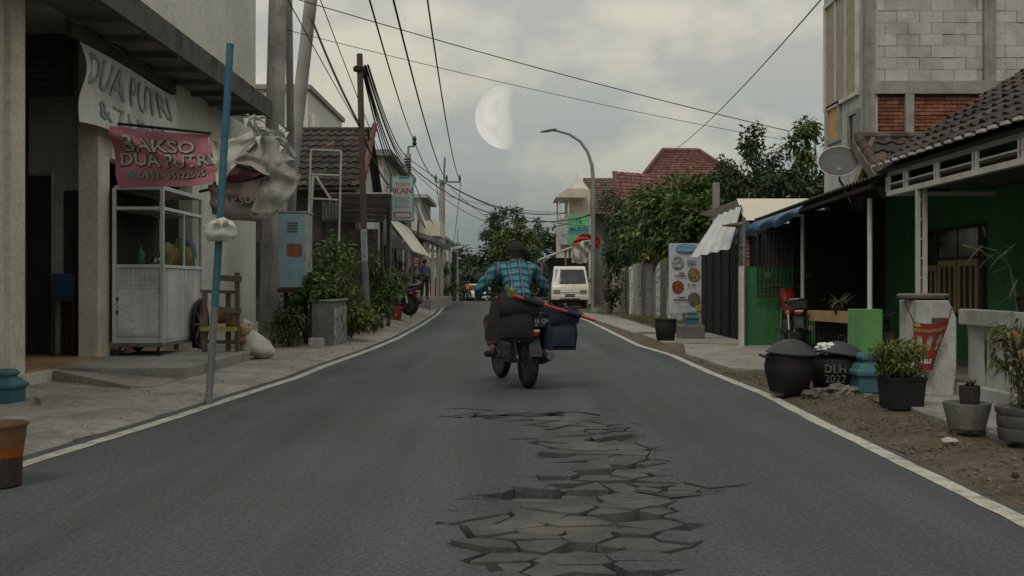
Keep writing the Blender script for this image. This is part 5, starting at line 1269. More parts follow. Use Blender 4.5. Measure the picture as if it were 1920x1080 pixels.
for (tx, u, v) in (('BAKSO', .66, .735), ('SPESIAL', .66, .695), ('NASI', .36, .565), ('GORENG', .33, .53), ('ES TEH', .66, .395), ('TEMPE', .35, .215), ('MENDOAN', .33, .18)):
    lettering(tx, .068, ink_black, MN, mnp(u, v) - Vector((0, .045, 0)), (1, 0, 0), (0, 0, 1), extrude=.001, bold=.002)
lettering('TERSEDIA TEMPAT', .04, ink_black, MN, mnp(.42, .085) - Vector((0, .045, 0)), (1, 0, 0), (0, 0, 1), extrude=.001)
q = MB(); q.add([mnp(.78, .02) - Vector((0, .045, 0)), mnp(.99, .02) - Vector((0, .045, 0)), mnp(.99, .11) - Vector((0, .045, 0)), mnp(.78, .11) - Vector((0, .045, 0))], [(0, 1, 2, 3)]); q.build('corner_patch', mat('menu_yellow', (.42, .30, .06), bump=0), MN)
for u in (.03, .97):
    p = mnp(u, 0); q = MB(); q.tube([(p.x, 24.03, .05), (p.x, 24.03, mz1)], .016, 8); q.build('pole', white_paint, MN)
# black round planter and stone block with teal urn (mid right)
RB = thing('rubber_planter', (XA(1248, 18.7), 18.7, .07), 'empty black rubber planter tub at the edge of the apron', 'planter')
q = MB(); q.lathe([(.15, 0), (.17, .02), (.20, .25), (.19, .36), (.205, .37), (.205, .40), (.175, .40), (.165, .3), (0, .28)], (XA(1248, 18.7), 18.7, .07), 28); q.build('tub', black_plastic, RB, smooth=True)
q = MB(); q.box(XA(1274, 19.2), XA(1322, 19.2), 19.2, 19.6, .05, .34); q.build('rough_block', concrete_dark, label='rough grey concrete block carrying the small teal urn', cat='block', bevel=.03)
tb2 = stepped_block((XA(1297, 19.4), 19.4, .34), .62, 'small teal stepped urn block set on the rough grey block')
tb3 = stepped_block((XA(1632, 9.75), 9.75, .06), .95, 'dark teal stepped block between the bins and black planter')
# rubber bins
def rubber_bin(X, Y, rad, h, lid_tilt, lab, text=None, lid_off=(0, 0)):
    t = thing('rubber_bin', (X, Y, .06), lab, 'bin', 'black rubber bins with lids')
    q = MB(); q.lathe([(rad * .72, 0), (rad * .78, .01), (rad * .98, h * .55), (rad, h * .72), (rad * .93, h * .95), (rad * .97, h), (rad * .86, h), (rad * .8, h * .9), (rad * .6, .05), (0, .04)], (X, Y, .055), 36); q.build('body', black_plastic, t, smooth=True)
    m_ = Matrix.Translation((lid_off[0], lid_off[1], 0)) @ Matrix.Rotation(lid_tilt[0], 4, 'X') @ Matrix.Rotation(lid_tilt[1], 4, 'Y')
    q = MB(); q.lathe([(rad * 1.06, -.012), (rad * 1.07, .0), (rad * .98, .012), (rad * .72, .07), (rad * .4, .115), (rad * .12, .128), (0, .13)], (X, Y, .055 + h + .02), 36, m=m_); ld = q.build('lid', mat('lid_rubber', (.04, .045, .05), rough=.55, var=.25, scale=6, bump=.2), t, smooth=True)
    q = MB(); q.tube([Vector((X, Y, .055 + h + .02)) + m_ @ Vector((.04 * math.cos(a), 0, .155 + .035 * math.sin(a))) for a in [k * 6.2832 / 14 for k in range(15)]], .006, 6); q.build('ring_handle', black_iron, ld, smooth=True)
    for s_ in (-1, 1):
        q = MB(); q.tube([Vector((X + s_ * rad * .93, Y - .06, .05 + h * .93)), Vector((X + s_ * (rad + .05), Y, .05 + h * 1.0)), Vector((X + s_ * rad * .93, Y + .06, .05 + h * .93))], .012, 6); q.build('handle', black_plastic, t, smooth=True)
    if text:
        for k, tx in enumerate(text):
            def wr(p, k=k):
                z = .055 + h * (.66 - .30 * k) + p.y; zr = (z - .055) / h
                rr = rad * (.78 + (.98 - .78) * min(1, zr / .55)) if zr < .55 else rad * .995
                a = -math.pi / 2 - .28 + p.x / rad
                return Vector((X + (rr + .006 + p.z) * math.cos(a), Y + (rr + .006 + p.z) * math.sin(a), z))
            lettering(tx, .115, chalk, t, (0, 0, 0), (1, 0, 0), (0, 0, 1), wrap=wr, sx=.95)
    return t
rubber_bin(XA(1479, 9.75), 9.75, .235, .37, (R(2), R(3)), 'black rubber bin with domed ring-handled lid nearest the road', lid_off=(.03, 0))
rubber_bin(XA(1568, 10.0), 10.05, .26, .33, (R(-3), R(9)), 'black rubber bin with faded white painted lettering', ('DLH', '2022'), lid_off=(.05, 0))
blob_mesh(W(1551, 654, 9.98), (.115, .09, .06), 4.4, .4, 3).build('rubbish_bag', bag_white, label='small white plastic bag lying on the lettered bin lid', cat='bag', smooth=True)
for i, (px, py, d, s_) in enumerate(((1528, 742, 9.45, .10), (1565, 735, 9.6, .13), (1592, 737, 9.6, .10), (1628, 745, 9.3, .05), (1510, 737, 9.6, .05), (1572, 748, 9.2, .035))):
    lb = ['flat brown stone in front between the two bins', 'largest grey stone against the lettered bin', 'grey stone right of the largest stone by the lettered bin', 'small rounded stone right of the bins', 'small stone wedged between the two bins', 'pebble sized stone on the dirt before the lettered bin'][i]
    d2 = d; blob_mesh((XA(px, d2), d2, .06), (s_ * 1.1, s_ * .9, s_ * .65), i * 3.1, .5, 1.8, 14, 9).build('stone', stone_m, label=lb, cat='stone', group='stones by the bins')
blob_mesh((XA(1780, 6.6), 6.6, .07), (.055, .04, .022), 1.2, .3, 1.5, 12, 8).build('stone', mat('stone_pale', (.42, .39, .32), rough=.9), label='pale flat stone lying alone on the dirt verge', cat='stone')
blob_mesh((XA(1903, 5.4), 5.4, .07), (.022, .02, .018), 2.2, .3, 1.5, 10, 7).build('stone', mat('stone_dark', (.05, .03, .03), rough=.9), label='tiny dark lump on the dirt at the right edge', cat='stone')
# black square planter with feathery plant
SQ = thing('square_planter', (3.27, 8.4, .06), 'black square plastic planter with feathery light green plant', 'planter')
q = MB(); q.lathe([(.19, 0), (.215, .24), (.225, .24), (.225, .27), (.2, .27), (.195, .22), (0, .2)], (XA(1690, 8.45), 8.45, .06), 4, ang0=math.pi / 4); q.build('pot', black_plastic, SQ, bevel=.008)
foliage(f := MB(), (XA(1688, 8.45), 8.45, .46), (.21, .19, .14), 1900, .055, .02, 20, 31, droop=.3, hollow=.2); f.build('foliage', leaf_yel, SQ)
q = MB(); 
for k in range(9): q.tube([(XA(1690, 8.45), 8.45, .28), (XA(1690, 8.45) + rnd.gauss(0, .08), 8.45 + rnd.gauss(0, .07), .48)], .004, 4)
q.build('stem', bark, SQ)
q = MB(); q.lathe([(.05, 0), (.06, .1), (.065, .1), (.05, .1), (.04, .03), (0, .02)], (XA(1664, 8.6), 8.55, .06), 14); q.build('bucket', black_plastic, label='small black bucket beside the square black planter', cat='bucket', smooth=True)
# white gate pillar with banner, balustrade
GP = thing('gate_pillar', (3.95, 9.4, .05), 'white concrete gate pillar with dark stone cap and slot', 'pillar')
q = MB(); q.prism([(3.76, 9.25, .05), (4.10, 9.25, .05), (4.13, 9.25, .35), (4.13, 9.25, .80), (4.06, 9.25, .96), (3.76, 9.25, .96)], (0, .42, 0)); gp = q.build('shaft', mat('fence_white', (.42, .42, .40), rough=.9, var=.18, scale=2.5, dirt=(.15, .15, .14), damt=.4, streak=.5, bump=.3), GP, bevel=.012)
fence_white = MATS['fence_white']
q = MB(); q.box(3.90, 4.04, 9.235, 9.249, .74, .80); q.build('slot', inner_dark, GP)
q = MB(); q.lathe([(.15, 0), (.24, .02), (.25, .045), (.22, .06), (0, .065)], (3.90, 9.45, .962), 20, sx=1, sy=.7); q.build('cap_stone', stone_m, GP, smooth=True)
RBn = thing('red_banner', (3.85, 9.2, .35), 'red hanging drink banner tied to the white gate pillar', 'banner')
c0, c1, c2, c3 = W(1713, 604, 9.2), W(1780, 596, 9.12), W(1748, 694, 9.16), W(1718, 692, 9.2)
def rbp(u, v):
    p = (c3 * (1 - u) + c2 * u) * (1 - v) + (c0 * (1 - u) + c1 * u) * v
    return p + Vector((0, -.03 * math.sin(u * 3.1) - .015 * math.sin(v * 6 + u * 3), -.03 * math.sin(u * 3.14) * v))
q = MB(); q.grid(rbp, 14, 16, .003); q.build('sheet', mat('red_vinyl', (.20, .028, .026), rough=.5, var=.15, scale=5, bump=0), RBn, smooth=True)
def rb_patch(u, v, ru, rv, m_, nm, n=16):
    q = MB(); q.add([rbp(u + ru * math.cos(6.2832 * k / n), v + rv * math.sin(6.2832 * k / n)) - Vector((0, .006, 0)) for k in range(n)], [tuple(range(n))]); q.build(nm, m_, RBn)
cupm = foodmat('cup_picture', (.30, .30, .22), (.12, .16, .10))
for u in (.16, .50, .84): rb_patch(u, .60, .09, .13, cupm, 'cup_picture'); rb_patch(u, .45, .06, .05, MATS['menu_yellow'], 'cup_base')
rb_patch(.10, .95, .08, .045, MATS['menu_yellow'], 'corner_patch')
def wrb(uc, vc):
    return lambda p: rbp(uc + p.x / .28, vc + p.y / .45) - Vector((0, .007, 0))
lettering('minuman', .07, MATS['menu_yellow'], RBn, 0 * Vector((1, 1, 1)), (1, 0, 0), (0, 0, 1), wrap=wrb(.45, .85), extrude=0)
lettering('haus', .085, ink_white, RBn, 0 * Vector((1, 1, 1)), (1, 0, 0), (0, 0, 1), wrap=wrb(.45, .20), extrude=0, bold=.003)
for a, b_ in ((W(1696, 565, 9.22), c0), (W(1784, 578, 9.15), c1)):
    q = MB(); q.tube([a, b_], .005, 5); q.build('cord', black_iron, RBn)
BL = thing('balustrade', (4.2, 7.5, .05), 'white concrete balustrade fence of turned balusters beside gate pillar', 'fence')
q = MB(); q.box(4.14, 4.30, 4.5, 9.24, .74, .88); q.build('top_rail', fence_white, BL, bevel=.01)
q = MB(); q.box(4.12, 4.32, 4.5, 9.24, .05, .20); q.build('plinth', fence_white, BL, bevel=.01)
for k in range(13):
    y = 9.05 - k * .36; q = MB(); q.lathe([(.172, .201), (.170, .23), (.160, .31), (.150, .46), (.152, .58), (.166, .67), (.1745, .71), (.1745, .739)], (4.22, y, 0), 14, sx=.16, sy=1.0); q.build('baluster', fence_white, BL, smooth=True)
q = MB(); q.prism([(3.40, 4.5, .0), (3.44, 4.5, .13), (4.11, 4.5, .17), (4.11, 4.5, 0)], (0, 4.7, 0)); q.build('ledge', concrete, kind='structure', bevel=.01) if False else None
# pots near right
BW = thing('bowl_pot', (XA(1813, 7.0), 7.0, .085), 'grey concrete bowl holding a dark potted cactus', 'pot')
q = MB(); q.lathe([(.105, 0), (.12, .01), (.155, .16), (.16, .19), (.145, .19), (.135, .17), (0, .15)], (XA(1813, 7.0), 7.0, .088), 32); q.build('bowl', concrete_dark, BW, smooth=True)
CT = thing('cactus_pot', (XA(1818, 7.0), 7.0, .25), 'small dark pot with spiky brown plant inside the concrete bowl', 'pot')
q = MB(); q.lathe([(.05, 0), (.06, .005), (.07, .1), (.068, .15), (.0, .15)], (XA(1818, 7.0), 7.0, .245), 20); q.build('pot', mat('pot_brown', (.035, .025, .022), rough=.8), CT, smooth=True)
q = MB(); strap_plant(q, (XA(1818, 7.0), 7.0, .39), 40, .085, .016, 6, .2, .9, .2); q.build('leaves', mat('cactus_brown', (.06, .03, .03), rough=.8), CT)
GPo = thing('grooved_pot', (XA(1908, 6.5), 6.5, .085), 'dark grooved pot with tall thin-leaved plant at right edge', 'pot')
q = MB(); q.lathe([(.12, 0), (.13, .01), (.135, .08), (.128, .085), (.137, .095), (.14, .16), (.133, .165), (.145, .18), (.15, .22), (.13, .22), (0, .2)], (XA(1912, 6.5), 6.5, .088), 28); q.build('pot', mat('pot_grey', (.10, .10, .095), rough=.85, var=.25, scale=8), GPo, smooth=True)
q = MB()
for k in range(8): q.tube([(XA(1912, 6.5), 6.5, .3), (XA(1908, 6.5) + rnd.gauss(0, .05), 6.5 + rnd.gauss(0, .05), .6), (XA(1903, 6.5) + rnd.gauss(0, .1), 6.5 + rnd.gauss(0, .1), .8)], [.008, .006, .003], 5)
q.build('stem', bark, GPo)
foliage(f := MB(), (XA(1905, 6.5), 6.5, .62), (.17, .17, .24), 420, .085, .028, 14, 37, droop=.5, flat=.5); f.build('foliage', leaf_olive, GPo)
# hanging leafy branch at the right edge
HBr = thing('hanging_plant', (4.15, 8.0, .9), 'long leaved orchid spray hanging above the balustrade', 'plant')
q = MB(); st_ = [W(1915, 640, 8.2), W(1905, 560, 8.2), W(1893, 500, 8.2), W(1870, 470, 8.2), W(1835, 462, 8.2)]; q.tube(st_, [.012, .01, .008, .006, .004], 6)
q.build('stem', bark, HBr)
q = MB(); r_ = random.Random(8)
for k in range(46):
    t_ = r_.random() * 3.99; i_ = int(t_); p = st_[i_].lerp(st_[i_ + 1], t_ - i_) + Vector((r_.gauss(.02, .07), r_.gauss(0, .06), r_.gauss(0, .04)))
    q.blade(p, (r_.uniform(-1, .6), r_.uniform(-.5, .5), r_.uniform(-.7, .5)), r_.uniform(.12, .24), .03, .3, 4)
q.build('leaves', leaf_dark, HBr)
sp = MB(); sp.tube([W(1870, 490, 8.2), W(1840, 470, 8.2), W(1805, 460, 8.2)], [.004, .006, .012], 6); sp.build('bud', leaf_yel, HBr)
q = MB(); q.lathe([(.08, 0), (.1, .12), (.11, .12), (.08, .12), (0, .08)], (W(1915, 640, 8.2).x + .05, 8.2, .882), 14); q.build('pot', black_plastic, HBr)
# plants on the porch board
for i, (px, py, d, n, L_, lb, m_) in enumerate(((1575, 583, 13.9, 40, .38, 'spidery grey-green potted plant on the tan board', leaf_olive), (1655, 560, 12.9, 34, .36, 'leafy fern behind the nearer green pillar', leaf_dark))):
    t = thing('potted_plant', W(px, py, d), lb, 'plant'); zb = .70 if i == 0 else .5
    q = MB(); q.lathe([(.07, 0), (.09, .14), (.1, .14), (.07, .14), (0, .1)], (XA(px, d), d, zb), 14); q.build('pot', black_plastic, t)
    q = MB(); strap_plant(q, (XA(px, d), d, zb + .12), n, L_, .03, 40 + i, .6); q.build('leaves', m_, t)
    if i == 1:
        q = MB(); q.box(XA(px, d) - .12, XA(px, d) + .12, d - .12, d + .12, .08, .5); q.build('stand', wood_dark, t)
q = MB(); q.box(XA(1540, 14), XA(1562, 14), 13.95, 14.2, .705, .74); q.build('board_scrap', wood_tan, label='tan scrap board lying on the porch gate top', cat='board') if False else None
shrub('shrub', (4.55, 11.2, .06), .5, .2, 160, .09, .04, leaf_mid, 'small plant by the foot of the nearer green pillar', 'right side plants', seed=51)
# ---- two storey building with brick infill
BB = thing('brick_building', (8, 20, 0), 'unfinished two storey building with orange brick infill and white blocks', 'building')
q = MB(); q.box(6.05, 6.25, 17.02, 19.3, 2.0, 8.2); q.build('wall', plaster_grey, BB)
q = MB(); q.box(6.251, 13, 17.15, 19.3, 2.0, 8.2); q.build('core', mortar, BB)
d0 = 17.0
for (px0, px1, py0, py1) in ((1622, 1640, 0, 360), (1697, 1713, 176, 300), (1845, 1866, 0, 300), (1625, 1925, 152, 176)):
    q = MB(); z1_ = 8.2 if py0 == 0 else ZA(py0, d0); q.box(XA(px0, d0), XA(px1, d0) + (.6 if px1 == 1925 else 0), d0 - .03 - (.004 if px1 == 1925 else 0), d0 + .149, ZA(py1, d0), z1_); q.build('frame_beam' if px1 == 1925 else 'frame_column', concrete, BB)
bme = MB().box(-.105, .105, -.05, .05, -.026, .026); bk = bpy.data.meshes.new('brick'); bk.from_pydata(bme.v, [], bme.f); bk.materials.append(brick_m)
bw2 = MB().box(-.1935, .1935, -.06, .06, -.097, .097); bk2 = bpy.data.meshes.new('block'); bk2.from_pydata(bw2.v, [], bw2.f); bk2.materials.append(block_m)
r_ = random.Random(6); oB = ORG[BB.name]
for (px0, px1) in ((1640, 1697), (1713, 1845), (1866, 1925)):
    xa, xb = XA(px0, d0), XA(px1, d0); zlo, zhi = ZA(300, d0), ZA(177, d0); nrow = int((zhi - zlo) / .064); 
    for j in range(nrow):
        x = xa + (0 if j % 2 else -.11)
        while x < xb - .02:
            c0_ = max(x, xa + .008); c1_ = min(x + .21, xb - .008)
            if c1_ - c0_ > .04:
                s_ = (c1_ - c0_) / .21
                inst(bk, 'brick', BB, Matrix.Translation(Vector(((c0_ + c1_) / 2, d0 + .09 + r_.uniform(-.012, .008), zlo + .032 + j * .064)) - oB) @ Matrix.Diagonal((s_, 1, r_.uniform(.92, 1.02), 1)))
            x += .22
for (px0, px1) in ((1640, 1845), (1866, 1960)):
    xa, xb = XA(px0, d0), XA(px1, d0); zlo = ZA(151, d0)
    for j in range(14):
        x = xa + (0 if j % 2 else -.2)
        while x < xb - .03:
            c0_ = max(x, xa + .01); c1_ = min(x + .38, xb - .01)
            if c1_ - c0_ > .06:
                inst(bk2, 'block', BB, Matrix.Translation(Vector(((c0_ + c1_) / 2, d0 + .092 + r_.uniform(-.008, .008), zlo + .1 + j * .2)) - oB) @ Matrix.Diagonal(((c1_ - c0_) / .38, 1, 1, 1)))
            x += .395
# windows in its street face
def swin(y0_, y1_, z0_, z1_, fm, pm, nm='window', mull=0):
    q = MB(); q.box(6.03, 6.049, y0_, y1_, z0_, z1_); w_ = q.build(nm, pm, BB)
    for (a, b_, c, d) in ((y0_ - .07, y1_ + .07, z0_ - .07, z0_ - .001), (y0_ - .07, y1_ + .07, z1_ + .001, z1_ + .07), (y0_ - .07, y0_ - .001, z0_, z1_), (y1_ + .001, y1_ + .07, z0_, z1_)):
        q = MB(); q.box(5.99, 6.048, a, b_, c, d); q.build('frame', fm, w_)
    for k in range(mull):
        yy = y0_ + (y1_ - y0_) * (k + 1) / (mull + 1); q = MB(); q.box(6.0, 6.029, yy - .025, yy + .025, z0_, z1_); q.build('mullion', fm, w_)
swin(17.4, 19.1, ZA(187, 18.2), 6.4, white_paint, mat('curtain_beige', (.30, .27, .20), rough=.8, var=.2, scale=6), mull=2)
swin(18.35, 18.95, ZA(262, 18.7), ZA(200, 18.7), concrete, mat('curtain_painted_glow', (.45, .28, .12), rough=.8, var=.2, scale=5))  # warm light behind the curtain is painted into its colour
swin(17.35, 17.75, ZA(300, 17.6), ZA(216, 17.6), concrete, glass_dark)
q = MB(); q.box(5.6, 13, 16.7, 19.7, 8.2, 8.35); q.build('roof_slab', concrete, BB)
# small tiled gable roof in front of the bricks
SG = thing('small_tiled_roof', (6.2, 14.6, 2.4), 'small brown pantile gable roof below the brick wall', 'roof')
e0 = Vector((5.15, 13.6, 2.44)); sv = Vector((0, 1.1, .78)).normalized()
q = MB(); q.add([e0, e0 + Vector((2.6, 0, 0)), e0 + Vector((2.6, 0, 0)) + sv * 1.4, e0 + sv * 1.4], [(0, 1, 2, 3)]); q.add([e0 - Vector((0, 0, .05)), e0 + Vector((2.6, 0, -.05)), e0 + Vector((2.6, 0, -.05)) + sv * 1.4, e0 + sv * 1.4 - Vector((0, 0, .05))], [(3, 2, 1, 0)]); q.build('deck', tile_dark, SG)
tiled_slope(SG, e0, (1, 0, 0), sv, 10, 6, .22, .24, tile_brown, 12, mats=[tile_dark, tile_dark, tile_brown])
for k in range(10):
    p = e0 + sv * 1.4 + Vector((k * .23, .02, .05)); q = MB(); q.tube([p, p + Vector((.25, 0, .01))], [.075, .065], 8); q.build('ridge_tile', tile_brown, SG, smooth=True)
for k in range(6):
    p = e0 + sv * (k * .235) + Vector((-.03, 0, .06)); q = MB(); q.tube([p, p + sv * .25], [.07, .06], 8); q.build('verge_tile', tile_brown, SG, smooth=True)
q = MB(); q.bar(e0 + Vector((-.1, -.1, -.1)), e0 + sv * 1.45 + Vector((-.1, 0, -.08)), .04, .14); q.build('barge_board', wood, SG)
q = MB(); q.bar(W(1603, 352, 14.2), W(1640, 262, 14.6), .06, .12); q.build('brace', wood, SG)
q = MB(); q.bar(W(1618, 350, 14.3), W(1648, 290, 14.5), .05, .08); q.build('brace', wood_dark, SG)
q = MB(); q.prism([e0 + Vector((.06, .1, -.06)), e0 + Vector((.06, 1.2, -.06)), e0 + sv * 1.36 + Vector((.06, 0, -.07))], (.04, 0, 0)); q.build('gable_board', wood_dark, SG)
# satellite dish
SD = thing('satellite_dish', W(1600, 350, 15), 'grey mesh satellite dish on bent arm above the porch roof', 'dish')
dm = Matrix.Rotation(R(35), 4, 'Z') @ Matrix.Rotation(R(-62), 4, 'Y') if False else Matrix.Rotation(R(-22), 4, 'Y') @ Matrix.Rotation(R(52), 4, 'X')
q = MB(); q.lathe([(0, 0), (.1, .006), (.2, .03), (.28, .065), (.295, .075), (.295, .083), (.28, .073), (.2, .04), (.1, .016), (0, .01)], W(1572, 309, 14.8), 40, m=dm); q.build('reflector', mat('dish_grey', (.11, .11, .107), rough=.6, metal=.2, var=.15, dirt=(.08, .07, .06), damt=.3), SD, smooth=True)
q = MB(); q.tube([W(1572, 309, 14.8) + dm @ Vector((.293 * math.cos(a), .293 * math.sin(a), .08)) for a in [k * 6.2832 / 40 for k in range(41)]], .008, 6); q.build('rim', white_paint, SD, smooth=True)
q = MB(); q.tube([W(1573, 325, 14.75), W(1574, 338, 14.7), W(1583, 352, 14.75), W(1595, 378, 14.9), (W(1595, 378, 14.9).x, 14.9, 2.3)], .018, 8); q.build('arm', chrome, SD, smooth=True)
q = MB(); q.lathe([(.05, 0), (.05, .06), (.03, .09), (0, .09)], W(1573, 324, 14.78), 12, m=dm); q.build('bracket', pole_grey, SD, smooth=True)
q = MB(); q.tube([W(1604, 300, 14.9), W(1596, 312, 14.7)], .02, 8); q.build('receiver', white_paint, SD)
# motorbike parked in the porch shade: see vehicles
# ---- concrete panel fence, mid right
CF = thing('panel_fence', (4.7, 32, 0), 'grey concrete panel fence with white edged posts below the trees', 'fence')
fa, fb = Vector((5.35, 27.0, 0)), Vector((4.15, 39.0, 0)); n = 9; dirv = (fb - fa).normalized(); nrm_ = Vector((-dirv.y, dirv.x, 0))
for k in range(n):
    a = fa.lerp(fb, k / n); b_ = fa.lerp(fb, (k + 1) / n); h = 1.95 - .02 * k + .05 * math.sin(k * 2.3)
    q = MB(); q.bar(a + dirv * .07 + Vector((0, 0, h / 2)), b_ - dirv * .07 + Vector((0, 0, h / 2)), .06, h); q.build('panel', [concrete, concrete_dark, plaster_grey, concrete_dark][k % 4], CF)
    q = MB(); q.box(a.x - .09, a.x + .07, a.y - .06, a.y + .06, 0, h + .04); q.build('post', concrete, CF)
    q = MB(); q.box(a.x - .15, a.x - .01, a.y - .10, a.y - .062, .05, h - .02); q.build('white_edge', mat('flaking_white', (.55, .55, .51), rough=.9, var=.2, dirt=(.12, .12, .11), damt=.5, dscale=9, scale=5), CF)
q = MB(); q.box(4.45, 4.6, 33.0, 33.1, 0.05, 1.8); q.build('dark_gate', pole_grey, CF)
q = MB(); q.box(XA(1343, 26) - .07, XA(1343, 26) + .09, 26, 26.15, 0, ZA(342, 26)); q.build('concrete_post', concrete, label='bare concrete post sticking up behind the shack roof', cat='post')
# ---- trees right
tree('broadleaf_tree', (6.5, 33, 0), 5, (6.35, 33.5, 3.15), (2.15, 1.6, 1.55), 8000, .25, .12, leaf_mid, 'bright broad-leaved tree leaning over the panel fence', 'trees behind the panel fence', .12, 34, 61)
tree('bamboo_tree', (4.9, 40, 0), 5, (4.6, 40, 3.1), (1.2, 1.5, 1.75), 5500, .26, .065, leaf_dark, 'dark narrow-leaved tree hanging beside the lamp post', 'trees behind the panel fence', .12, 26, 62, flat=.6, droop=.6)
tree('garden_tree', (7.9, 31, 0), 6, (7.55, 31, 4.7), (1.2, 1.0, 1.25), 3000, .18, .08, leaf_dark, 'dark airy tree rising highest right of the red roof', 'trees behind the panel fence', .10, 22, 63, spread=.34)
tree('garden_tree', (8.35, 28, 0), 6, (8.35, 28.2, 4.9), (.75, .7, .95), 1300, .20, .10, leaf_mid, 'slim green tree beside the brick building window', 'trees behind the panel fence', .07, 12, 64, spread=.34)
tree('garden_tree', (8.1, 27, 0), 4, (7.9, 27.5, 3.4), (1.5, 1.2, 1.0), 2200, .20, .09, leaf_dark, 'low dark tree mass just above the cream roof sheet', 'trees behind the panel fence', .09, 22, 65)
tree('papaya_tree', (5.6, 29.5, 0), 3, (5.75, 29.6, 2.3), (1.3, 1.0, 1.35), 4200, .27, .14, leaf_mid, 'large-leaved papaya tree just behind the fence', 'trees behind the panel fence', .08, 22, 66)
shrub('shrub', (4.35, 30.5, 1.5), .9, .28, 240, .16, .09, leaf_yel, 'yellowing clump of leaves over the fence top', 'right side plants', seed=67)
VT = tree('vine_trunk', (3.55, 37, 0), 2.4, (3.7, 37.1, 1.5), (.32, .3, 1.1), 900, .16, .07, leaf_dark, 'vine wrapped dark trunk right of the parked van', None, .16, 14, 68, limbs=3)
# grass along the fence foot and on the dirt verge
gm = MB(); r_ = random.Random(71)
for k in range(900):
    y = r_.uniform(22.5, 31); x = 3.55 + (y - 22.5) * .02 + abs(r_.gauss(0, .5)); x = min(x, 5.0)
    tuft(gm, (x, y, .05), 4, .34 * r_.uniform(.5, 1.2), r_)
for k in range(300):
    y = r_.uniform(30, 42); x = edge_right(y) + r_.uniform(.8, 1.6); tuft(gm, (x, y, .05), 3, .2, r_)
gm.build('grass', grass_m, label='tall grass along the foot of the panel fence', cat='grass', kind='stuff')
gm = MB(); r_ = random.Random(72)
for k in range(4200):
    y = r_.uniform(4.2, 12.5) if k < 3600 else r_.uniform(12, 24); x = edge_right(y) + .14 + abs(r_.gauss(0, .45)) * (1 if y < 12 else .5)
    if nz(x * 2.3, y * 1.9, 7) < .0: continue
    tuft(gm, (x, y, verge_z(x, y) - .005), 2, .045 * r_.uniform(.5, 1.6), r_)
gm.build('verge_weeds', grass_m, label='short weeds sprouting on the dirt verge', cat='weeds', kind='stuff')
gm = MB(); r_ = random.Random(73)
for k in range(800):
    y = 4.3 + 9 * r_.random() ** 1.3; x = edge_right(y) + .13 + r_.random() * 1.2; s_ = r_.uniform(.005, .02) * (1 if r_.random() < .93 else 2)
    z = verge_z(x, y); rr = [Vector((r_.uniform(-1, 1), r_.uniform(-1, 1), r_.uniform(-.3, .7))) * s_ for _ in range(5)]
    gm.add([Vector((x, y, z)) + p for p in (Vector((-s_, -s_ * .7, 0)), Vector((s_, -s_ * .6, 0)), Vector((s_ * .7, s_, 0)), Vector((-s_ * .8, s_ * .7, 0)), Vector((0, 0, s_ * .9)) + rr[0] * .3)], [(0, 1, 4), (1, 2, 4), (2, 3, 4), (3, 0, 4)])
gm.build('gravel', mat('gravel', (.13, .10, .08), rough=.95, island=.55, var=.2), label='loose gravel and crumbs on the right verge', cat='gravel', kind='stuff')
gm = MB(); r_ = random.Random(74)
for k in range(420):
    y = 5 + 12 * r_.random(); x = edge_right(y) + .15 + abs(r_.gauss(0, .5)); gm.leaf((x, y, verge_z(x, y) + .012), (r_.uniform(-1, 1), r_.uniform(-1, 1), .1), r_.uniform(.03, .07), r_.uniform(.015, .03), up=(0, 0, 1), fold=.15, droop=.05)
for k in range(160):
    y = 6 + 14 * r_.random(); x = edge_left(y) - .12 - abs(r_.gauss(0, .35)); gm.leaf((x, y, pave_z(x, y) + .01), (r_.uniform(-1, 1), r_.uniform(-1, 1), .1), r_.uniform(.03, .06), r_.uniform(.012, .025), up=(0, 0, 1), fold=.15, droop=.05)
gm.build('leaf_litter', leafmat('dry_leaf', (.10, .07, .04), (.24, .18, .10), (.2, .06, .03)), label='dry fallen leaves scattered on both verges', cat='leaf litter', kind='stuff')
# ---- far right: houses, kiosk, sign, lamp
def tiled_strip_roof(parent, a, b_, c, d, m_, nrow, name='roof'):
    """stepped courses of a far roof"""
    a, b_, c, d = map(Vector, (a, b_, c, d)); nn = (b_ - a).cross(d - a).normalized(); q = MB(); ncol = max(4, int((b_ - a).length / .24))
    for j in range(nrow):
        t0, t1 = j / nrow, (j + 1) / nrow + .002
        l0, r0, l1, r1_ = a.lerp(d, t0), b_.lerp(c, t0), a.lerp(d, t1), b_.lerp(c, t1)
        for i in range(ncol):
            u0, u1 = i / ncol, (i + .94) / ncol
            um = (u0 + u1) / 2
            q.add([l0.lerp(r0, u0) + nn * .045, l0.lerp(r0, um) + nn * .085, l0.lerp(r0, u1) + nn * .045, l1.lerp(r1_, u1) + nn * .01, l1.lerp(r1_, um) + nn * .05, l1.lerp(r1_, u0) + nn * .01, l0.lerp(r0, u0), l0.lerp(r0, u1)],
                  [(0, 1, 4, 5), (1, 2, 3, 4), (6, 7, 2, 1, 0)])
    q.add([a - nn * .03, b_ - nn * .03, c - nn * .03, d - nn * .03], [(0, 1, 2, 3)]); return q.build(name, m_, parent, kind='stuff')
RH = thing('red_roof_house', (9, 52, 0), 'large house with red hipped tile roof behind the trees', 'building')
q = MB(); q.box(5.6, 13.5, 49, 58, 0, 5.4); q.build('wall', plaster_beige, RH)
rz0 = 5.0; k0, k1 = W(1243, 283, 53), W(1310, 284, 53)
A_, B_, C_, D_ = Vector((5.2, 48.4, 4.9)), Vector((13.2, 48.4, 4.9)), Vector((13.2, 58.5, 4.9)), Vector((5.2, 58.5, 4.9))
tiled_strip_roof(RH, A_, B_, k1, k0, tile_red, 22); 
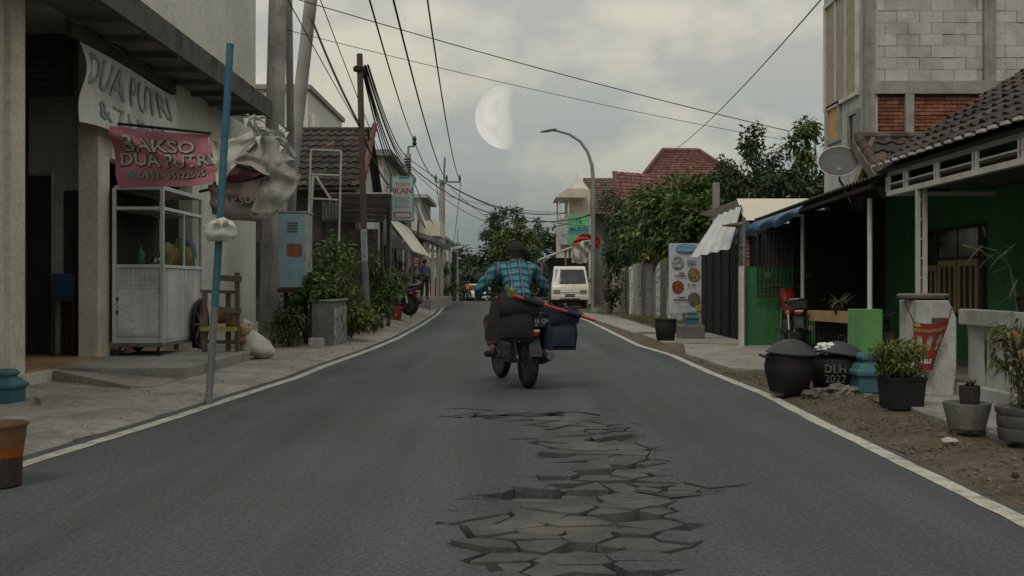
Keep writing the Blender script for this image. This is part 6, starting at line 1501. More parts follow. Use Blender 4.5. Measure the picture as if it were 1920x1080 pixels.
q = MB(); q.add([A_, k0, D_, C_, k1, B_], [(0, 1, 2), (2, 1, 4, 3), (3, 4, 5)]); q.build('roof_back', tile_red, RH)
for p0_, p1_ in ((k0, k1), (A_, k0), (B_, k1)):
    q = MB(); q.tube([p0_ + Vector((0, -.05, .06)), p1_ + Vector((0, -.05, .06))], .11, 8); q.build('ridge', tile_red, RH)
PW = thing('lower_red_roof', (6.3, 47, 0), 'lower red tiled roof wing with bright verge above the dark tree', 'building')
q = MB(); q.box(5.3, 8.0, 46.8, 48.3, 0, 4.6); q.build('wall', plaster_beige, PW)
tiled_strip_roof(PW, (5.05, 46.2, 4.35), (8.2, 46.2, 4.35), (8.2, 47.8, 6.3), W(1152, 322, 47.8), tile_red, 12)
q = MB(); q.bar((5.05, 46.2, 4.4), W(1152, 322, 47.8), .22, .10); q.build('verge', tile_red, PW)
BH = thing('brown_roof_house', (5.3, 60, 0), 'house with dark brown tiled roof behind the lamp post', 'building')
q = MB(); q.box(4.6, 8, 58.5, 64, 0, 5.4); q.build('wall', plaster_grey, BH)
tiled_strip_roof(BH, (4.3, 57.5, 5.2), (7.6, 57.5, 5.2), (7.6, 60.5, 7.6), (4.3, 60.5, 7.6), tile_brown, 14)
# beige balcony house
BG2 = thing('balcony_house', (3.6, 58, 0), 'beige two storey house with roofed balcony over the street', 'building')
q = MB(); q.box(2.75, 4.5, 56.5, 62, 0, 4.75); q.build('wall', plaster_beige, BG2)
q = MB(); q.box(3.3, 4.5, 57.2, 62, 4.751, 6.6); q.build('upper_wall', plaster_beige, BG2)
q = MB(); q.prism([(2.45, 56.0, 6.05), (3.1, 56.0, 6.55), (4.15, 56.0, 6.55), (4.15, 56.0, 6.05)], (0, 4, 0)); q.build('balcony_roof', plaster_beige, BG2)
q = MB(); q.prism([(3.5, 57.6, 6.6), (3.75, 57.6, 7.55), (4.5, 57.6, 6.6)], (0, 3, 0)); q.build('gable', plaster_white, BG2)
for x in (2.7, 3.2):
    for y in (56.3, 59.5):
        q = MB(); q.tube([(x, y, 4.75), (x, y, 6.05)], .05, 8); q.build('column', plaster_beige, BG2)
q = MB(); q.box(2.6, 4.5, 56.2, 56.5, 3.4, 4.9); q.build('parapet', plaster_grey, BG2)
GS = thing('green_sign', W(1085, 462, 54), 'green and yellow shop signboard with blue lettering by balcony', 'sign')
gx0, gx1, gz0, gz1 = XA(1065, 54), XA(1105, 54), ZA(460, 54), ZA(403, 54)
q = MB(); q.box(gx0, gx1, 54, 54.08, gz0, gz1); q.build('board', mat('sign_green', (.10, .36, .18), rough=.6, var=.35, scale=1.1, bump=0, dirt=(.32, .42, .08), damt=.4, dscale=1.0), GS)
q = MB(); q.box(gx0, gx1, 53.985, 53.999, gz0 + .62, gz0 + .95); q.build('band', mat('sign_band', (.06, .28, .16), bump=0), GS)
lettering('TB', .30, ink_blue, GS, ((gx0 + gx1) / 2, 53.98, gz1 - .38), (1, 0, 0), (0, 0, 1)); lettering('MUJUR', .33, ink_blue, GS, ((gx0 + gx1) / 2, 53.98, gz1 - .78), (1, 0, 0), (0, 0, 1), bold=.008)
for x in (gx0 + .1, gx1 - .1):
    q = MB(); q.box(x - .05, x + .05, 54.09, 54.19, 0, gz0 + .4); q.build('post', black_iron, GS)
KS = thing('street_kiosk', (2.8, 51, 0), 'shabby street kiosk with sloping sheet roof behind the van', 'kiosk')
q = MB(); q.add([(1.35, 50, 2.35), (3.9, 50, 3.35), (3.9, 53, 3.35), (1.35, 53, 2.35), (1.35, 50, 2.43), (3.9, 50, 3.43), (3.9, 53, 3.43), (1.35, 53, 2.43)], [(0, 3, 2, 1), (4, 5, 6, 7), (0, 1, 5, 4), (1, 2, 6, 5), (2, 3, 7, 6), (3, 0, 4, 7)]); q.build('roof', corr_grey, KS)
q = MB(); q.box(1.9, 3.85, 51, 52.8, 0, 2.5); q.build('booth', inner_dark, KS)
for x, z in ((1.5, 2.35), (2.7, 2.85), (3.8, 3.3)):
    q = MB(); q.box(x - .05, x + .05, 50.1, 50.2, 0, z); q.build('post', wood, KS)
q = MB(); q.box(1.6, 3.8, 50.1, 50.6, .7, .8); q.build('counter', wood, KS)
poly_sheet([(1075, 452, 49.5), (1090, 448, 49.4), (1103, 462, 49.5)], [(1072, 492, 49.6), (1088, 495, 49.5), (1102, 488, 49.6)], 14, 10, .10, 3).build('hung_cloth', sack_white, KS, smooth=True)
for pts_, bt in ((([(1085, 441, 48.8), (1098, 438, 48.7), (1112, 440, 48.8)]), [(1070, 462, 49), (1092, 452, 48.8), (1112, 450, 48.9)]), ([(1116, 443, 48.8), (1126, 446, 48.8)], [(1114, 462, 48.9), (1124, 468, 48.9)])):
    poly_sheet(pts_, bt, 12, 6, .06, 5).build('red_cloth', mat('red_cloth', (.40, .04, .04), rough=.8), KS, smooth=True)
# arched street lamp
LP = thing('street_lamp', W(1112, 588, GD(588, .06)), 'tall grey street lamp with long arm arching over the road', 'lamp')
dL = 38.0; arc = [W(1112, 585, dL), W(1112, 450, dL), W(1112, 335, dL), W(1110, 310, dL), W(1102, 285, dL), W(1088, 265, dL), (W(1068, 252, dL)), W(1047, 246, dL), W(1030, 243, dL)]
q = MB(); q.tube([Vector((arc[0].x, dL, 0))] + arc, [.095, .09, .085, .075, .07, .06, .055, .05, .045, .04], 12); q.build('pole', mat('galvanised', (.26, .27, .26), rough=.5, metal=.4, var=.15), LP, smooth=True)
q = MB(); q.lathe([(0, -.45), (.05, -.42), (.09, -.2), (.09, .1), (.05, .2), (0, .2)], W(1034, 244, dL), 12, m=Matrix.Rotation(R(80), 4, 'Y'), sx=.6); q.build('lamp_head', pole_grey, LP, smooth=True)
q = MB(); q.box(3.0, 3.25, 37.9, 38.1, 0.0, .25); q.build('footing', concrete, LP)
# ---- far trees along the road's end
far = [('far_tree', (-1.2, 118), (XA(945, 112), 112, ZA(428, 112)), (2.3, 2.0, 2.1), 1500, .55, .25, leaf_far, 'tall dark tree at the end of the road', 81, .3),
       ('far_tree', (1.0, 100), (XA(968, 98), 98, ZA(462, 98)), (2.2, 2.0, 1.8), 1500, .5, .25, leaf_far_y, 'yellow green tree just above the rider head', 82, .2),
       ('far_tree', (3.0, 104), (XA(1006, 100), 100, ZA(445, 100)), (.9, .9, 1.7), 420, .42, .2, leaf_far, 'thin sparse tree left of the balcony house', 83, .12),
       ('far_tree', (-4.0, 108), (XA(893, 106), 106, ZA(508, 106)), (2.3, 2.2, 2.1), 1500, .55, .28, leaf_far, 'broad low dark tree beyond the oncoming cars', 84, .2),
       ('far_tree', (-1.0, 112), (XA(930, 108), 108, ZA(500, 108)), (2.3, 2.0, 2.2), 1500, .55, .28, leaf_far, 'rounded dark tree left of the rider shoulder', 85, .2),
       ('far_tree', (2.5, 96), (XA(1000, 95), 95, ZA(505, 95)), (2.0, 2.0, 2.0), 1400, .5, .25, leaf_far, 'leafy dark tree behind the kiosk roof', 86, .2),
       ('far_tree', (-6.5, 125), (XA(862, 125), 125, ZA(520, 125)), (1.8, 2.2, 2.0), 1100, .6, .3, leaf_far, 'bushy tree nearest the bend posts', 87, .2),
       ('far_hedge', (0, 117), (-.5, 117, -1.6), (6.5, 2, 2.6), 3000, .6, .3, leaf_far, 'low hedge closing the view at the bottom of the far trees', 90, .2),
       ('far_tree', (9, 150), (9, 150, 4.0), (9, 4, 4.5), 2500, .9, .5, leaf_far, 'wide tree mass far behind the right houses', 88, .3),
       ('far_tree', (-14, 150), (-13, 150, 3.0), (8, 4, 4.5), 2500, .9, .5, leaf_far, 'wide tree mass far behind the left houses', 89, .3)]
for nm, bs, c, rad, n_, L_, w_, m_, lb, sd, tr in far:
    tree(nm, (c[0], c[1], gz(c[1])), 5, c, rad, n_, L_, w_, m_, lb, 'trees at the end of the road', tr, 26, sd)
# ---- moon
def build_moon():
    m = bpy.data.materials.new('moon_surface'); m.use_nodes = True; nt = m.node_tree; N = nt.nodes; L = nt.links
    out = N['Material Output']; N.remove(N['Principled BSDF'])
    tc = N.new('ShaderNodeTexCoord'); sep = N.new('ShaderNodeSeparateXYZ'); L.new(tc.outputs['Object'], sep.inputs[0])
    n = N.new('ShaderNodeTexNoise'); n.inputs['Scale'].default_value = .0105; n.inputs['Detail'].default_value = 6; L.new(tc.outputs['Object'], n.inputs['Vector'])
    rp = N.new('ShaderNodeValToRGB'); rp.color_ramp.elements[0].position = .35; rp.color_ramp.elements[0].color = (.54, .535, .49, 1); rp.color_ramp.elements[1].position = .65; rp.color_ramp.elements[1].color = (.72, .69, .62, 1)
    L.new(n.outputs['Fac'], rp.inputs[0])
    em = N.new('ShaderNodeEmission'); L.new(rp.outputs[0], em.inputs['Color']); em.inputs['Strength'].default_value = 1.0
    tr = N.new('ShaderNodeBsdfTransparent')
    # terminator: soft edge near x = 0, roughened by craters
    ad = N.new('ShaderNodeMath'); ad.operation = 'MULTIPLY_ADD'; ad.inputs[1].default_value = 60; L.new(n.outputs['Fac'], ad.inputs[0]); L.new(sep.outputs['X'], ad.inputs[2])
    mr = N.new('ShaderNodeMapRange'); mr.interpolation_type = 'SMOOTHSTEP'; mr.inputs[1].default_value = -6; mr.inputs[2].default_value = 58; mr.inputs[3].default_value = .86; mr.inputs[4].default_value = 0.0; L.new(ad.outputs[0], mr.inputs[0])
    mx = N.new('ShaderNodeMixShader'); L.new(mr.outputs[0], mx.inputs[0]); L.new(tr.outputs[0], mx.inputs[1]); L.new(em.outputs[0], mx.inputs[2]); L.new(mx.outputs[0], out.inputs['Surface'])
    D = 3000.0; c = W(950, 220, D); rr = 59 * D / F
    q = MB()
    def fn(u, v):
        th = math.pi * (.36 + 1.28 * u); ph = (v - .5) * math.pi * .9999   # the sunlit half only
        return c + Vector((math.cos(ph) * math.cos(th), math.cos(ph) * math.sin(th), math.sin(ph))) * rr
    q.grid(fn, 48, 48)
    o = q.build('moon', m, label='large pale half moon hanging in the cloudy sky', cat='moon', smooth=True, loc=c)
build_moon()
# ================================================================== VEHICLES AND PEOPLE
rubber = mat('tyre_rubber', (.018, .018, .019), rough=.85, var=.2, scale=20, dirt=(.07, .065, .06), damt=.25, dscale=9)
engine_m = mat('engine_metal', (.10, .10, .10), rough=.5, metal=.6, var=.3, scale=12)
seat_m = mat('seat_vinyl', (.015, .015, .016), rough=.5, bump=.2)
dark_plastic = mat('dark_plastic', (.02, .021, .025), rough=.45, bump=.05)
lamp_red = mat('tail_red', (.32, .02, .015), rough=.25, bump=0)
lamp_clear = mat('lamp_clear', (.55, .55, .55), rough=.15, bump=0)
mirror_m = mat('mirror_dark', (.03, .03, .03), rough=.2, bump=0)
RX = Matrix.Rotation(R(90), 4, 'Y')
def wheel(t, c, r, w, steer=0.0):
    m_ = Matrix.Rotation(steer, 4, 'Z') @ RX
    q = MB(); k = 10; prof = [(r - w / 2 + math.cos(a) * w / 2, math.sin(a) * w / 2) for a in [2 * math.pi * i / k for i in range(k + 1)]]
    q.lathe(prof, c, 36, m=m_); wh = q.build('wheel', rubber, t, smooth=True, local=True)
    q = MB(); q.lathe([(r - w * .9, -w * .3), (r - w * 1.15, -w * .25), (r - w * 1.15, w * .25), (r - w * .9, w * .3)], c, 36, m=m_); q.build('rim', engine_m, wh, smooth=True, local=True)
    q = MB(); q.lathe([(.05, -.05), (.055, -.03), (.055, .03), (.05, .05)], c, 14, m=m_); q.build('hub', engine_m, wh, smooth=True, local=True)
    for i in range(10):
        a = i * math.pi / 5; q = MB(); v = m_ @ Vector((math.cos(a), math.sin(a), 0)); q.tube([Vector(c) + v * .05, Vector(c) + v * (r - w)], .006, 4); q.build('spoke', engine_m, wh, local=True)
    return wh
def lbox(t, nm, m_, a, bev=.01, sm=False, par=None):
    q = MB(); q.box(*a); return q.build(nm, m_, par or t, local=True, bevel=bev, smooth=sm)
def ltube(t, nm, m_, pts, r, n=8, par=None):
    q = MB(); q.tube(pts, r, n); return q.build(nm, m_, par or t, local=True, smooth=True)
def loft(t, nm, m_, secs, n=16, par=None, exp=2.4):
    """secs: (center y, center z, half width, half height) superellipse sections along y"""
    q = MB(); vs = []; fs = []
    for (yc, zc, hw, hh) in secs:
        for j in range(n):
            a = 2 * math.pi * j / n; c, s_ = math.cos(a), math.sin(a)
            vs.append((hw * math.copysign(abs(c) ** (2 / exp), c), yc, zc + hh * math.copysign(abs(s_) ** (2 / exp), s_)))
    k = len(secs)
    for i in range(k - 1):
        for j in range(n): fs.append((i * n + j, (i + 1) * n + j, (i + 1) * n + (j + 1) % n, i * n + (j + 1) % n))
    fs += [tuple(range(n)), tuple((k - 1) * n + j for j in range(n))[::-1]]
    q.add(vs, fs); return q.build(nm, m_, par or t, local=True, smooth=True)
def motorbike(name, loc, rotz, lab, body_m, plate_txt=None, steer=0.0, scale=1.0, leg=False, group=None):
    t = thing(name, loc, lab, 'motorbike', group, rotz=rotz)
    wheel(t, (0, 0, .285), .285, .115); wheel(t, (0, 1.24, .285), .285, .085, steer)
    for s_ in (-1, 1):
        ltube(t, 'swingarm', engine_m, [(s_ * .085, 0, .285), (s_ * .10, .45, .33)], .018)
        ltube(t, 'shock_absorber', chrome, [(s_ * .115, -.02, .32), (s_ * .115, .09, .62)], .022)
        ltube(t, 'fork', chrome, [(s_ * .085, 1.24, .285), (s_ * .085, 1.06, .82)], .020)
        ltube(t, 'footpeg', black_iron, [(s_ * .10, .52, .30), (s_ * .27, .52, .30)], .013)
        ltube(t, 'mirror_stalk', black_iron, [(s_ * .24, .93, 1.0), (s_ * .32, .88, 1.16)], .006)
        q = MB(); q.lathe([(0, -.012), (.05, -.01), (.055, 0), (.05, .01), (0, .012)], (s_ * .335, .86, 1.19), 16, m=Matrix.Rotation(R(80), 4, 'X'), sx=1.2); q.build('mirror', mirror_m, t, smooth=True, local=True)
        q = MB(); q.lathe([(0, -.03), (.028, -.02), (.03, .01), (0, .02)], (s_ * .16, -.17, .60), 12, m=Matrix.Rotation(R(90), 4, 'X')); q.build('indicator', mat('amber_lens', (.45, .16, .03), rough=.25, bump=0), t, smooth=True, local=True)
    # rear mudguard arc
    q = MB(); q.grid(lambda u, v: Vector(((v - .5) * .13, -.335 * math.cos(.22 + u * 1.9), .285 + .335 * math.sin(.22 + u * 1.9))), 14, 4, .006); q.build('rear_mudguard', dark_plastic, t, smooth=True, local=True)
    q = MB(); q.grid(lambda u, v: Vector(((v - .5) * .12, 1.24 - .33 * math.cos(.5 + u * 2.2), .285 + .33 * math.sin(.5 + u * 2.2))), 14, 4, .006); q.build('front_mudguard', body_m, t, smooth=True, local=True)
    loft(t, 'tail_cowl', body_m, [(-.22, .70, .05, .03), (-.16, .69, .085, .05), (.05, .66, .12, .07), (.35, .62, .12, .08), (.6, .55, .10, .09)])
    loft(t, 'seat', seat_m, [(-.16, .765, .09, .02), (-.10, .77, .125, .035), (.2, .765, .14, .04), (.5, .75, .13, .045), (.66, .74, .09, .03)])
    loft(t, 'leg_shield', body_m, [(.62, .55, .09, .10), (.8, .62, .10, .13), (.98, .75, .13, .16), (1.10, .86, .15, .13), (1.18, .88, .10, .08)])
    lbox(t, 'engine', engine_m, (-.12, .12, .42, .78, .24, .46), .03)
    ltube(t, 'exhaust', engine_m, [(.13, .62, .27), (.17, .3, .26), (.175, .05, .30), (.175, -.28, .36)], [.018, .03, .05, .045], 12)
    ltube(t, 'handlebar', black_iron, [(-.35, .90, .98), (-.18, .99, 1.0), (0, 1.02, .98), (.18, .99, 1.0), (.35, .90, .98)], .013)
    tl = loft(t, 'tail_light', lamp_red, [(-.25, .60, .05, .03), (-.235, .60, .065, .042), (-.12, .60, .06, .045)])
    lbox(t, 'lens_band', lamp_clear, (-.06, .06, -.256, -.238, .612, .637), .003, par=tl)
    lbox(t, 'plate_holder', dark_plastic, (-.10, .10, -.255, -.235, .66, .80), .004)
    pl = lbox(t, 'number_plate', mat('plate_black', (.03, .03, .03), rough=.5, bump=0), (-.12, .12, -.268, -.257, .665, .775), .004)
    if plate_txt: lettering(plate_txt, .062, ink_white, t, (0, -.2705, .728), (1, 0, 0), (0, 0, 1), local=True, extrude=.0005); lettering('06.27', .03, ink_white, t, (0, -.2705, .684), (1, 0, 0), (0, 0, 1), local=True, extrude=.0005)
    ltube(t, 'grab_rail', chrome, [(-.12, .05, .74), (-.13, -.2, .80), (0, -.27, .81), (.13, -.2, .80), (.12, .05, .74)], .012)
    q = MB(); q.lathe([(0, -.05), (.06, -.04), (.075, 0), (.07, .03), (0, .04)], (0, 1.16, .88), 18, m=Matrix.Rotation(R(-80), 4, 'X')); q.build('headlight', lamp_clear, t, smooth=True, local=True)
    if leg: ltube(t, 'side_stand', black_iron, [(-.10, .5, .28), (-.26, .45, .0)], .012)
    t.scale = (scale, scale, scale)
    return t
blue_black = mat('bike_paint_dark', (.02, .024, .035), rough=.3, bump=0, coat=.4)
bike_red = mat('bike_paint_red', (.20, .02, .018), rough=.3, bump=0, coat=.4)
BK_LOC, BK_ROT = (.17, 10.64, 0), R(14)
MBK = motorbike('motorbike', BK_LOC, BK_ROT, 'dark underbone motorbike ridden away down the middle of road', bike_red, 'AB 2645 QK', steer=R(6))

skin_m = mat('skin', (.16, .085, .055), rough=.6, var=.1, scale=8, bump=.05)
def hand_points(wr, dirv, side, curl=1.0):
    """finger chains of a closed hand round a grip; returns list of (pts, radii)"""
    wr = Vector(wr); d = Vector(dirv).normalized(); x = d.cross(Vector((0, 0, 1))).normalized() * side; u = Vector((0, 0, 1)); out = []
    for k, (off, ln) in enumerate(((-.030, .068), (-.010, .078), (.010, .072), (.030, .058))):
        b_ = wr + d * .075 + x * off; out.append(([wr + d * .04 + x * off * .7, b_, b_ + d * ln * .45 - u * .012 * curl, b_ + d * ln * .5 - u * .045 * curl, b_ + d * ln * .2 - u * .06 * curl], [.012, .010, .0095, .009, .008]))
    b_ = wr + d * .03 - x * .035; out.append(([wr + d * .015 - x * .02, b_, b_ + d * .03 - u * .03 * curl, b_ + d * .045 - u * .05 * curl], [.013, .012, .010, .009]))
    return out
def merge_meshes(mes, name):
    bm = bmesh.new()
    for m_ in mes: bm.from_mesh(m_); bpy.data.meshes.remove(m_)
    me = bpy.data.meshes.new(name); bm.to_mesh(me); bm.free()
    for p in me.polygons: p.use_smooth = True
    return me
def person(name, loc, rotz, lab, J, shirt_m, trouser_m, shoe_m, group=None, hair_m=None, cap_m=None, scale=1.0, long_sleeve=True, fold=.016):
    """J: joints (local): pelvis, waist, chest, neck, head, sh/el/wr/hip/kn/an/toe with 'L','R'"""
    t = thing(name, loc, lab, 'person', group, rotz=rotz)
    V = {k: Vector(v) for k, v in J.items()}
    face = V.get('face', Vector((0, 1, 0))).normalized(); hd = V['head']; sidev = face.cross(Vector((0, 0, 1))).normalized()
    pts, ed, rad = [], [], []
    idx = {}
    def add(k, p, r, par=None):
        idx[k] = len(pts); pts.append(Vector(p)); rad.append(r)
        if par is not None: ed.append((idx[par], idx[k]))
    add('pelvis', V['pelvis'], .125); add('waist', V['waist'], .115, 'pelvis'); add('chest', V['chest'], .135, 'waist'); add('ub', V['chest'].lerp(V['neck'], .6), .115, 'chest')
    add('neck', V['neck'], .058, 'ub'); add('jaw', V['neck'].lerp(hd, .55), .06, 'neck'); add('head', hd, .088, 'jaw'); add('crown', hd + Vector((0, 0, .055)) - face * .012, .078, 'head')
    for s_ in 'LR':
        sg = -1 if s_ == 'L' else 1
        add('sh' + s_, V['sh' + s_], .062, 'ub'); add('el' + s_, V['el' + s_], .043, 'sh' + s_); add('wr' + s_, V['wr' + s_], .028, 'el' + s_)
        hdv = V.get('hd' + s_, (V['wr' + s_] - V['el' + s_])).normalized(); add('pm' + s_, V['wr' + s_] + hdv * .05, .034, 'wr' + s_)
        add('hip' + s_, V['hip' + s_], .09, 'pelvis'); add('kn' + s_, V['kn' + s_], .06, 'hip' + s_); add('cf' + s_, V['kn' + s_].lerp(V['an' + s_], .35), .054, 'kn' + s_); add('an' + s_, V['an' + s_], .036, 'cf' + s_); add('toe' + s_, V['toe' + s_], .030, 'an' + s_)
    mes = [skin_mesh(pts, ed, rad)]
    for s_ in 'LR':
        hdv = V.get('hd' + s_, (V['wr' + s_] - V['el' + s_])).normalized()
        for fp, fr in hand_points(V['wr' + s_], hdv, -1 if s_ == 'L' else 1):
            mes.append(skin_mesh(fp, [(i, i + 1) for i in range(len(fp) - 1)], fr, sub=1))
        ear = hd + sidev * (.085 if s_ == 'R' else -.085); mes.append(skin_mesh([ear, ear - face * .012 + Vector((0, 0, .022)), ear - Vector((0, 0, .022))], [(0, 1), (0, 2)], [.014, .013, .010], sub=1))
    nose = hd + face * .085; mes.append(skin_mesh([nose + Vector((0, 0, .02)), nose + face * .022 - Vector((0, 0, .012))], [(0, 1)], [.010, .014], sub=1))
    body = obj_from_mesh('body', merge_meshes(mes, 'body'), skin_m, t)
    for e_ in (-1, 1):
        q = MB(); q.lathe([(0, -.009), (.007, -.006), (.009, 0), (.007, .006), (0, .009)], hd + face * .078 + sidev * (e_ * .032) + Vector((0, 0, .012)), 10); q.build('eye', ink_black, t, local=True, smooth=True)
    q = MB(); q.tube([hd + face * .08 + sidev * -.025 - Vector((0, 0, .048)), hd + face * .088 - Vector((0, 0, .046)), hd + face * .08 + sidev * .025 - Vector((0, 0, .048))], .006, 6); q.build('mouth', mat('lips', (.12, .05, .04), bump=0), t, local=True, smooth=True)
    # shirt
    sp_, se, sr = [], [], []; si = {}
    def sadd(k, p, r, par=None):
        si[k] = len(sp_); sp_.append(Vector(p)); sr.append(r)
        if par is not None: se.append((si[par], si[k]))
    hem = V['pelvis'].lerp(V['waist'], .15)
    sadd('chest', V['chest'], .165); sadd('waist', V['waist'], .150, 'chest'); sadd('hem', hem, .160, 'waist'); sadd('ub', V['chest'].lerp(V['neck'], .55), .135, 'chest'); sadd('col', V['neck'] - Vector((0, 0, .015)), .072, 'ub')
    for s_ in 'LR':
        sadd('sh' + s_, V['sh' + s_], .085, 'ub'); sadd('el' + s_, V['el' + s_], .066, 'sh' + s_)
        if long_sleeve: sadd('wr' + s_, V['el' + s_].lerp(V['wr' + s_], .9), .045, 'el' + s_)
    me = skin_mesh(sp_, se, sr)
    for v in me.vertices:
        p = v.co; n = v.normal; v.co = p + n * fold * (mnoise.noise(Vector((p.x * 9, p.y * 9, p.z * 16))) + .6 * mnoise.noise(Vector((p.x * 21, p.y * 20, p.z * 30))))
    obj_from_mesh('shirt', me, shirt_m, t)
    # trousers
    tp_, te, tr_ = [], [], []; ti = {}
    def tadd(k, p, r, par=None):
        ti[k] = len(tp_); tp_.append(Vector(p)); tr_.append(r)
        if par is not None: te.append((ti[par], ti[k]))
    tadd('pelvis', V['pelvis'] + Vector((0, 0, .03)), .145)
    for s_ in 'LR':
        tadd('hip' + s_, V['hip' + s_], .112, 'pelvis'); tadd('kn' + s_, V['kn' + s_], .082, 'hip' + s_); tadd('cf' + s_, V['kn' + s_].lerp(V['an' + s_], .45), .074, 'kn' + s_); tadd('an' + s_, V['kn' + s_].lerp(V['an' + s_], .9), .062, 'cf' + s_)
    me = skin_mesh(tp_, te, tr_)
    for v in me.vertices:
        p = v.co; v.co = p + v.normal * fold * .8 * mnoise.noise(Vector((p.x * 10, p.y * 10, p.z * 14)))
    obj_from_mesh('trousers', me, trouser_m, t)
    for s_ in 'LR':
        a, b_ = V['an' + s_], V['toe' + s_]; d = (b_ - a); d.z = 0; d = d.normalized() if d.length > 1e-4 else Vector((0, 1, 0)); base = Vector((a.x, a.y, min(a.z, b_.z)))
        me = skin_mesh([a - d * .045 + Vector((0, 0, -.03)), a + d * .03 + Vector((0, 0, -.035)), a + d * .12 + Vector((0, 0, -.045)), a + d * .19 + Vector((0, 0, -.05))], [(0, 1), (1, 2), (2, 3)], [.042, .046, .044, .032])
        obj_from_mesh('shoe', me, shoe_m, t)
    # hair / cap
    q = MB()
    def capfn(u, v, k=1.0):
        th = u * 2 * math.pi; ph = v * math.pi / 2
        dd = face * math.cos(th) * math.cos(ph) + sidev * math.sin(th) * math.cos(ph) + Vector((0, 0, 1)) * math.sin(ph) * 1.12
        return hd + Vector((0, 0, .012)) - face * .008 + dd * .104 * k
    q.grid(lambda u, v: capfn(u, v * .999), 24, 8); q.build('cap' if cap_m else 'hair', cap_m or hair_m, t, local=True, smooth=True)
    if cap_m:
        q = MB(); q.grid(lambda u, v: hd + Vector((0, 0, .03)) + face * (.085 + .09 * v) + sidev * ((u - .5) * (.15 - .05 * v)) - Vector((0, 0, .02 * v + .05 * (u - .5) ** 2)), 8, 4, .004); q.build('peak', cap_m, t, local=True, smooth=True)
        q = MB(); q.grid(lambda u, v: hd + face * (-.093 - .004 * math.cos((u - .5) * 3)) + sidev * ((u - .5) * .16) + face * (.035 * (2 * (u - .5)) ** 2) - Vector((0, 0, .005 + .075 * v)), 10, 5, .004); q.build('hair', hair_m or ink_black, t, local=True, smooth=True)
    if scale != 1.0: t.scale = (scale,) * 3
    return t
# plaid shirt
def plaid():
    m = bpy.data.materials.new('plaid_shirt'); m.use_nodes = True; nt = m.node_tree; N = nt.nodes; L = nt.links; b = N['Principled BSDF']
    tc = N.new('ShaderNodeTexCoord'); sp = N.new('ShaderNodeSeparateXYZ'); L.new(tc.outputs['Object'], sp.inputs[0])
    def op(o_, a, b_=None):
        n = N.new('ShaderNodeMath'); n.operation = o_
        for i, v in enumerate((a, b_)):
            if v is None: continue
            if isinstance(v, (int, float)): n.inputs[i].default_value = v
            else: L.new(v, n.inputs[i])
        return n.outputs[0]
    ns = N.new('ShaderNodeTexNoise'); ns.inputs['Scale'].default_value = 7; L.new(tc.outputs['Object'], ns.inputs['Vector'])
    wob = op('MULTIPLY', op('SUBTRACT', ns.outputs['Fac'], .5), .035)
    X = op('ADD', sp.outputs['X'], wob); Z = op('ADD', op('ADD', sp.outputs['Z'], op('MULTIPLY', sp.outputs['Y'], .35)), wob)
    def band(v, per, ph, w): return op('LESS_THAN', op('FRACT', op('ADD', op('DIVIDE', v, per), ph)), w)
    def mix(f, a, c):
        x = N.new('ShaderNodeMix'); x.data_type = 'RGBA'; L.new(f, x.inputs['Factor'])
        for k, v in (('A', a), ('B', c)):
            if isinstance(v, tuple): x.inputs[k].default_value = (*v, 1)
            else: L.new(v, x.inputs[k])
        return x.outputs['Result']
    base = mix(op('MULTIPLY', band(X, .115, .1, .42), .75), (.06, .235, .275), (.028, .06, .115))
    base = mix(op('MULTIPLY', band(Z, .085, .3, .36), .70), base, (.018, .035, .075))
    base = mix(op('MULTIPLY', band(X, .115, .88, .10), .55), base, (.34, .27, .29))
    base = mix(op('MULTIPLY', band(Z, .085, .8, .09), .4), base, (.30, .26, .28))
    L.new(base, b.inputs['Base Color']); b.inputs['Roughness'].default_value = .85; b.inputs['Specular IOR Level'].default_value = .15
    return m
trouser_dark = mat('trouser_dark', (.03, .026, .026), rough=.9, var=.2, scale=10)
trouser_brown = mat('trouser_brown', (.075, .048, .042), rough=.9, var=.2, scale=10)
shoe_dark = mat('shoe_dark', (.02, .02, .022), rough=.6)
hair_black = mat('hair_black', (.012, .011, .011), rough=.7)
JR = dict(pelvis=(0, .36, .86), waist=(0, .40, 1.0), chest=(.0, .50, 1.17), neck=(.01, .60, 1.36), head=(.035, .665, 1.475), face=(-.12, 1, -.1),
          shL=(-.19, .56, 1.30), elL=(-.385, .66, 1.07), wrL=(-.36, .86, .985), hdL=(.1, .5, -.05), shR=(.19, .56, 1.30), elR=(.385, .66, 1.06), wrR=(.36, .86, .985), hdR=(-.1, .5, -.05),
          hipL=(-.11, .42, .84), knL=(-.25, .78, .70), anL=(-.255, .54, .375), toeL=(-.29, .66, .335), hipR=(.11, .42, .84), knR=(.25, .78, .70), anR=(.31, .50, .35), toeR=(.38, .60, .31))
person('person', BK_LOC, BK_ROT, 'rider in teal plaid shirt and dark cap on the motorbike', JR, plaid(), trouser_brown, shoe_dark, hair_m=hair_black, cap_m=mat('cap_dark', (.022, .02, .022), rough=.85))
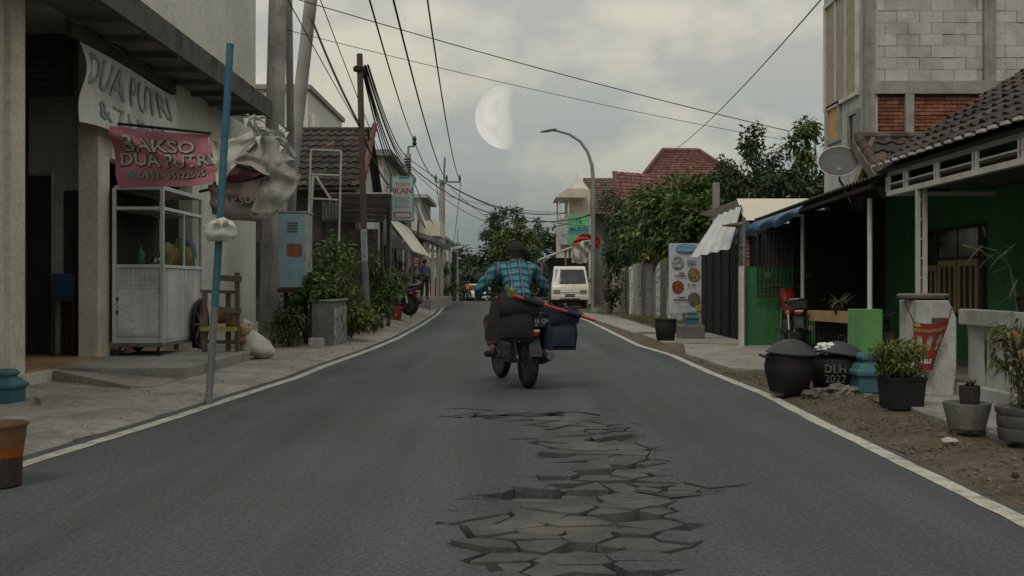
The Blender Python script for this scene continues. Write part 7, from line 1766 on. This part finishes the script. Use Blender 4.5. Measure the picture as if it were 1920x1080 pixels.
# side bags slung over the tail, and the red pole across
def bag(name, x0, x1, y0, y1, z0, z1, m_, lab, taper=.85, seed=0, lean=0.0):
    t = thing(name, BK_LOC, lab, 'bag', 'bags on the motorbike', rotz=BK_ROT)
    def fn(u, v):
        a = u * 2 * math.pi; c, s_ = math.cos(a), math.sin(a); e = .38
        cx = math.copysign(abs(c) ** e, c); cy = math.copysign(abs(s_) ** e, s_); k = taper + (1 - taper) * (1 - v) if taper < 1 else 1
        bul = 1 + .05 * math.sin(v * 3.14); w = 1 + .06 * mnoise.noise(Vector((c * 2 + seed, s_ * 2, v * 3)))
        return Vector(((x0 + x1) / 2 + (x1 - x0) / 2 * cx * k * bul * w + lean * v, (y0 + y1) / 2 + (y1 - y0) / 2 * cy * bul * w, z0 + (z1 - z0) * v + .012 * mnoise.noise(Vector((c * 3, s_ * 3, seed)))))
    q = MB(); q.grid(fn, 48, 14, .006); bd = q.build('bag_body', m_, t, local=True, smooth=True)
    lbox(t, 'bag_bottom', m_, (x0 + .02, x1 - .02, y0 + .02, y1 - .02, z0 + .004, z0 + .03), .01)
    lbox(t, 'bag_lid', m_, (x0 + .03 + lean, x1 - .03 + lean, y0 + .02, y1 - .02, z1 - .03, z1 - .006), .01)
    q = MB(); q.grid(lambda u, v: Vector((x0 + (x1 - x0) * (.14 + .72 * u) + lean * .5, y0 - .028 - .018 * math.sin(u * 3.14) * math.sin(v * 3.14), z0 + (z1 - z0) * (.10 + .46 * v))), 10, 8, .012); q.build('pocket', m_, t, local=True, smooth=True)
    q = MB(); q.grid(lambda u, v: Vector((x0 + (x1 - x0) * (.02 + .96 * u) + lean, y0 - .022 - .02 * v * (1 - v) * 4, z1 - .01 - .15 * (1 - v) - .015 * math.sin(u * 9))), 12, 5, .008); q.build('flap', m_, t, local=True, smooth=True)
    for xx in (x0 + (x1 - x0) * .3, x0 + (x1 - x0) * .7):
        ltube(t, 'strap', black_iron, [(xx, y0 - .012, z1 - .12), (xx, y0 - .016, z1 - .02), (xx, (y0 + y1) / 2, z1 + .03), (xx, y1 + .01, z1 - .05)], .010)
    return t
canvas = mat('canvas_black', (.022, .021, .022), rough=.85, var=.25, scale=8, bump=.4, bscale=80)
navy = mat('bag_navy', (.016, .026, .045), rough=.75, var=.25, scale=6, bump=.25, bscale=60)
bag('side_bag', -.46, .0, -.30, .14, .52, .97, canvas, 'large black canvas side bag on the left of motorbike', .86, 2.0, .05)
bag('side_bag', .13, .47, -.28, .10, .42, .87, navy, 'dark navy side bag hanging on the right of motorbike', .97, 5.0, .01)
RPo = thing('red_stick', BK_LOC, 'red plastic handled stick laid across the side bags', 'stick', rotz=BK_ROT)
pA, pB = Vector((-.25, -.36, .995)), Vector((.64, -.33, .735))
ltube(RPo, 'shaft', mat('stick_red', (.50, .035, .045), rough=.4, bump=0), [pA, pB], .0135, 10)
ltube(RPo, 'sleeve', canvas, [pA.lerp(pB, .12), pA.lerp(pB, .36)], [.03, .034], 10); ltube(RPo, 'sleeve', navy, [pA.lerp(pB, .66), pA.lerp(pB, .82)], [.026, .032], 10)
FB_ = thing('yellow_bundle', BK_LOC, 'pale yellow plastic bundle poking out of the left side bag', 'bundle', rotz=BK_ROT)
q = MB(); r_ = random.Random(9)
for k in range(14): q.leaf((-.24 + r_.gauss(0, .015), -.25, .96), (r_.uniform(-.5, .5), r_.uniform(-.4, .2), 1), r_.uniform(.10, .17), .06, fold=.3, droop=.1)
q.build('bundle', mat('bundle_yellow', (.42, .40, .16), rough=.5), FB_, local=True)

# white van parked on the verge, nose towards us
def van(name, loc, rotz, lab, prof, hw, m_, ws, h_wheel=.29, plate='AB 1874 KN', track=.66, wb=(.45, 2.5), hl=(.62, .74), long=3.3):
    t = thing(name, loc, lab, 'van' if 'van' in name else 'car', rotz=rotz)
    ztop = max(z for y, z in prof)
    def wd(z): return hw - max(0, z - 1.0) ** 1.4 * .16 - max(0, .55 - z) * .06
    q = MB(); n = len(prof); xs = [-1, -.93, -.6, 0, .6, .93, 1]
    vs = []
    for (y, z) in prof:
        for k in xs:
            yy = y + (.09 * max(0, abs(k) - .55) ** 1.5 * 2.2 if y < 1.0 else 0); vs.append((k * wd(z), yy, z))
    m2 = len(xs); fs = []
    for i in range(n):
        j = (i + 1) % n
        for k in range(m2 - 1): fs.append((i * m2 + k, i * m2 + k + 1, j * m2 + k + 1, j * m2 + k))
    fs.append(tuple(i * m2 for i in range(n))); fs.append(tuple(i * m2 + m2 - 1 for i in range(n))[::-1])
    q.add(vs, fs); q.build('body', m_, t, local=True, bevel=.02, smooth=True)
    (ya, za), (yb, zb) = ws
    def wsp(u, v, o=.012):
        y = ya + (yb - ya) * v; z = za + (zb - za) * v; k = (u - .5) * 2
        nn = Vector((0, -(zb - za), (yb - ya))).normalized(); 
        return Vector((k * (wd(z) - .09), y + .09 * max(0, abs(k * .95) - .55) ** 1.5 * 2.2, z)) + nn * o
    q = MB(); q.grid(lambda u, v: wsp(.01 + .98 * u, .06 + .86 * v), 14, 6, .006); w_ = q.build('windscreen', glass_dark, t, local=True, smooth=True)
    for s_ in (-1, 1):
        ltube(t, 'wiper', black_iron, [wsp(.5 + s_ * .06, .06, .03), wsp(.5 + s_ * .32, .12, .03)], .010, par=w_)
        q = MB(); q.grid(lambda u, v: Vector((s_ * (hw * .58 + .2 * hw * (u * 1.8 - .2)), prof[0][0] - .035 + .09 * max(0, abs(.58 + .2 * (u * 1.8 - .2)) - .55) ** 1.5 * 2.2 + .028 * v, hl[0] + (hl[1] - hl[0]) * v)), 6, 4, .01); q.build('headlight', mat('headlamp', (.13, .14, .14), rough=.15, bump=0), t, local=True, smooth=True)
        lbox(t, 'mirror', dark_plastic, (s_ * (hw + .10) - .06, s_ * (hw + .10) + .06, ya + .1, ya + .16, za + .1, za + .28), .02)
        for y in wb:
            q = MB(); q.lathe([(h_wheel - .10, -.08), (h_wheel - .02, -.085), (h_wheel, -.06), (h_wheel, .06), (h_wheel - .02, .085), (h_wheel - .10, .08)], (s_ * track, y, h_wheel), 28, m=RX); wl_ = q.build('wheel', rubber, t, local=True, smooth=True)
            q = MB(); q.lathe([(0, -.05), (.1, -.06), (h_wheel - .1, -.04), (h_wheel - .1, .04), (.1, .06), (0, .05)], (s_ * track, y, h_wheel), 20, m=RX); q.build('rim', engine_m, wl_, local=True, smooth=True)
        q = MB(); q.box(s_ * (hw - .03) - .035, s_ * (hw - .03) + .035, ya + .45, long - .4, za + .12, zb - .12); q.build('side_window', glass_dark, t, local=True, bevel=.01)
    lbox(t, 'bumper', m_, (-hw - .01, hw + .01, -.07, .10, .36, .56), .035)
    lbox(t, 'air_intake', black_iron, (-hw * .55, hw * .55, -.078, -.068, .38, .43), .004)
    lbox(t, 'underbody', black_iron, (-hw + .1, hw - .1, .1, long - .2, .22, .38), .02)
    lbox(t, 'panel_line', mat('seam_grey', (.16, .16, .15), bump=0), (-hw * .56, hw * .56, prof[0][0] - .008, prof[0][0] + .02, hl[0] + .0, hl[0] + .035), .003)
    if plate:
        lbox(t, 'number_plate', mat('plate_black', (.03, .03, .03)), (-.22, .22, -.088, -.079, .50, .62), .004); lettering(plate, .085, ink_white, t, (0, -.091, .56), (1, 0, 0), (0, 0, 1), local=True, extrude=.0005)
    return t
van_white = mat('van_white', (.62, .60, .52), rough=.3, var=.06, scale=2, dirt=(.42, .39, .32), damt=.2, coat=.3, bump=0)
vprof = [(.0, .36), (-.01, .62), (.02, .92), (.10, 1.03), (.52, 1.78), (.70, 1.86), (1.6, 1.90), (3.2, 1.86), (3.35, 1.2), (3.35, .36)]
van('white_van', (XA(1068, 45), 44.6, .09), R(-1.5), 'white microvan parked facing us beside the kiosk', vprof, .83, van_white, ((.10, 1.03), (.52, 1.78)), .29, hl=(.66, .80))
cprof = [(.0, .34), (-.01, .66), (.10, .86), (.75, 1.0), (1.35, 1.52), (1.6, 1.58), (3.0, 1.58), (3.9, 1.1), (4.1, .9), (4.1, .34)]
van('oncoming_car', (XA(893, 84), 84, gz(84)), R(4), 'white car coming over the crest of the road', cprof, .86, van_white, ((.75, 1.0), (1.35, 1.52)), .31, plate=None, hl=(.62, .76), wb=(.8, 3.3), long=4.0, track=.72)
# far rider in orange
orange = mat('shirt_orange', (.48, .17, .03), rough=.8)
fl = (XA(877, 79), 79.0, gz(79)); fb2 = motorbike('motorbike', fl, R(4), 'small dark motorbike ridden far ahead by the crest', blue_black)
JF = {k: (v if k == 'face' else (v[0] * .92, v[1], v[2])) for k, v in JR.items()}
person('person', fl, R(4), 'far rider in orange shirt near the crest of road', JF, orange, trouser_dark, shoe_dark, hair_m=hair_black, cap_m=mat('helmet_black', (.02, .02, .02), rough=.3))
# standing person by the pillars
JS = dict(pelvis=(0, 0, .95), waist=(0, .01, 1.08), chest=(0, .01, 1.26), neck=(0, .0, 1.46), head=(.01, .03, 1.585), face=(.8, -.3, -.1), shL=(-.17, 0, 1.40), elL=(-.24, -.03, 1.12), wrL=(-.22, .06, .88), shR=(.17, 0, 1.40), elR=(.23, .02, 1.13), wrR=(.18, .16, .95),
          hipL=(-.09, 0, .92), knL=(-.11, .03, .50), anL=(-.12, -.02, .09), toeL=(-.15, .14, .04), hipR=(.09, 0, .92), knR=(.11, .05, .50), anR=(.14, .03, .09), toeR=(.19, .18, .04))
person('person', (XA(796, 42.6), 42.6, .50), R(200), 'person in grey blue shirt and dark trousers standing by pillars', JS, mat('shirt_greyblue', (.10, .13, .18), rough=.85), trouser_dark, shoe_dark, hair_m=hair_black)
# parked scooter left with helmet, and the motorbike in the porch shade
grey_paint = mat('scooter_grey', (.09, .10, .12), rough=.3, bump=0, coat=.4)
SC = motorbike('scooter', (XA(768, 28.0), 28.0, .25), R(58), 'grey parked scooter on its stand beside the bushes', grey_paint, leg=True, scale=1.08)
ltube(SC, 'side_rail', lamp_clear, [(.16, .1, .72), (.17, -.2, .84), (.12, -.28, .86)], .02)
HM = thing('helmet', W(723, 520, 28.4), 'cream open face helmet hung on the scooter mirror', 'helmet')
hc = W(723, 518, 28.4)
q = MB(); q.grid(lambda u, v: hc + Vector((math.cos(u * 6.2832) * math.cos(v * 1.57 - .35), math.sin(u * 6.2832) * math.cos(v * 1.57 - .35), math.sin(v * 1.92 - .35))) * .14, 24, 10, .01); q.build('shell', plaster_white, HM, smooth=True)
q = MB(); q.tube([hc - Vector((.08, 0, .08)), hc - Vector((0, .02, .22)), hc + Vector((.08, 0, -.08))], .01, 6); q.build('strap', black_iron, HM)
motorbike('motorbike', (XA(1487, 15.9), 15.7, .08), R(-8), 'red tailed motorbike parked in the dark porch', bike_red, leg=True)
